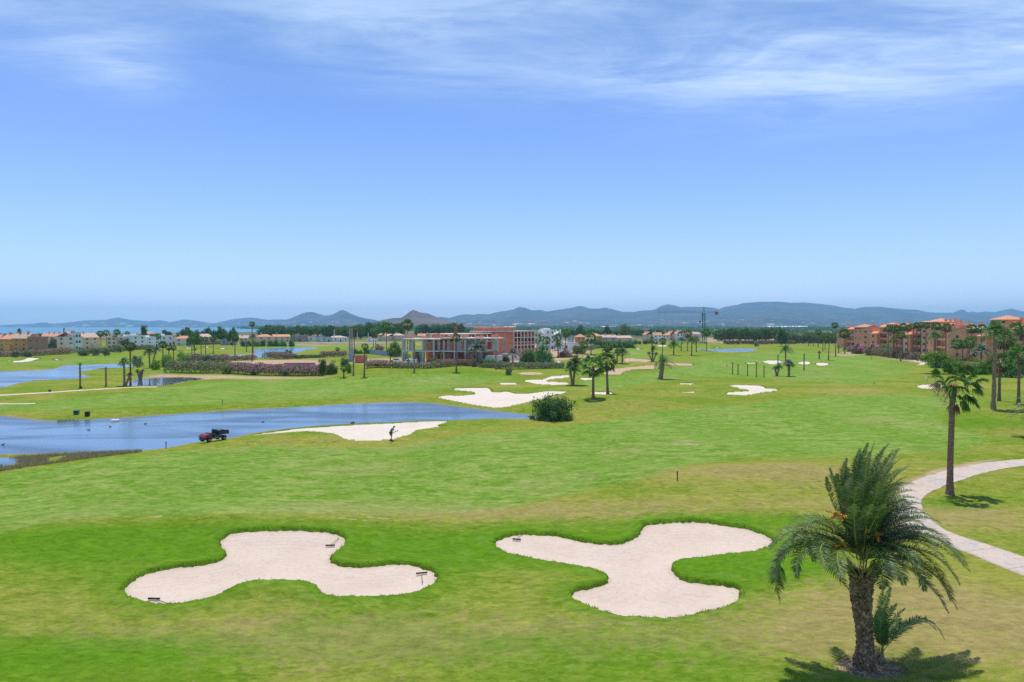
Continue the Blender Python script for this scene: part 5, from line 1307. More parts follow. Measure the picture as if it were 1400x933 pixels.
# unit window meshes: a frame ring and a pane, shared by every window
def _win():
    f = MB(); t = .09
    f.box(0, 1, -.05, .02, 0, t); f.box(0, 1, -.05, .02, 1-t, 1); f.box(0, t, -.05, .02, t, 1-t); f.box(1-t, 1, -.05, .02, t, 1-t); f.box(.47, .53, -.045, .02, t, 1-t)
    me = bpy.data.meshes.new('window'); me.from_pydata(f.v, [], f.f); me.materials.append(M_FRAME)
    p = MB(); p.box(t, 1-t, -.025, .015, t, 1-t); mp = bpy.data.meshes.new('pane'); mp.from_pydata(p.v, [], p.f); mp.materials.append(M_GLASS)
    return me, mp
WIN, PANE = _win()
def window(root, x, y, z, w, h, rz=0):
    o = link('window', WIN, root, (x, y, z)); o.scale = (w, 1, h); o.rotation_euler = (0, 0, rz)
    p = bpy.data.objects.new('pane', PANE); COL.objects.link(p); p.parent = o
    return o
def villa(A, B, yt, label, wall, roof, style='hip', floors=2, depth=.7, chim=1, roofh=.28, cat='house', name='villa', nwin=None, porch=False, zb=0.):
    P, W, rz = frame_of(A, B); mid = at((A[0]+B[0])/2, (A[1]+B[1])/2); Htot = max(3.2, top_z(mid, yt)-mid.z)
    root = empty(name, P-Vector((0,0,.1)), rz, label, cat)
    D = max(6., W*depth); hr = 0 if style == 'flat' else min(Htot*roofh, 2.6); hw = Htot-hr
    wb = MB(); wb.box(0, W, 0, D, -.6, hw)
    if porch: wb.box(W*.55, W*.95, -1.6, -.003, 0, hw*.5)
    if style == 'gable': 
        wb.face([(0.001,0,hw-.01),(0.001,D,hw-.01),(0.001,D/2,hw+hr-.1)]); wb.face([(W-.001,0,hw-.01),(W-.001,D,hw-.01),(W-.001,D/2,hw+hr-.1)])
    wb.build('wall', wall, root)
    rb = MB()
    if style == 'hip': rb.hip(0, W, 0, D, hw+.19, hr, .45)
    elif style == 'gable': rb.gable(0, W, 0, D, hw+.02, hr, 'x', .4)
    elif style == 'gabley': rb.gable(0, W, 0, D, hw+.02, hr, 'y', .4)
    else:
        for (a, b, c, d) in ((0,W,0,.2),(0,W,D-.2,D),(0,.2,.2,D-.2),(W-.2,W,.2,D-.2)): rb.box(a-.03 if a == 0 else a, b+.03 if b == W else b, c-.03 if c == 0 else c, d, hw+.003, hw+.5)
        rb.box(W*.2, W*.45, D*.3, D*.7, hw+.003, hw+1.6)
    ro = rb.build('roof', roof, root)
    for i in range(chim):
        c = MB(); cx = W*(.25+.5*i/max(1, chim-1 if chim > 1 else 1)); z0 = hw if style == 'flat' else hw+hr*.3
        c.box(cx, cx+.8, D*.4, D*.4+.8, z0, z0+hr*.7+1.3); c.box(cx-.12, cx+.92, D*.4-.12, D*.4+.92, z0+hr*.7+1.303, z0+hr*.7+1.45); c.build('chimney', wall, ro)
    n = nwin or max(2, int(W/(7 if (style == 'flat' and wall is W_WHITE) else 4.6))); fh = hw/floors
    for f in range(floors):
        for i in range(n):
            x = W*(i+.5)/n-.7; 
            if f == 0 and i == n//2:
                d = MB(); d.box(x, x+1.2, -.06, .01, .0, 2.2); d.build('door', M_DARKIN, root); continue
            window(root, x, 0, fh*f+fh*.32, 1.4, fh*.48)
    return root
# ------------------------------------------------------------------ apartment blocks with recessed balconies
def block(A, B, yt, label, wall, floors, segs, D=13, wall2=None, roofmat=None):
    """segs: (kind, f0, f1, dh) along the front; kinds wall, bay, tower, gable, front"""
    P, W, rz = frame_of(A, B); mid = at((A[0]+B[0])/2, (A[1]+B[1])/2); H = top_z(mid, yt)-mid.z
    root = empty('apartment_block', P-Vector((0,0,.3)), rz, label, 'apartment block')
    fh = H/floors; wb = MB(); roofmat = roofmat or R_TILE; rb = []; 
    for (kind, f0, f1, dh) in segs:
        x0, x1 = W*f0, W*f1; w = x1-x0; h = H+dh
        if kind == 'bay':
            wb.box(x0+.003, x1-.003, 2.0, D, -1, h)
            for f in range(floors+1):
                z = fh*f
                if z > h+.1: continue
                wb.box(x0+.003, x1-.003, .15, 1.997, z-.25, z)
                if f < floors: wb.box(x0+.003, x1-.003, .1, .25, z+.003, z+1.0)
            nb = max(1, int(w/4.5))
            for i in range(nb+1):
                xx = x0+w*i/nb; a = min(max(xx-.2, x0+.003), x1-.403); wb.box(a, a+.4, .3, .7, -1, h-.01)
            for f in range(floors):
                for i in range(nb): window(root, x0+w*(i+.5)/nb-1.2, 1.98, fh*f+.1, 2.4, fh*.72)
            rm = MB(); rm.face([(x0-.1,-.2,h+.1),(x1+.1,-.2,h+.1),(x1+.1,3.5,h+1.5),(x0-.1,3.5,h+1.5)]); rm.face([(x0-.1,-.2,h-.08),(x0-.1,-.2,h+.1),(x1+.1,-.2,h+.1),(x1+.1,-.2,h-.08)]); rm.face([(x0-.1,3.5,h+1.5),(x1+.1,3.5,h+1.5),(x1+.1,3.5,h),(x0-.1,3.5,h)]); rb.append(rm)
            wb.box(x0, x1, 3.52, D, h+.003, h+1.1)
        elif kind in ('wall', 'front', 'tower', 'gable'):
            y0 = {'wall': 0, 'front': -2.5, 'tower': -1, 'gable': -1.5}[kind]
            y0 += .001*len(rb)
            wb.box(x0, x1, y0, D-.01*len(rb), -1, h)
            n = max(1, int(w/4.5)); nf = max(1, int(round(h/fh)))
            for f in range(nf):
                for i in range(n): window(root, x0+w*(i+.5)/n-.7, y0-.005, h*f/nf+fh*.32, 1.4, fh*.42)
            rm = MB()
            if kind == 'tower':
                rm.hip(x0, x1, y0, y0+min(w, D)*1.0, h+.2, min(1.9, w*.22), .55)
                lm = MB(); lm.box(x0+w*.1, x0+w*.3, y0-.05, y0+.02, h-1.1, h-.4); lm.box(x0+w*.4, x0+w*.6, y0-.05, y0+.02, h-1.1, h-.4); lm.box(x0+w*.7, x0+w*.9, y0-.05, y0+.02, h-1.1, h-.4)
                lm.build('louvre_opening', M_DARKIN, root)
            elif kind == 'gable':      # single pitch rising to the right, seen from the side
                s = 1
                rm.face([(x0-.3,y0-.3,h+.05),(x1+.1,y0-.3,h+w*.32),(x1+.1,y0+D*.6,h+w*.32),(x0-.3,y0+D*.6,h+.05)]); rm.face([(x0-.3,y0-.3,h+.25),(x1+.1,y0-.3,h+w*.32+.2),(x1+.1,y0+D*.6,h+w*.32+.2),(x0-.3,y0+D*.6,h+.25)][::-1])
                rm.face([(x0-.3,y0-.3,h+.05),(x0-.3,y0-.3,h+.25),(x1+.1,y0-.3,h+w*.32+.2),(x1+.1,y0-.3,h+w*.32)])
                wb.face([(x0,y0,h),(x1,y0,h),(x1,y0,h+w*.32-.02)]); wb.face([(x1,y0,h),(x1,y0+D*.6,h),(x1,y0+D*.6,h+w*.32-.02),(x1,y0,h+w*.32-.02)])
            elif kind == 'front': rm.face([(x0-.2,y0-.3,h+.02),(x1+.2,y0-.3,h+.02),(x1+.2,y0+3,h+1.2),(x0-.2,y0+3,h+1.2)]); rm.box(x0-.2, x1+.2, y0-.3, y0-.05, h-.15, h+.015)
            else: rm.box(x0, x1, y0-.06, y0+.25, h+.003, h+.45)
            rb.append(rm)
    wb.build('wall', wall, root)
    ros = [rm.build('roof', roofmat, root) for rm in rb]
    rg = random.Random(int(A[0])); k = max(3, int(W/5))
    for i in range(k):
        x = W*(i+rg.uniform(.3, .7))/k; c = MB(); hh = rg.uniform(1.6, 3.0); c.box(x, x+1.1, D*.35, D*.35+1.0, H-.1, H+hh); c.box(x-.12, x+1.22, D*.35-.12, D*.35+1.12, H+hh+.003, H+hh+.2)
        c.build('chimney', wall, ros[0])
    return root
block((1147,475),(1180,477),450,'first terracotta apartment block at the far left end of the row, with hip-roofed tower', W_TERRA, 3,
      [('gable',0,.32,-2.2),('bay',.32,.70,0),('tower',.70,1.0,1.3)])
block((1178.5,479),(1223,482),448,'second terracotta apartment block behind pink oleanders, with sloping tiled gable and tower', W_TERRA, 4,
      [('gable',0,.30,-1.2),('front',.30,.53,-3.5),('bay',.53,.78,0),('tower',.79,1.0,1.6)])
block((1223,482),(1268,484),446,'third terracotta apartment block mostly screened by the tall palm group', W_TERRA2, 4,
      [('bay',0,.34,0),('front',.34,.55,-4.5),('bay',.55,.85,0),('tower',.78,.998,1.0)][:3]+[('tower',.85,1.0,2.2)])
block((1268,484),(1300,486),443,'terracotta block with wide hip-roofed tower left of the pink gable wall', W_TERRA, 4,
      [('tower',0,.36,1.2),('bay',.36,.8,-1),('wall',.8,1.0,-.5)])
block((1297,489),(1346,491),448,'pinkish block with a large plain gable wall and pale tiled slope', W_TERRA2, 4,
      [('gable',0,.50,-1.8),('bay',.5,1.0,-.6)], roofmat=R_PALE)
block((1343,494),(1402,498),440,'nearest terracotta block at the right edge with broad hip-roofed tower and balconies', W_TERRA, 4,
      [('front',0,.24,-5.5),('tower',.20,.62,1.0),('bay',.62,1.0,-2.5)][:1]+[('tower',.24,.62,1.0),('bay',.62,1.0,-2.5)])
block((1402,499),(1470,505),442,'terracotta block continuing beyond the right edge of the picture', W_TERRA, 4, [('bay',0,.5,0),('tower',.5,1,1)])

# garden wall in front of the right blocks
def garden_wall(A, B, h, label, mat, t=.35, cap=None, name='garden_wall', cat='wall'):
    P, W, rz = frame_of(A, B); root = empty(name, P-Vector((0,0,.3)), rz, label, cat)
    MB().box(0, W, 0, t, -.5, h+.3).build('wall', mat, root)
    c = MB(); c.box(-.05, W+.05, -.06, t+.06, h+.303, h+.42); c.build('coping', cap or mat, root); return root
garden_wall((1316,503),(1364,506), 2.0, 'orange-red garden wall behind the silvery blue palm', W_TERRA)
garden_wall((1230,488.5),(1300,495), 1.6, 'low orange garden wall behind the dark hedge before the apartments', W_TERRA)
garden_wall((1078,468.6),(1143,469.4), 4.2, 'long beige wall behind the far row of palms', W_BEIGE, .5)
garden_wall((500,483.5),(556,488), 2.2, 'long grey screen fence left of the concrete frame', W_BLUEGREY, .12, M_FRAME, 'screen_fence', 'fence')
garden_wall((485,497),(502,496.6), 3.0, 'rust-orange brick wall between the bare trunk and the dark fan palm', M_BRICK, .3)
garden_wall((505,494.5),(600,499), .9, 'pale low kerb wall in front of the building site', M_CONCL, .3)
garden_wall((600,499),(690,500), .9, 'pale low wall running before the middle of the building site', M_CONCL, .3)
garden_wall((380,471),(560,471.5), .8, 'very long low pale wall beyond the far green lawn', W_CREAM, .4)
garden_wall((388,500.5),(431,500), 1.0, 'short mauve wall panel at the end of the dirt plot', wallm('mauve_render', (.36,.22,.24)), .3)

# ------------------------------------------------------------------ unfinished concrete frame
def concrete_frame():
    A, B = (549,497), (682,499)
    P, W, rz = frame_of(A, B); root = empty('concrete_frame_building', P, rz, 'grey unfinished two-storey concrete frame with open bays and stair slabs behind the hedge', 'building')
    mid = at(615, 498); z2 = top_z(mid, 463.3)-P.z; z1 = top_z(mid, 479.6)-P.z; D = 13
    for (x0, x1, z) in ((0, W*.40, z1), (W*.405, W*.86, z1), (0, W*.40, z2), (W*.405, W*.98, z2+.35), (0, W, .2)):
        MB().box(x0, x1, 0, D, z-.42, z).build('floor_slab', M_CONCL, root)
    n = 10
    for lv, (a, b) in enumerate(((0.2, z1-.42), (z1, z2-.42))):
        for i in range(n):
            x = W*.975*i/(n-1)+.05
            if lv == 0 and x > W*.86-.7: continue
            if abs(x-W*.4) < .6: x += .8
            wd = .45 if i % 3 else .7
            for y in (.12, D-.6):
                MB().box(x, x+wd, y, y+.45, a+.003, b-.003).build('column', M_CONC, root)
    for (f0, f1, lv, y) in ((.255,.315,1,1.4),(.41,.45,1,1.6),(.50,.53,1,.9),(.78,.85,1,1.2),(.70,.75,0,.8),(.10,.14,0,1),(.42,.49,0,4),(.62,.70,0,4),(.30,.345,0,4),(.36,.385,1,4.6),(.06,.10,0,6),(.86,.93,0,3),(.52,.56,1,6)):
        a, b = ((.2, z1-.42), (z1, z2-.42))[lv]
        MB().box(W*f0, W*f1, y, y+.2, a+.003, a+(b-a)*.86).build('brick_infill', M_BRICK, root)
    for (f0, f1, lv) in ((.255,.325,1),(.64,.75,1),(.13,.17,0)):     # raking stair slabs and their side walls
        a, b = ((.2, z1-.42), (z1, z2-.42))[lv]; x0, x1 = W*f0, W*f1; s = MB(); y0, y1 = 1.0, 3.4; t = .5
        s.face([(x0,y0,b),(x0,y1,b),(x1,y1,a+.1),(x1,y0,a+.1)]); s.face([(x0,y0,b-t),(x1,y0,a+.1-t*.2),(x1,y1,a+.1-t*.2),(x0,y1,b-t)])
        s.face([(x0,y0,b),(x1,y0,a+.1),(x1,y0,a+.1-t*.2),(x0,y0,b-t)]); s.face([(x0,y1,b),(x1,y1,a+.1),(x1,y1,a+.1-t*.2),(x0,y1,b-t)][::-1])
        s.box(x0, x1, 3.45, 3.6, a+.003, b-.003); s.build('stair_flight', M_CONC, root)
    for (f0, f1, lv) in ((0,.035,1),(.06,.10,1),(.20,.25,1),(.36,.40,1),(.46,.50,1),(.56,.62,1),(.76,.86,1),(.92,.975,1),(0,.06,0),(.17,.24,0),(.78,.84,0)):
        a, b = ((.2, z1-.42), (z1, z2-.42))[lv]; MB().box(W*f0, W*f1-.4, 1.8, 2.0, a+.003, b-.003).build('concrete_panel', M_CONC, root)
    MB().box(W*.30, W*.84, D-3.5, D-3.3, .2, z1-.43).build('rear_wall', M_BRICK, root)
    MB().box(W*.88, W, -2, 6, .203, 3.3).build('site_cabin_wall', M_CONCL, root)
concrete_frame()
def roof_clutter():
    P, W, rz = frame_of((549,497),(682,499)); root = bpy.data.objects['concrete_frame_building']
    mid = at(615, 498); z2 = top_z(mid, 463.3)-P.z; rg = random.Random(4)
    for f0, f1, h in ((.02,.07,.9),(.16,.22,.5),(.30,.33,1.5),(.44,.52,.8),(.60,.63,1.2),(.72,.80,.6),(.88,.95,1.1)):
        MB().box(W*f0, W*f1, 3+rg.random()*4, 9, z2+.36, z2+.36+h).build('brick_parapet', M_BRICK, root)
    for i in range(26):
        x = W*rg.uniform(.01, .97); y = rg.choice((.4, 12.4)); m = MB(); m.box(x, x+.28, y, y+.28, z2+.352, z2+.35+rg.uniform(.5, 1.5)); m.build('column_stub', M_CONC, root)
    for i in range(22):      # timber props and stacked boards on the floors
        x = W*rg.uniform(.02, .84); z0 = .2; m = MB(); m.tube([(x, rg.uniform(-.6, -.2), z0-.2), (x+rg.uniform(-.3, .3), 0, 3.4)], .07, 5); m.build('timber_prop', M_BARK, root)
roof_clutter()
def scaffolds():
    for i, (x, y, l) in enumerate([(583,497,'small pile of red brick pallets before the left bays'),(600,498,'pallet of orange bricks before the middle bays'),(675,499,'pallet of bricks at the right end of the concrete frame')]):
        P = at(x, y); r = empty('brick_pallet', P-Vector((0,0,.02)), .3*i, l, 'brick pallet')
        MB().box(0, 2.2, 0, 1.4, 0, .15).build('pallet', M_BARK, r)
        m = MB()
        for k in range(3): m.box(.05+.72*k, .72*(k+1), .06, 1.3, .153, 1.2+.2*(k % 2))
        m.build('bricks', M_BRICK, r)
scaffolds()
# ------------------------------------------------------------------ red brick shell behind it
def brick_shell():
    A, B = (676,494), (736,490)
    P, W, rz = frame_of(A, B); root = empty('brick_apartment_shell', P, rz, 'large unfinished red brick apartment shell with concrete slab edges and roof storey', 'building')
    mid = at(706, 492); zt = top_z(mid, 452.6)-P.z; z3 = top_z(mid, 461)-P.z; z2 = top_z(mid, 471.5)-P.z; D = 14
    wx0 = -W*.85
    b = MB(); b.box(0, W, 2.2, D, -1, zt-.3); b.box(0, W*.42, .3, 2.19, -1, zt-.5); b.box(wx0, -.01, 3.2, D, 0, zt-1.2); b.box(W*.42, W, .35, .55, z2-3.2, z2-1.6); b.box(W*.42, W, .35, .55, z3-2.6, z3-1.9)
    b.box(W*.05, W*.6, 4, D-1, zt+.003, zt+1.6); b.box(W*.62, W*.95, 1.2, 1.5, z3+.01, zt-1.4)
    b.build('brick_wall', M_BRICK, root)
    s = MB()
    for z in (z2, z3, zt): s.box(W*.42-.2, W+.3, 0, D, z-.3, z-.003)
    s.box(wx0-.2, -.02, 1, D, zt-1.19, zt-.9); s.box(wx0-.2, -.02, 1, 3.15, z3-1.6, z3-1.3); s.box(W*.05-.3, W*.6+.3, 3.6, D, zt+1.603, zt+1.8)
    s.box(-.5, W*.42, 0, D, zt-.27, zt-.02)
    s.build('slab_edges', M_CONCL, root)
    for i in range(8):
        x = W*.42+(W*.58-.4)*i/7; MB().box(x, x+.4, .02, .34, -1, zt-.31).build('column', M_CONCL, root)
    for i in range(7):
        x = wx0+(-wx0)*i/7+.2; MB().box(x, x+.4, 1.1, 1.5, z3-1.29, zt-1.2).build('column', M_CONCL, root)
    for z in (z2-1.5, z3-1.8+.0, zt-2.2):
        for i in range(6):
            x = W*.44+W*.56*i/6+.5; m = MB(); m.box(x, x+1.9, 2.12, 2.19, z-1.0, z+1.1); m.build('window_opening', M_DARKIN, root)
    for i in range(6):
        m = MB(); x = wx0+3.5*i+2; m.box(x, x+1.7, 3.12, 3.19, zt-4.0, zt-1.9); m.build('window_opening', M_DARKIN, root)
    for i in range(2):
        m = MB(); x = W*.1+(W*.8)*i/2; m.box(x, x+.8, 8, 8.8, zt-.9, zt+.9); m.build('chimney', M_BRICK, root)
    m = MB(); m.box(W*.1, W*.42-.3, -3.5, .29, -1, 3.2); m.build('porch_wall', M_CONCL, root)
brick_shell()

# ------------------------------------------------------------------ villas and houses
V_ = [
 ((0,480),(18,480.5),457.5,'ochre and pink house at the far left edge with tiled roof',W_OCHRE,R_TILE,'gable',3,2),
 ((17,480.5),(38,481),456.5,'orange-fronted house second from the left edge',W_ORANGE,R_PALE,'gable',3,2),
 ((-30,480),(-2,480),458,'house beyond the left edge of the picture',W_PINK,R_TILE,'gable',3,1),
 ((37.5,482),(55,482),461.3,'windowless salmon brick block right of the orange-fronted house',W_BRICKWALL,R_TILE,'flat',2,0),
 ((57,471),(85,471),456,'pink row of flats behind the grey trailer',W_PINK,R_TILE,'gable',2,3),
 ((78,480),(103,480),454.5,'beige four-window flats with a gable, left of the three palms',W_CREAM,R_PALE,'gabley',3,1),
 ((103.2,480),(111,479.4),455.5,'narrow white-sided wing joined to the beige flats',W_WHITE,R_PALE,'flat',3,0),
 ((114,478),(135,477),455.5,'tan flats with small dark windows behind the three palms',W_BEIGE,R_PALE,'gable',3,1),
 ((146,477),(159,476.5),455.5,'narrow tan flats between the middle and right palms of the three',W_BEIGE,R_PALE,'gabley',3,1),
 ((161,476),(180,476),461,'white modern flat-roofed house, left of the white group',W_WHITE,W_WHITE,'flat',3,0),
 ((181,476),(199,475.5),459.5,'white modern house with dark openings in the middle of the white group',W_WHITE,W_WHITE,'flat',3,0),
 ((200,475.5),(219,475),462,'white modern house behind the reddish shrub',W_WHITE,W_WHITE,'flat',3,0),
 ((220,473),(237,472.5),459.5,'white boxy house at the right end of the white group',W_WHITE,W_WHITE,'flat',2,0),
 ((190,466),(212,466),453.5,'far house with a red-brown roof behind the white group',W_CREAM,R_TILE,'hip',2,0),
 ((239,473),(262,473),459.6,'cream villa with a bright orange tiled hip roof',W_CREAM,R_TILE,'hip',2,1),
 ((275,471.5),(291,471),457,'beige villa behind the close pair of palms',W_BEIGE,R_PALE,'gable',2,1),
 ((301,472.5),(322,472),461,'low villa with a blue-grey pitched roof',W_GREY,R_DARK,'gabley',1,0),
 ((303,466),(318,466),458,'small ochre-roofed house behind the blue-grey roof',W_BEIGE,R_PALE,'hip',2,0),
 ((327,471),(339,471),459,'pinkish beige villa left of the tallest slim palm',W_PINK,R_PALE,'gable',2,1),
 ((352,469.5),(373,469.5),457.5,'long low pink villa with terracotta roof, left of its neighbour',W_PINK,R_TILE,'hip',2,1),
 ((374,468),(397,467.6),457.6,'pink villa with flat pale roof edge right of the long low one',W_PINK,R_TILE,'gable',2,1),
 ((399,467.5),(421,467.5),459,'mauve-grey house with dark garage left of the white chimneys',wallm('mauve_grey_render',(.40,.32,.33)),R_PALE,'flat',2,2),
 ((421,467.5),(438,467.5),460,'small cream house with two tall white chimneys',W_CREAM,R_TILE,'flat',1,2),
 ((440,468),(453,467.6),461,'pale grey low house beside the white pillar',wallm('pale_grey_render',(.55,.56,.60)),R_DARK,'flat',1,0),
 ((455,467.6),(476,467.4),459.6,'white bungalow with a dark veranda left of the grey mast',W_WHITE,R_PALE,'hip',1,1),
 ((501,468),(514,468),464,'low white outbuilding right of the grey mast',W_WHITE,R_PALE,'flat',1,0),
 ((517,466.5),(528,466.3),456,'beige house with a shaded balcony behind the dense-headed fan palm',W_BEIGE,R_TILE,'gabley',2,0),
 ((530,466.5),(543,466),457,'pink house with white gable, left of the larger pink one',W_PINK,R_PALE,'gabley',2,1),
 ((543,466.5),(553,466),456,'taller pink house left of the concrete frame',W_PINK,R_PALE,'hip',2,1),
 ((571,466),(588,466),456.5,'pink houses seen above the left bays of the concrete frame',W_PINK,R_TILE,'gable',2,2),
 ((590,466),(604,466),457.5,'salmon roofed house above the concrete frame in the middle',W_PINK,R_TILE,'hip',2,1),
 ((605,466),(619,466),457,'rosy house with small chimney left of the red flag',W_PINK,R_PALE,'gabley',2,2),
 ((733,478),(746,478),452.5,'white stepped apartment house, left part of the white complex',W_WHITE,W_WHITE,'gabley',4,3),
 ((746,478),(758,477.6),451.8,'white stepped apartment house, middle part of the white complex',W_WHITE,W_WHITE,'flat',4,3),
 ((758,477.6),(770,477.2),453.5,'white stepped apartment house, right part of the white complex',W_WHITE,W_WHITE,'gabley',3,2),
 ((769,480.5),(791,480),470,'low flat white hall right of the tall fan palm',W_WHITE,W_CREAM,'flat',1,0),
 ((770,472),(785,471.6),461.5,'small white and grey house between the complex and the orange villa',wallm('light_grey_render',(.6,.61,.62)),R_DARK,'flat',2,0),
 ((788.5,471.5),(800,471.3),457,'bright orange villa, the nearer of two',W_ORANGE,R_TILE,'hip',2,0),
 ((810.5,470.5),(823,470.2),456,'second orange villa with tiled roof, to the right',W_ORANGE,R_TILE,'hip',2,1),
 ((800,471),(810,471),462,'grey and white low house between the two orange villas',wallm('soft_grey_render',(.56,.57,.6)),R_PALE,'gable',2,0),
 ((824,470),(843,469.8),458,'long greyish villa with pale roof right of the orange villas',wallm('lilac_grey_render',(.52,.48,.48)),R_PALE,'gable',2,2),
 ((845,469.6),(865,469.4),459.5,'long pink bungalow left of the thin mast',W_PINK,R_PALE,'gable',1,1),
 ((883,466),(893,466),454,'pink and white house at the left end of the village by the crane',W_PINK,R_TILE,'gabley',2,1),
 ((894,466.6),(905,466.6),455,'white fronted house second in the village by the crane',W_WHITE,R_TILE,'gable',2,1),
 ((906,466),(915,466),455.5,'cream house in the middle of the village by the crane',W_CREAM,R_TILE,'hip',2,1),
 ((916,465.6),(924,465.6),453,'brick red house in the village by the crane',W_TERRA2,R_TILE,'gabley',2,1),
 ((925,466),(934,466),452.6,'white tall gabled house in the village by the crane',W_WHITE,R_TILE,'gabley',2,2),
 ((935,466),(944,466),454,'pink end house of the village left of the crane mast',W_PINK,R_TILE,'hip',2,1),
 ((948,463),(958,463),454.5,'low pinkish house just left of the crane mast',W_PINK,R_PALE,'gable',1,0),
 ((1204,455),(1216,455),445,'distant tiled house peeping behind the first and second terracotta towers',W_CREAM,R_TILE,'hip',2,1),
]
for (A, B, yt, lb, wm, rm, st, fl, ch) in V_:
    villa(A, B, yt, lb, wm, rm, st, fl, .6, ch, cat='house', name='apartment_building' if fl > 2 else 'villa', porch=(int(A[0]) % 3 == 0))

# far warehouses and greenhouses on the plain
for i, (x0, x1, y, h, lb) in enumerate([(1050,1078,449.1,9,'long white greenhouse roof on the plain, left one of the far pair'),(1080,1106,448.9,9,'long pale greenhouse on the plain, right one of the far pair'),(822,842,449.2,8,'distant white warehouse on the plain above the villas'),(690,706,449.6,7,'distant pale warehouse behind the red brick shell'),(1298,1330,449.0,12,'distant pale band of houses behind the pink gable wall')]):
    P, W, rz = frame_of((x0, y), (x1, y)); r = empty('greenhouse' if i < 2 else 'warehouse', P, rz, lb, 'greenhouse' if i < 2 else 'warehouse')
    MB().box(0, W, 0, 60, -3, h).build('wall', W_WHITE, r)
    m = MB(); m.gable(0, W, 0, 60, h+.1, 5, 'x', 1); m.build('roof', W_WHITE, r)

# ------------------------------------------------------------------ tower crane
def crane():
    P = at(962, 469.5); m_ = mpp(P); root = empty('tower_crane', P, 0, 'green tower crane with long thin jib rising above the far trees', 'crane')
    MC = solid('crane_green', (.07,.17,.15), .6); MR = solid('crane_counterweight', (.50,.15,.10), .8); MG = solid('crane_jib_paint', (.16,.22,.26), .6)
    zj = top_z(P, 428.3)-P.z; zt = top_z(P, 419.6)-P.z; w = .95
    m = MB()
    for sx in (-w, w):
        for sy in (-w, w): m.box(sx-.14, sx+.14, sy-.14, sy+.14, 0, zj)
    k = int(zj/1.9)
    for i in range(k):
        z0, z1 = zj*i/k, zj*(i+1)/k; s = 1 if i % 2 else -1
        for sy in (-w, w): m.tube([(-w*s, sy, z0), (w*s, sy, z1)], .08, 4); m.tube([(sy, -w*s, z0), (sy, w*s, z1)], .08, 4); m.tube([(-w, sy, z1), (w, sy, z1)], .07, 4)
    m.build('mast', MC, root)
    MB().box(-2.6, 2.6, -2.6, 2.6, -.3, 1.0).build('base', W_GREY, root)
    def jib(x0, x1, nm, hz=1.3):
        j = MB(); n = max(3, int(abs(x1-x0)/2))
        for sy in (-.6, .6): j.tube([(x0, sy, zj+.3), (x1, sy, zj+.3)], .07, 5)
        j.tube([(x0, 0, zj+.3+hz), (x1, 0, zj+.3+hz)], .07, 5)
        for i in range(n):
            a = x0+(x1-x0)*i/n; b = x0+(x1-x0)*(i+1)/n; c = (a+b)/2
            for sy in (-.6, .6): j.tube([(a, sy, zj+.3), (c, 0, zj+.3+hz)], .04, 4); j.tube([(c, 0, zj+.3+hz), (b, sy, zj+.3)], .04, 4)
        j.build(nm, MG, root)
    jib(-66*m_, -1, 'jib'); jib(1, 19*m_, 'counter_jib', .9)
    MB().box(15.5*m_, 19.5*m_, -.8, .8, zj-1.3, zj+1.0).build('counterweight', MR, root)
    t = MB(); t.tube([(-.8,0,zj),(0,0,zt)], .16, 5); t.tube([(.8,0,zj),(0,0,zt)], .16, 5); t.tube([(0,0,zt),(-34*m_,0,zj+1.5)], .05, 4); t.tube([(0,0,zt),(16*m_,0,zj+1)], .05, 4); t.build('tower_top', MC, root)
    MB().box(-2.0, -.9, -1.9, -.6, zj-2.4, zj-.1).build('cab', MC, root)
    h = MB(); h.tube([(-5*m_,0,zj+.3),(-5*m_,0,top_z(P,439)-P.z)], .05, 4); h.box(-5*m_-.5, -5*m_+.5, -.4, .4, top_z(P,441.5)-P.z, top_z(P,439)-P.z); h.build('hook_block', M_DARKIN, root)
crane()
# thin mast, grey lift tower, flag
def pole(x, yb, yt, r, label, cat, name, mat, extra=None):
    P = at(x, yb); h = top_z(P, yt)-P.z; root = empty(name, P-Vector((0,0,.05)), 0, label, cat)
    MB().tube([(0,0,0),(0,0,h)], [r, r*.7], 8).build('pole', mat, root)
    MB().tube([(0,0,0),(0,0,min(.3, h*.1))], r*1.8, 8).build('foot', mat, root)
    if extra: extra(root, h)
    return root
M_STEEL = solid('grey_steel', (.34,.37,.40), .5, metal=.4); M_WPOST = solid('white_post', (.7,.7,.7), .7)
pole(876.5, 473, 449, .13, 'thin grey lattice-like mast standing alone near the far villas', 'mast', 'radio_mast', M_STEEL)
for x, yt_, l in ((439,456,'pale slender pillar left of the white bungalow'),(457,451,'pale slender pillar behind the white bungalow'),(488.6,455,'pale slender pillar right of the grey mast'),(503.5,455,'tall pale pillar among the trees right of the grey mast')):
    pole(x, 470, yt_, .35, l, 'pillar', 'pale_pillar', M_WPOST)
def tower():
    P = at(480, 494.5); root = empty('lift_tower', P-Vector((0,0,.1)), .1, 'tall narrow grey concrete tower on a pale blue-grey base box', 'tower')
    h1 = top_z(P, 478)-P.z; h2 = top_z(P, 449)-P.z
    MB().box(-.9, .9, -.7, .7, 0, h1).build('base_box', W_BLUEGREY, root)
    m = MB()
    for (a, b) in ((-.65, -.25), (.25, .65)): m.box(a, b, -.2, .2, h1+.003, h2)
    for i in range(14): z = h1+(h2-h1)*(i+.5)/14; m.box(-.247, .247, -.12, .12, z-.12, z+.12)
    m.build('mast', W_GREY, root)
    MB().box(-.95, .95, -.75, .75, h1-.3+.31, h1+.25).build('cap', W_GREY, root)
tower()
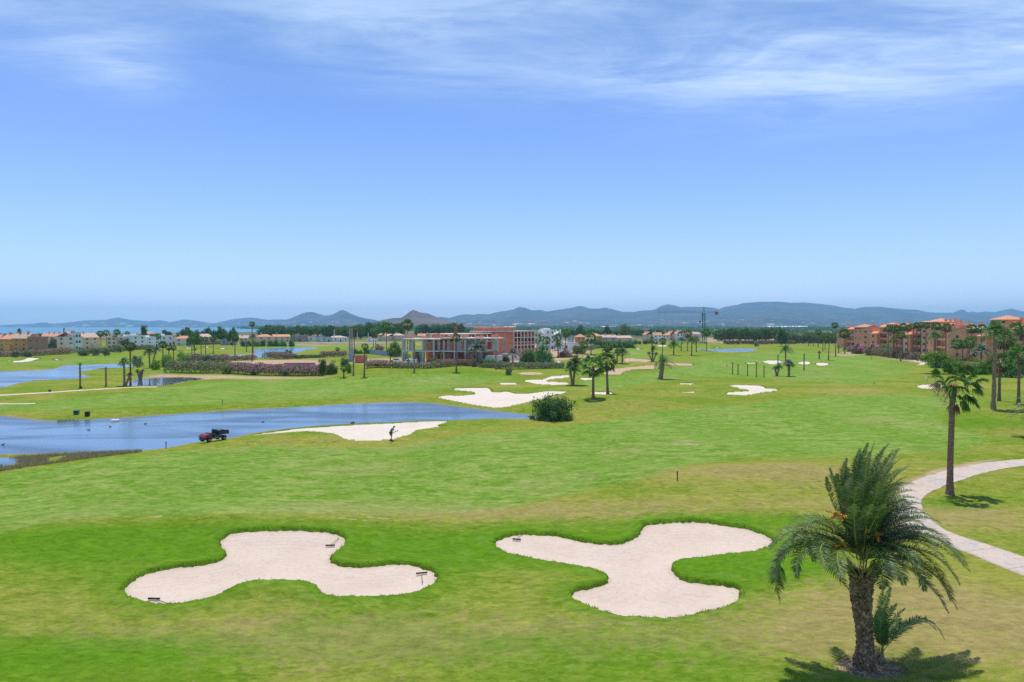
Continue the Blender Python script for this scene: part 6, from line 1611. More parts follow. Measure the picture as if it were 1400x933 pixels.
def flag():
    P = at(625.5, 500); h = top_z(P, 445.5)-P.z; root = empty('flag_pole', P, 0, 'tall red vertical banner on a pole before the concrete frame', 'flag')
    MB().tube([(0,0,0),(0,0,h)], [.09, .05], 8).build('pole', M_STEEL, root)
    z0 = top_z(P, 459)-P.z; V = []; f = []
    for i in range(13):
        t = i/12; z = z0+(h-.1-z0)*t; wd = 1.35*(1-.45*t*t)*(.92+.08*math.sin(t*9))
        for k in range(4): u = k/3; V.append((-.1-u*wd, .16*math.sin(u*3+t*5), z))
    for i in range(12):
        for k in range(3): a = i*4+k; f.append((a, a+1, a+5, a+4))
    me = bpy.data.meshes.new('banner'); me.from_pydata(V, [], f); me.materials.append(solid('red_cloth', (.78,.10,.07), .7, (.62,.14,.10), 3)); o = link('banner', me, root)
    sm = o.modifiers.new('thick', 'SOLIDIFY'); sm.thickness = .015
flag()
# lorry with trailer on the far left
def lorry():
    P, W, rz = frame_of((41.5,478.4),(73,477.6)); root = empty('lorry', P, rz, 'lorry with dark blue cab and long grey covered trailer parked by the purple hedge', 'lorry')
    MB_ = solid('dark_blue_paint', (.02,.04,.13), .35, spec=.6); MT = solid('grey_tarpaulin', (.36,.38,.40), .8); K = solid('black_rubber', (.02,.02,.02), .8)
    c = W*.34; h = 3.3
    m = MB(); m.box(0, c*.45, 0, 2.4, .7, 2.2); m.box(c*.3, c*.96, 0, 2.4, .7, h); m.build('cab', MB_, root)
    MB().box(c*.33, c*.6, -.03, .01, 1.9, 2.7).build('side_window', M_GLASS, root)
    t = MB(); t.box(c*1.02, W, 0, 2.5, .95, h-.2)
    for i in range(8): x = c*1.05+(W-c*1.1)*i/7; t.box(x, x+.12, -.05, -.003, .95, h-.2)
    t.build('trailer', MT, root)
    for x in (1.0, c*.8, W*.72, W*.84):
        w_ = MB()
        for y in (.1, 2.0): w_.tube([(x, y, .5), (x, y+.35, .5)], .5, 12)
        w_.build('wheel', K, root)
lorry()

# ------------------------------------------------------------------ cars and stores at the building site
def car(x, y, rz, label, paint, van=False):
    P = at(x, y); root = empty('parked_van' if van else 'parked_car', P, rz, label, 'van' if van else 'car')
    L, H_ = (4.9, 2.1) if van else (4.2, 1.45); b = MB()
    pr = [(0,.35),(L,.35),(L,.85),(L*.96,H_*.62),(L*(.93 if van else .80),H_),(L*(.22 if van else .36),H_),(L*(.12 if van else .24),H_*.64),(.1,H_*.56),(0,.7)]
    n = len(pr); b.v = [(px, 0, z) for px, z in pr]+[(px, 1.75, z) for px, z in pr]; b.f = [tuple(range(n)), tuple(reversed(range(n, 2*n)))]+[(i, n+i, n+(i+1) % n, (i+1) % n) for i in range(n)]; b.m = [0]*len(b.f)
    b.build('body', paint, root)
    for yy in (-.012, 1.752): MB().box(L*(.28 if van else .36), L*(.5 if van else .78), yy, yy+.01, H_*.64, H_*.93).build('side_window', M_GLASS, root)
    for xx in (L*.18, L*.80):
        for yy in (-.03, 1.55):
            w = MB(); w.tube([(xx, yy, .33), (xx, yy+.23, .33)], .33, 14); w.build('wheel', M_DARKIN, root)
WP = solid('white_car_paint', (.78,.78,.78), .3, (.75,.75,.75), spec=.5); SP = solid('silver_car_paint', (.42,.44,.46), .3, (.40,.42,.44), spec=.5)
car(551, 499.5, .1, 'white van parked at the left end of the concrete frame', WP, True)
car(668, 500.5, -.1, 'white car parked at the right end of the concrete frame', WP)
car(533, 495.5, .0, 'silver car parked by the grey screen fence', SP)
car(768, 482, .2, 'white car parked before the low white hall', WP)
# ------------------------------------------------------------------ the big date palm in the foreground
def hero_palm():
    P = at(1181, 911); S = mpp(P)
    root = empty('date_palm', P-Vector((0,0,.05)), 0, 'large shaggy date palm in the foreground with orange fruit and windblown fronds', 'palm tree', 'palms of the golf course')
    rg = np.random.default_rng(77)
    def W(px, py, dy=0.):        # photo pixel -> local coordinates in the palm's own plane, moved dy away
        d = ray(px, py); t = (P.y+dy)/d[1]; return np.array([d[0]*t-P.x, dy, CAMZ+d[2]*t-P.z+.05])
    # trunk: core plus overlapping old leaf bases
    top = W(1179, 792); H = top[2]
    cen = lambda t: np.array([(top[0])*t+.06*math.sin(t*6), 0, H*t])
    rad = lambda t: .345+.12*math.exp(-t*9)+.09*t**3-.03*math.sin(t*5)
    mb = MB(); mb.tube([cen(t) for t in np.linspace(-.03, 1.08, 15)], [rad(max(t, 0))*.93 for t in np.linspace(-.03, 1.08, 15)], 20)
    core = MB(); nrow = 34
    for i in range(nrow):
        t = i/nrow*1.05; c = cen(t); r = rad(t)
        for k in range(13):
            a = 2*math.pi*(k+.5*(i % 2))/13+rg.uniform(-.08, .08); out = np.array([math.cos(a), math.sin(a), 0]); sd = np.array([-math.sin(a), math.cos(a), 0])
            w = r*.25*rg.uniform(.8, 1.15); ln = .20*rg.uniform(.7, 1.3); pr = .055*rg.uniform(.5, 1.6)*(1+.9*t**6)
            b = c+out*r*.90; up = np.array([0, 0, 1.])
            q = [b-sd*w-up*.05, b+sd*w-up*.05, b+sd*w*.6+out*pr+up*ln*.8, b-sd*w*.6+out*pr+up*ln*.8, b-sd*w*.5+up*ln, b+sd*w*.5+up*ln]
            core.face([q[0], q[1], q[2], q[3]]); n0 = len(core.v)
            core.v += [tuple(x) for x in (q[3], q[2], q[5], q[4])]; core.f.append((n0-4+3, n0-4+2, n0+2, n0+3)); core.m.append(0)
            core.v = core.v[:]; 
            core.face([q[1], q[5], q[2]]); core.face([q[0], q[3], q[4]])
    t_o = mb.build('trunk', solid('palm_trunk_core', (.17,.10,.06), .95, (.09,.05,.03), 8, .1, .03), root, smooth=True)
    core.build('leaf_bases', M_TRUNKD, t_o)
    # little ferns growing on the trunk, soil dish
    V = []; Fq = {'r': [], 'l': []}
    heart = W(1180, 752)
    fr = []     # (tip px, tip py, dy, arch px, arch py, length of leaflets)
    T = [ # upright bunch blown to the right
     (1134,640,-.2,1148,690),(1130,652,.6,1140,700),(1158,627,.4,1152,680),(1166,648,-.8,1158,700),(1187,606,.3,1172,668),(1196,604,-.5,1180,670),(1210,612,.6,1186,668),(1222,616,-.2,1196,664),(1229,614,1.2,1192,668),
     (1240,640,.2,1202,666),(1244,637,-.9,1206,672),(1236,660,.9,1205,682),(1250,662,1.5,1205,672),(1246,690,-.6,1216,688),(1256,683,.4,1218,684),(1178,622,1.4,1172,680),(1204,634,1.9,1186,690),(1216,648,-1.5,1192,690),(1172,666,-1.3,1166,705),
     (1226,704,-1.7,1200,700),(1192,690,-2.0,1184,718),(1150,664,1.8,1154,705),(1203,660,-1.9,1190,700),(1142,700,1.2,1155,720),
      (1145,648,.3,1146,692),(1176,614,.9,1168,672),(1216,606,-.4,1186,664),(1234,626,-.8,1198,668),(1240,652,-1.4,1206,680),(1252,672,-.4,1214,680),(1190,618,-1.2,1178,680),(1160,640,1.2,1156,694),(1222,630,1.4,1194,676),(1262,690,.9,1226,692),(1240,684,1.8,1212,694),(1210,690,-2.4,1192,716),(1168,690,-2.0,1168,716),(1230,668,-1.8,1204,690),
     # left arching and drooping
     (1052,752,-.3,1098,712),(1062,775,.6,1092,726),(1066,824,-.6,1066,742),(1070,806,.4,1072,738),(1098,744,1.4,1112,704),(1113,768,-1.4,1116,724),(1084,742,.1,1110,708),(1160,806,-1.9,1124,750),(1130,778,-2.3,1120,734),
     (1075,722,1.4,1118,700),
     # right side, long, arching down
     (1326,782,.2,1258,730),(1318,776,-.9,1264,722),(1322,774,1.3,1266,724),(1308,834,-.3,1262,766),(1300,822,.7,1268,764),(1296,838,-1.2,1252,778),(1286,716,.5,1240,706),(1274,708,-.4,1234,700),(1264,702,1.4,1226,694),(1290,762,-1.7,1240,734),(1272,792,1.4,1248,748),
     (1236,800,-2.4,1212,746),(1222,792,-2.7,1196,744),(1256,776,-2.2,1222,738),(1284,736,1.9,1240,714),(1240,772,2.3,1220,738),(1180,770,2.8,1180,730),(1130,760,2.6,1140,722),(1206,806,-2.0,1204,764),(1312,800,-1.2,1262,744),(1290,800,.2,1258,748),(1280,748,-1.2,1238,722),(1300,746,1.0,1256,716),(1266,722,-1.2,1228,706),(1264,808,-1.6,1240,752),(1308,760,2.0,1262,726),(1090,790,-1.0,1102,740),(1062,760,1.6,1104,720),(1102,724,-1.0,1126,704),(1152,790,-2.6,1142,746),
    ]
    for i, (tx, ty, dy, ax, ay) in enumerate(T):
        tip = W(tx, ty, dy); arch = W(ax, ay, dy*.45)
        h0 = heart+np.array([rg.normal(0, .10), rg.normal(0, .12)+dy*.05, rg.normal(-.25, .12)])
        m = arch*1.0
        ctrl = 2*m-.5*(h0+tip)*1.0 if False else m+(m-.5*(h0+tip))*.55
        path = bez(h0, ctrl, tip, 14)
        L = np.linalg.norm(path[1:]-path[:-1], axis=1).sum()
        feather(V, Fq, path, int(26*L)+14, .47 if ty < 712 else .56, .0155, rad=.035, start=.16, rg=rg, vee=.40, flop=.55)
    fmesh_o = link('fronds', fmesh('fronds', V, Fq, [M_DATE, M_PETIOLE]), root)
    # bare yellow stalk bases fanning out of the heart
    st = MB()
    for i in range(46):
        a = i*2.4; e = rg.uniform(-.1, 1.2); b = top+np.array([math.cos(a)*.33, math.sin(a)*.33, .05+.35*rg.random()])
        d = np.array([math.cos(a)*math.cos(e), math.sin(a)*math.cos(e), math.sin(e)]); l = rg.uniform(.35, .95)
        st.tube([b-d*.15, b+d*l*.5+np.array([0,0,.06]), b+d*l+np.array([0,0,.12])], [.05, .035, .02], 5)
    st.build('frond_stalks', M_PETIOLE, root)
    # fruit clusters
    for (fx, fy, dy) in ((1143,710,-.75),(1186,722,-.75),(1151,752,-.9),(1198,738,-.7)):
        c = W(fx, fy, dy); n = 420; nb = 9
        q = []; 
        for b_ in range(nb):
            d = rg.normal(0, 1, 3); d[2] = abs(d[2])*.2-.55; d /= np.linalg.norm(d)
            s = rg.uniform(0, 1, n//nb)[:, None]; q.append(c+np.array([0, 0, .25])+d*s*.42+rg.normal(0, .022, (n//nb, 3)))
        q.append(c+np.array([0, 0, .25])+rg.normal(0, .05, (60, 3))); q = np.vstack(q); n = len(q); a = rg.normal(0, 1, (n, 3)); a /= np.linalg.norm(a, axis=1)[:, None]; b = np.cross(a, rg.normal(0, 1, (n, 3))); b /= np.linalg.norm(b, axis=1)[:, None]; s = .030
        Vq = np.stack([q-a*s, q-b*s, q+a*s, q+b*s], 1).reshape(-1, 3)
        link('fruit_cluster', mesh_np('fruit_cluster', Vq, np.full(n, 4), np.arange(4*n), M_FRUIT), root)
    # green tuft on the trunk
    V = []; Fq = {'r': [], 'l': []}; c = W(1172, 818, -.45)
    for i in range(9):
        a = rg.uniform(0, 6.28); d = np.array([math.cos(a)*.14, -.1-.05*rg.random(), .08+.1*rg.random()]); feather(V, Fq, bez(c, c+d, c+d*1.5+np.array([0,0,-.08]), 5), 8, .07, .012, rad=.006, rg=rg)
    link('fern_tuft', fmesh('fern_tuft', V, Fq, [M_FAN, M_FAN]), root)
    # sucker at its foot: a plant of its own
    Q = at(1203, 905); r2 = empty('young_date_palm', Q-Vector((0,0,.05)), 0, 'small young date palm sprouting right beside the foot of the large date palm', 'palm tree', 'palms of the golf course')
    V = []; Fq = {'r': [], 'l': []}; P = Q
    base = W(1205, 893)
    for (tx, ty, dy, ax, ay) in ((1208,806,.0,1200,852),(1218,803,.5,1204,848),(1226,826,.2,1208,856),(1238,832,-.4,1212,862),(1232,846,.6,1212,868),(1222,850,-.5,1208,866),(1292,876,-.3,1256,838),(1280,862,.5,1250,846),(1246,853,-.5,1222,858),(1208,838,-.5,1202,862),(1200,836,.4,1200,860),(1214,822,-.3,1206,850)):
        tip = W(tx, ty, dy); m = W(ax, ay, dy*.5); h0 = base+np.array([rg.normal(0, .03), rg.normal(0, .04), 0])
        path = bez(h0, m+(m-.5*(h0+tip))*.6, tip, 10); L = np.linalg.norm(path[1:]-path[:-1], axis=1).sum()
        feather(V, Fq, path, int(22*L)+10, .36, .018, rad=.018, start=.2, rg=rg, vee=.3, flop=.35)
    link('fronds', fmesh('fronds', V, Fq, [M_DATE, M_PETIOLE]), r2)
    s2 = MB(); s2.tube([(0,0,0),(.02,0,.22),(.05,0,.42)], [.20, .17, .09], 10)
    for i in range(30):
        a = i*2.4; z = .02+.011*i; r = .17-.002*i; s2.face([(math.cos(a-.2)*r, math.sin(a-.2)*r, z), (math.cos(a+.2)*r, math.sin(a+.2)*r, z), (math.cos(a)*(r+.07), math.sin(a)*(r+.07), z+.14)])
    s2.build('stem', M_TRUNKD, r2)
hero_palm()
# fallen fibre and soil round the foot
def litter():
    c = at(1188, 912); n = 900; a = rng.uniform(0, 6.28, n); r = np.sqrt(rng.uniform(.05, 1, n)); X = c.x+np.cos(a)*r*1.5; Y = c.y+np.sin(a)*r*1.0
    Z = H1(X, Y)+.01; q = np.stack([X, Y, Z], 1); d = np.stack([np.cos(a*7), np.sin(a*7), rng.uniform(-.1, .5, n)], 1)*rng.uniform(.03, .13, n)[:, None]; w = np.stack([-np.sin(a*7), np.cos(a*7), 0*a], 1)*.012
    V = np.stack([q-w, q+w, q+d+w, q+d-w], 1).reshape(-1, 3); o = link('palm_litter', mesh_np('palm_litter', V, np.full(n, 4), np.arange(4*n), M_FANDRY)); tag(o, kind='stuff')
litter()

# ------------------------------------------------------------------ the tall fan palm by the path
def hero_fan():
    P = at(1298.5, 676); root = empty('fan_palm', P-Vector((0,0,.05)), 0, 'tall slender fan palm beside the curved path, with windblown leaves and dry pinkish sprays', 'palm tree', 'palms of the golf course')
    rg = np.random.default_rng(5)
    def W(px, py, dy=0.):
        d = ray(px, py); t = (P.y+dy)/d[1]; return np.array([d[0]*t-P.x, dy, CAMZ+d[2]*t-P.z+.05])
    S = mpp(P); pts = [W(1298.5,678),W(1298.8,655),W(1299.5,620),W(1301,580),W(1302,552),W(1303,530)]
    m = MB(); n = 46; path = []; rads = []
    tt = np.linspace(0, 1, len(pts)); A = np.array(pts)
    for i in range(n):
        t = i/(n-1); path.append([np.interp(t, tt, A[:,k]) for k in range(3)]); rads.append((.245+.17*math.exp(-t*11)-.0*t)*(1-.12*t)*(1+.05*(i % 2)))
    m.tube(path, rads, 12); m.build('trunk', M_TRUNKF, root, smooth=True)
    # red-brown boots under the crown
    b = MB()
    for i in range(70):
        a = i*2.4; t = .86+.14*(i/70); c = np.array([np.interp(t, tt, A[:,k]) for k in range(3)]); o = np.array([math.cos(a), math.sin(a), 0]); s = np.array([-math.sin(a), math.cos(a), 0])
        q = c+o*.22; b.face([q-s*.09, q+s*.09, q+s*.05+o*.12+np.array([0,0,.3]), q-s*.05+o*.12+np.array([0,0,.3])])
    b.build('leaf_bases', solid('reddish_leaf_base', (.25,.10,.05), .9, (.14,.06,.035), 6), root)
    V = []; Q = {'r': [], 'l': []}; V2 = []; Q2 = {'r': [], 'l': []}; h = W(1303, 530)
    T = [(1303,508,.2),(1312,506,-.4),(1322,502,.6),(1332,508,-.2),(1318,520,-.9),(1330,524,.4),(1294,506,.5),(1286,514,-.4),(1291,524,-1),(1340,518,.2),(1306,500,1.0),(1314,512,1.3),(1298,516,1.4),(1326,514,1.2),(1282,508,.8),(1310,528,-1.2),(1334,532,-.5),(1300,530,-1.2),(1324,540,.2),(1284,526,.9),(1310,518,-1.3),(1297,500,-.3)]
    for (tx, ty, dy) in T:
        tip = W(tx, ty, dy); fan_leaf(V, Q, h+rg.normal(0, .06, 3), h+(tip-h)*.85, rg.uniform(.85, 1.12), rg, 22, droop=.55+.3*(ty > 518), spread=2.5)
    for (tx, ty, dy, r_) in ((1322,552,-.3,1.0),(1330,548,.3,1.15),(1318,546,.5,.9)):     # drooping blown leaves on the right
        tip = W(tx-6, ty-6, dy); fan_leaf(V, Q, h, tip, r_, rg, 20, droop=.5, spread=1.7)
    for (tx, ty, dy) in ((1308,556,-.3),(1300,556,.4),(1313,552,.2)):
        fan_leaf(V2, Q2, h+np.array([0,0,-.2]), W(tx, ty-4, dy), .7, rg, 14, droop=.9, spread=1.3)
    q = Q['r']+Q['l']; mi = [1]*len(Q['r'])+[0]*len(Q['l']); bb = len(V); q2 = [tuple(k+bb for k in f) for f in Q2['r']+Q2['l']]; mi += [2]*len(q2)
    link('crown', mesh_np('crown', np.array(V+V2), np.full(len(q)+len(q2), 4), np.array(q+q2).ravel(), [M_FAN, M_PETIOLE, M_FANDRY], mi), root)
    for (tx, ty, dy) in ((1264,514,.2),(1270,526,-.4),(1276,534,.3),(1281,540,-.2),(1290,552,.0),(1286,546,.6)):
        st = MB(); tip = W(tx, ty, dy); mid = .5*(h+tip)+np.array([0,0,.35]); pth = bez(h, mid, tip, 10); st.tube(pth, [.022]*9+[.008], 4, cap=False)
        for k in range(60):
            s = rg.integers(4, 10); p = pth[s]+rg.normal(0, .03, 3); d = rg.normal(0, 1, 3)*[.3, .3, .1]+np.array([-.12, 0, -.35]); e = p+d*rg.uniform(.5, 1.2); w = np.array([.012, .004, .004])
            st.face([p-w, p+w, e+w*.6, e-w*.6])
        st.build('flower_spray', M_STALK, root)
hero_fan()

# frond tips of a plant standing just outside the right edge
def edge_palm():
    P = at(1424, 600); root = empty('date_palm', P-Vector((0,0,.05)), 0, 'date palm just outside the right edge of the picture, only frond tips showing', 'palm tree', 'palms of the golf course')
    cs = 34*mpp(P); th = top_z(P, 560)-P.z
    t = link('trunk', TD[0], root); t.scale = (.3, .3, th+.1); crown_obj(DC[1], root, (0, 0, th), cs, 2.6)
edge_palm()

# ------------------------------------------------------------------ bunker rakes, stakes, bins
M_BLACK = solid('black_plastic', (.012,.012,.014), .5); M_HANDLE = solid('grey_rake_handle', (.16,.15,.15), .5)
def sand_z(x, y):
    return H0(x, y)-.14-.02
def rake(hx, hy, ax, ay, width, label, headang):
    """head centre px, handle end px"""
    def g(px, py):
        x, y, z = hit(lambda a, b: float(H0(a, b))-.3, px, py); return Vector((x, y, z))
    a = g(hx, hy); b = g(ax, ay)
    root = empty('bunker_rake', a, 0, label, 'rake', 'bunker rakes left on the sand')
    # find the sand surface from above
    def sz(p):
        for k, Pp in BUNK.items():
            if k.startswith('front'):
                d = float(sdf(Pp, np.array([p.x]), np.array([p.y]))[0])
                if d < .2:
                    wid = {'front_left': 4.2, 'front_right': 4.6}[k]
                    return float(H0(p.x, p.y))-.14-.38*float(sstep(0, 1, np.array(-d/wid)))
        return float(H0(p.x, p.y))
    root.location.z = sz(a)+.02
    bz = sz(b)-sz(a)
    d = Vector((b.x-a.x, b.y-a.y, 0)); L = min(1.7, max(.9, d.length)); d.normalize()
    s = Vector((math.cos(headang), math.sin(headang), 0))
    m = MB(); M = Matrix.Translation((0, 0, .05)) @ Matrix.Rotation(headang, 4, 'Z')
    m.box(-width/2, width/2, -.035, .035, .02, .09, 0, M)
    for i in range(13):
        x = -width/2+.03+(width-.06)*i/12; m.box(x-.008, x+.008, -.012, .012, -.06, .018, 0, M)
    m.build('rake_head', M_BLACK, root)
    h = MB(); h.tube([(0,0,.1), tuple(d*L*.5+Vector((0,0,.1+bz*.5))), tuple(d*L+Vector((0,0,.07+bz)))], .018, 8); h.build('handle', M_HANDLE, root)
    g_ = MB(); e = d*L; g_.tube([tuple(d*(L-.16)+Vector((0,0,.075+bz))), tuple(d*(L+.02)+Vector((0,0,.07+bz)))], .027, 8); g_.build('grip', M_BLACK, root)
rake(451.5, 750.5, 463, 741, .62, 'rake with raised slanting handle near the top right lobe of the left bunker', .05)
rake(576.5, 789, 577.5, 802, .68, 'rake with its handle pointing towards the viewer at the right end of the left bunker', .25)
rake(210.5, 825, 240, 836, .66, 'rake lying at the grassy lower left rim of the left bunker', -.05)
rake(706.5, 742, 714, 734.5, .60, 'rake at the left tip of the right bunker', -.25)
def stake(x, yb, yt, label, mat, tip=None, r=.03):
    P = at(x, yb); h = top_z(P, yt)-P.z; root = empty('marker_stake', P-Vector((0,0,.05)), 0, label, 'stake')
    MB().tube([(0,0,0),(0,0,h*.62)], r, 8).build('post', mat, root); m = MB(); m.tube([(0,0,h*.62+.002),(0,0,h)], r*1.25, 8); m.tube([(0,0,h+.001),(0,0,h+.03)], [r*1.25, r*.2], 8); m.build('cap', tip or mat, root)
M_REDP = solid('red_paint', (.45,.03,.03), .5); M_DARKP = solid('dark_wood_post', (.05,.035,.03), .8)
stake(926, 657, 643.5, 'dark marker stake with reddish top standing on the brown mound', M_DARKP, M_REDP, .05)
stake(227, 612, 603.5, 'small red-topped stake at the water edge left of the utility cart', M_DARKP, M_REDP, .05)
stake(304, 553, 546, 'thin grey marker stake on the fairway beyond the pond', M_HANDLE, None, .05)
stake(1195, 527, 523, 'tiny white and dark stake near the far right bunker', M_WPOST, M_DARKP, .07)
stake(993.5, 502, 498.5, 'tiny dark stake on the fairway left of the five palm stems', M_DARKP, None, .07)
stake(1191.5, 493, 487, 'thin dark stake on the lawn before the terracotta blocks', M_DARKP, None, .06)
def bin_(x, yb, w, h, label, mat, cat='box'):
    P = at(x, yb); m = mpp(P); w *= m; h *= m; root = empty('litter_bin', P-Vector((0,0,.03)), .2, label, cat)
    MB().box(-w/2, w/2, -w/2, w/2, 0, h*.82).build('body', mat, root); m_ = MB(); m_.box(-w*.55, w*.55, -w*.55, w*.55, h*.823, h); m_.build('lid', mat, root)
    k = MB(); k.box(-w*.3, w*.3, -w*.53, -w*.505, h*.55, h*.72); k.build('slot', M_BLACK, root)
bin_(104.5, 566.5, 5.6, 6, 'dark green bin on the far bank of the pond, left of the black one', solid('green_bin', (.02,.16,.10), .5), 'bin')
bin_(119.5, 567, 5, 6.5, 'black bin on the far bank of the pond, right of the green one', solid('charcoal_bin', (.03,.03,.035), .5), 'bin')
bin_(68, 536, 2.4, 3, 'tiny black bin beside the pale path on the left', M_BLACK, 'bin')
bin_(110.5, 531.8, 2.6, 3, 'tiny black bin at the foot of the dark bare palm trunk', M_BLACK, 'bin')
for i, (x, y, s, l) in enumerate([(155,571.6,.5,'pale rock at the water edge on the far bank, left one'),(160,571.2,.42,'pale rock at the water edge on the far bank, right one'),(482,579.6,.4,'dark stone on the upper edge of the sand by the pond')]):
    P = at(x, y); g = MB(); g.tube([(0,0,-.15),(0,0,.0),(.05,0,s*.5),(.02,.03,s*.8)], [s*.7, s*.9, s*.7, s*.2], 7); o = g.build('rock', M_CONCL if i < 2 else M_DARKP); o.location = (P.x, P.y, max(P.z, ZW)); tag(o, l, 'rock')

# ducks / small birds on the water
def duck(x, y, label):
    p = plane_pt(x, y, ZW); rg = random.Random(int(x)); m = MB()
    m.tube([(-.25,0,.10),(-.16,0,.09),(0,0,.08),(.13,0,.09),(.2,0,.16),(.22,0,.26),(.27,0,.29),(.37,0,.27)], [.01,.07,.11,.09,.05,.04,.055,.012], 8)
    o = m.build('duck', solid('duck_plumage', (.05,.045,.04), .8), smooth=True); o.location = (p[0], p[1], ZW-.02); o.scale = (.75,)*3; o.rotation_euler = (0, 0, rg.uniform(0, 6)); tag(o, label, 'duck', 'ducks on the pond')
for x, y, l in [(198.5,580,'small dark duck alone in the middle of the pond'),(121,588.5,'dark duck on the pond left of the middle one'),(151,584,'duck on the pond between two others, near the far bank'),(4,608.5,'dark duck at the left edge of the pond'),(359,577.5,'duck on the pond above the utility cart, to its right')]: duck(x, y, l)

# ------------------------------------------------------------------ utility cart
def cart():
    A = at(284.5, 605.5); B = at(316, 600.5); d = B-A; rz = math.atan2(d.y, d.x)
    P = A.copy(); root = empty('utility_cart', P+Vector((0,0,.0)), rz, 'black and red utility cart with open cargo bed parked on the grass by the pond', 'utility cart')
    root.rotation_euler = (0, -math.atan2(HT(B.x,B.y)-HT(A.x,A.y), d.length), rz)
    L = 3.3; W = 1.5; sc_ = d.length/2.45*.98
    root.scale = (sc_*.76,)*3
    RED = solid('red_plastic_hood', (.27,.015,.025), .35, (.2,.012,.02), spec=.6); BLK = solid('black_body', (.045,.048,.055), .45, spec=.5); RUB = solid('tyre_rubber', (.018,.018,.018), .85); GRY = solid('grey_metal', (.30,.31,.32), .4, metal=.6); SEAT = solid('black_seat', (.03,.035,.045), .6); BED = solid('dark_bed_liner', (.07,.07,.09), .6)
    # chassis and cab, front at x=-.35, rear at 2.9 ; wheels at 0.25 and 2.35
    c = MB()
    def prof(pts, y0, y1, mm):
        n = len(pts); b = len(mm.v); mm.v += [(x, y0, z) for x, z in pts]+[(x, y1, z) for x, z in pts]
        mm.f.append(tuple(b+i for i in range(n))); mm.m.append(0); mm.f.append(tuple(b+n+i for i in reversed(range(n)))); mm.m.append(0)
        for i in range(n): mm.f.append((b+i, b+n+i, b+n+(i+1) % n, b+(i+1) % n)); mm.m.append(0)
    prof([(-.3,.34),(2.75,.40),(2.75,.55),(1.45,.58),(1.4,.75),(.95,.75),(.9,.5),(.55,.5),(.5,.8),(-.25,.78)], .15, W-.15, c); 
    prof([(.95,.5),(1.5,.5),(1.5,.72),(.95,.72)], .02, W-.02, c)
    c.build('body', BLK, root)
    h = MB(); prof([(-.38,.62),(.62,.70),(.60,.98),(.35,1.05),(-.12,.96),(-.36,.78)], .12, W-.12, h)
    prof([(-.15,.66),(.55,.66),(.50,.86),(-.05,.84)], .0, .118, h); prof([(-.15,.66),(.55,.66),(.50,.86),(-.05,.84)], W-.118, W, h); h.build('hood', RED, root)
    for y in (.22, W-.42):
        MB().box(-.405, -.345, y, y+.2, .66, .75).build('headlight', GRY, root)
    MB().box(-.44, -.385, .2, W-.2, .36, .5).build('bumper', BLK, root)
    sill = MB(); sill.box(.6, 1.5, -.02, .1, .42, .5); sill.box(.6, 1.5, W-.1, W+.02, .42, .5); sill.build('side_step', GRY, root)
    for y in (.2, .8):
        s = MB(); s.box(1.0, 1.42, y, y+.5, .78, .92); s.box(1.40, 1.52, y+.02, y+.48, .9, 1.42); s.build('seat', SEAT, root)
    sw = MB(); pts = [(.82+.10*math.sin(a)*.5, .42+.17*math.cos(a), 1.16+.17*math.sin(a)*.85) for a in np.linspace(0, 2*math.pi, 17)]; sw.tube(pts, .018, 6, cap=False); sw.tube([(.6,.42,.95),(.82,.42,1.16)], .02, 6); sw.build('steering_wheel', BLK, root)
    d_ = MB(); prof([(.55,.75),(.75,.8),(.72,1.1),(.58,1.1)], .15, W-.15, d_); d_.build('dashboard', BLK, root)
    b = MB(); b.box(1.6, 3.0, .0, W, .78, .84)
    b.box(1.6, 1.66, .0, W, .843, 1.25); b.box(1.663, 3.0, .0, .05, .843, 1.16); b.box(1.663, 3.0, W-.05, W, .843, 1.16)
    for x in (1.8, 2.1, 2.4, 2.7): b.box(x, x+.05, -.03, -.002, .80, 1.16)
    bed = b.build('cargo_bed', BED, root); MB().box(2.96, 3.02, .052, W-.052, .845, 1.2).build('tailgate', BED, bed)
    g = MB(); g.tube([(1.6,.03,1.25),(1.6,.03,1.5),(1.6,W-.03,1.5),(1.6,W-.03,1.25)], .025, 6); g.tube([(1.7,.03,1.3),(2.95,.03,1.3)], .02, 6); g.tube([(1.7,W-.03,1.3),(2.95,W-.03,1.3)], .02, 6)
    for x in (1.7, 2.95): g.tube([(x,.03,1.16),(x,.03,1.3)], .02, 6); g.tube([(x,W-.03,1.16),(x,W-.03,1.3)], .02, 6)
    g.build('rail', BLK, root)
    for x, y in ((.2,.0),(.2,W-.24),(2.3,.0),(2.3,W-.24)):
        w_ = MB(); w_.tube([(x, y-.02, .31),(x, y+.04, .31),(x, y+.20, .31),(x, y+.26, .31)], [.26,.315,.315,.26], 18); wo = w_.build('wheel', RUB, root)
        r_ = MB(); r_.tube([(x, y-.035, .31),(x, y+.275, .31)], [.15,.15], 10); r_.build('rim', GRY, wo)
    # load: a coiled hose and a box in the bed
    k = MB(); k.box(1.9, 2.35, .3, .9, .845, 1.22)
    o = k.build('toolbox', solid('dark_blue_box', (.02,.03,.07), .5)); o.matrix_world = Matrix.Translation(root.location) @ Matrix.Rotation(rz, 4, 'Z') @ Matrix.Scale(sc_*.76, 4); o.location.z += .01; tag(o, 'dark tool box lying in the cargo bed of the utility cart', 'tool box')
cart()

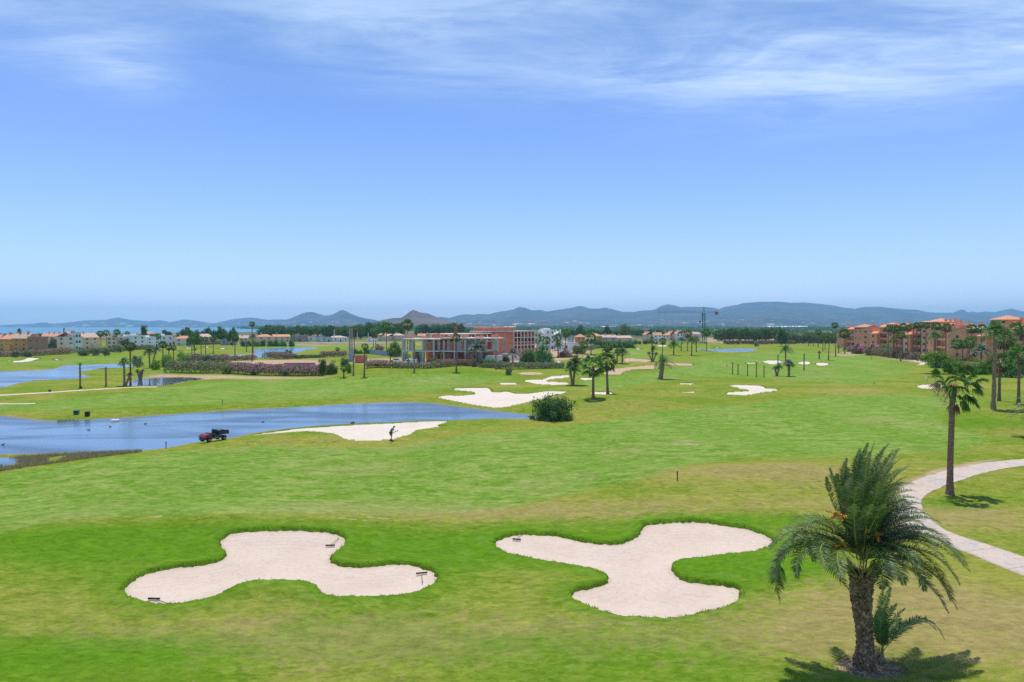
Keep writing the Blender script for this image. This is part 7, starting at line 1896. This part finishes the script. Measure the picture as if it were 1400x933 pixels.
# ------------------------------------------------------------------ the groundskeeper
def person():
    P = at(534.5, 603.5); h = 1.74
    root = empty('person', P, 0, 'groundskeeper in green shirt and dark shorts bending over a long tool at the bunker edge', 'person')
    root.scale = (1.15, 1.15, 1.04)
    # faces right (+x), leaning forward, slightly away from the viewer. joints in metres
    J = {'pel': (0,0,.92), 'sp1': (.03,0,1.08), 'sp2': (.10,0,1.26), 'ch': (.18,0,1.40), 'nk': (.26,0,1.50), 'hd': (.33,0,1.58), 'ht': (.38,0,1.68),
         'hl': (0,.10,.90), 'kl': (.06,.13,.50), 'al': (-.02,.14,.10), 'tl': (.14,.15,.045), 'hr': (0,-.10,.90), 'kr': (.10,-.16,.51), 'ar': (.04,-.18,.10), 'tr': (.20,-.19,.045),
         'sl': (.19,.19,1.40), 'el': (.24,.24,1.13), 'wl': (.44,.16,1.02), 'pl': (.51,.13,1.0), 'sr': (.19,-.19,1.40), 'er': (.14,-.27,1.12), 'wr': (.32,-.22,.96), 'pr': (.38,-.20,.93)}
    E = [('pel','sp1'),('sp1','sp2'),('sp2','ch'),('ch','nk'),('nk','hd'),('hd','ht'),('pel','hl'),('hl','kl'),('kl','al'),('al','tl'),('pel','hr'),('hr','kr'),('kr','ar'),('ar','tr'),('ch','sl'),('sl','el'),('el','wl'),('wl','pl'),('ch','sr'),('sr','er'),('er','wr'),('wr','pr')]
    RAD = {'pel': .14, 'sp1': .125, 'sp2': .14, 'ch': .14, 'nk': .055, 'hd': .092, 'ht': .085, 'hl': .095, 'kl': .068, 'al': .052, 'tl': .036, 'hr': .095, 'kr': .068, 'ar': .052, 'tr': .036, 'sl': .06, 'el': .042, 'wl': .030, 'pl': .035, 'sr': .06, 'er': .042, 'wr': .030, 'pr': .035}
    SKIN = solid('skin', (.33,.19,.13), .6, (.29,.16,.11))
    def skin(name, keys, edges, radd, mat, parent, rootk, sub=2, add=0):
        idx = {k: i for i, k in enumerate(keys)}
        me = bpy.data.meshes.new(name); me.from_pydata([J[k] for k in keys], [(idx[a], idx[b]) for a, b in edges], []); me.materials.append(mat)
        o = link(name, me, parent); sm = o.modifiers.new('skin', 'SKIN'); sm.use_smooth_shade = True
        for k, i in idx.items():
            v = me.skin_vertices[0].data[i]; r = radd[k]+add; v.radius = (r, r*(.8 if k in ('sp1','sp2','ch','pel') else 1)); v.use_root = (k == rootk)
        su = o.modifiers.new('sub', 'SUBSURF'); su.levels = sub; su.render_levels = sub
        return o
    # fingers: five short chains per hand
    fing = []
    for hnd, tip, sgn in (('pl', np.array(J['pl']), 1), ('pr', np.array(J['pr']), -1)):
        for f in range(5):
            b = tip+np.array([.0, (f-2)*.016, 0]); k1 = f'{hnd}f{f}a'; k2 = f'{hnd}f{f}b'
            ln = (.05, .07, .075, .07, .055)[f]
            if f == 0: J[k1] = tuple(b+[.005, -.02*sgn, .02]); J[k2] = tuple(b+[.03, -.03*sgn, .015])
            else: J[k1] = tuple(b+[ln*.55, 0, .0]); J[k2] = tuple(b+[ln*.8, 0, -ln*.5])
            RAD[k1] = .010; RAD[k2] = .008; fing.append((hnd, k1)); fing.append((k1, k2))
    keys = [k for k in J]; skin('body', keys, E+fing, RAD, SKIN, root, 'pel')
    SH = solid('green_shirt', (.09,.38,.29), .85, (.07,.30,.24), 5); SO = solid('dark_shorts', (.03,.12,.11), .85)
    J['hml'] = (.09,.20,1.22); J['hmr'] = (.07,-.24,1.22); 
    rs = dict(RAD); rs.update({'hml': .062, 'hmr': .062, 'sl': .072, 'sr': .072})
    J['sl2'] = (.20,.20,1.30); J['sr2'] = (.17,-.22,1.30); J['el2'] = (.225,.225,1.2); J['er2'] = (.15,-.25,1.2); rs.update({'sl2': .066, 'sr2': .066, 'el2': .058, 'er2': .058})
    J['nk2'] = (.225,0,1.455); rs['nk2'] = .075
    skin('shirt', ['pel','sp1','sp2','ch','nk2','sl','sl2','el2','sr','sr2','er2'], [('pel','sp1'),('sp1','sp2'),('sp2','ch'),('ch','nk2'),('ch','sl'),('sl','sl2'),('sl2','el2'),('ch','sr'),('sr','sr2'),('sr2','er2')], rs, SH, root, 'sp2', add=.035)
    J['kl2'] = (.055,.13,.58); J['kr2'] = (.085,-.15,.58); rs.update({'kl2': .078, 'kr2': .078})
    skin('shorts', ['pel','hl','kl2','hr','kr2'], [('pel','hl'),('hl','kl2'),('pel','hr'),('hr','kr2')], rs, SO, root, 'pel', add=.03)
    for s, k in ((1, 'al'), (-1, 'ar')):
        a = J[k]; b = MB(); b.tube([(a[0]-.09,a[1],.05),(a[0]-.02,a[1],.06),(a[0]+.10,a[1],.05),(a[0]+.18,a[1],.035)], [.035,.052,.045,.028], 10); b.build('boot', M_DARKP, root, smooth=True)
    # cap with brim, face details
    cp = MB(); c0 = Vector(J['hd'])+Vector((.03,0,.06)); 
    cp.tube([c0+Vector((-.02,0,-.03)), c0+Vector((0,0,.02)), c0+Vector((.015,0,.06)), c0+Vector((.02,0,.085))], [.108,.104,.075,.02], 14); cp.box(c0.x+.07, c0.x+.19, -.06, .06, c0.z-.045, c0.z-.03)
    cp.build('cap', solid('brown_cap', (.07,.05,.035), .8), root, smooth=False)
    hd = Vector(J['hd']); nz = MB(); nz.tube([hd+Vector((.085,0,.01)), hd+Vector((.115,0,-.02)), hd+Vector((.09,0,-.03))], [.01,.014,.008], 6); nz.build('nose', SKIN, root)
    for s in (-1, 1):
        e = MB(); e.tube([hd+Vector((.075,s*.032,.012)), hd+Vector((.092,s*.034,.012))], [.012,.006], 6); e.build('eye', M_BLACK, root)
        e = MB(); e.tube([hd+Vector((0,s*.085,-.02)), hd+Vector((.0,s*.102,.0)), hd+Vector((0,s*.085,.03))], [.01,.02,.012], 6); e.build('ear', SKIN, root)
    # strimmer held across the body: engine behind, shaft through both hands
    st = empty('strimmer', P, 0, 'dark motor strimmer held across the body by the groundskeeper', 'strimmer')
    st.scale = (1.15, 1.15, 1.04)
    a = Vector((-.42,-.30,.86)); b = Vector((.70,-.08,1.05))
    p1 = Vector(J['wr'])+Vector((.09,.0,-.02)); p2 = Vector(J['wl'])+Vector((.10,-.02,-.02)); dr = (p2-p1).normalized()
    A_ = p1-dr*.78; B_ = p2+dr*.35
    sh = MB(); sh.tube([A_, B_], .016, 8); sh.build('shaft', M_HANDLE, st)
    en = MB(); en.tube([A_-dr*.12, A_-dr*.06, A_+dr*.12, A_+dr*.16], [.05,.11,.11,.05], 12); en.build('engine', solid('dark_red_engine', (.12,.03,.02), .6), st)
    hn = MB(); hn.tube([p2+Vector((0,-.12,.10)), p2+Vector((0,0,.12)), p2+Vector((0,.12,.10))], .015, 6); hn.tube([p2, p2+Vector((0,0,.12))], .012, 6); hn.build('handle', M_BLACK, st)
    gd = MB(); gd.tube([B_-dr*.04, B_+dr*.05], [.07,.03], 12); gd.build('cutting_head', M_BLACK, st)
person()
P_ = at(553, 597); r_ = empty('leaf_rake', P_+Vector((0,0,.03)), 0, 'small dark rake lying on the sand right of the groundskeeper', 'rake')
_m = MB(); _m.box(-.3, .3, -.03, .03, 0, .07); _m.build('rake_head', M_BLACK, r_); _m = MB(); _m.tube([(0,0,.05),(1.2,.5,.05)], .018, 6); _m.build('handle', M_HANDLE, r_)
# shorten over-long labels left by the tables
for o in bpy.data.objects:
    l = o.get('label')
    if l and len(l.split()) > 16: print('LONG', len(l.split()), l)
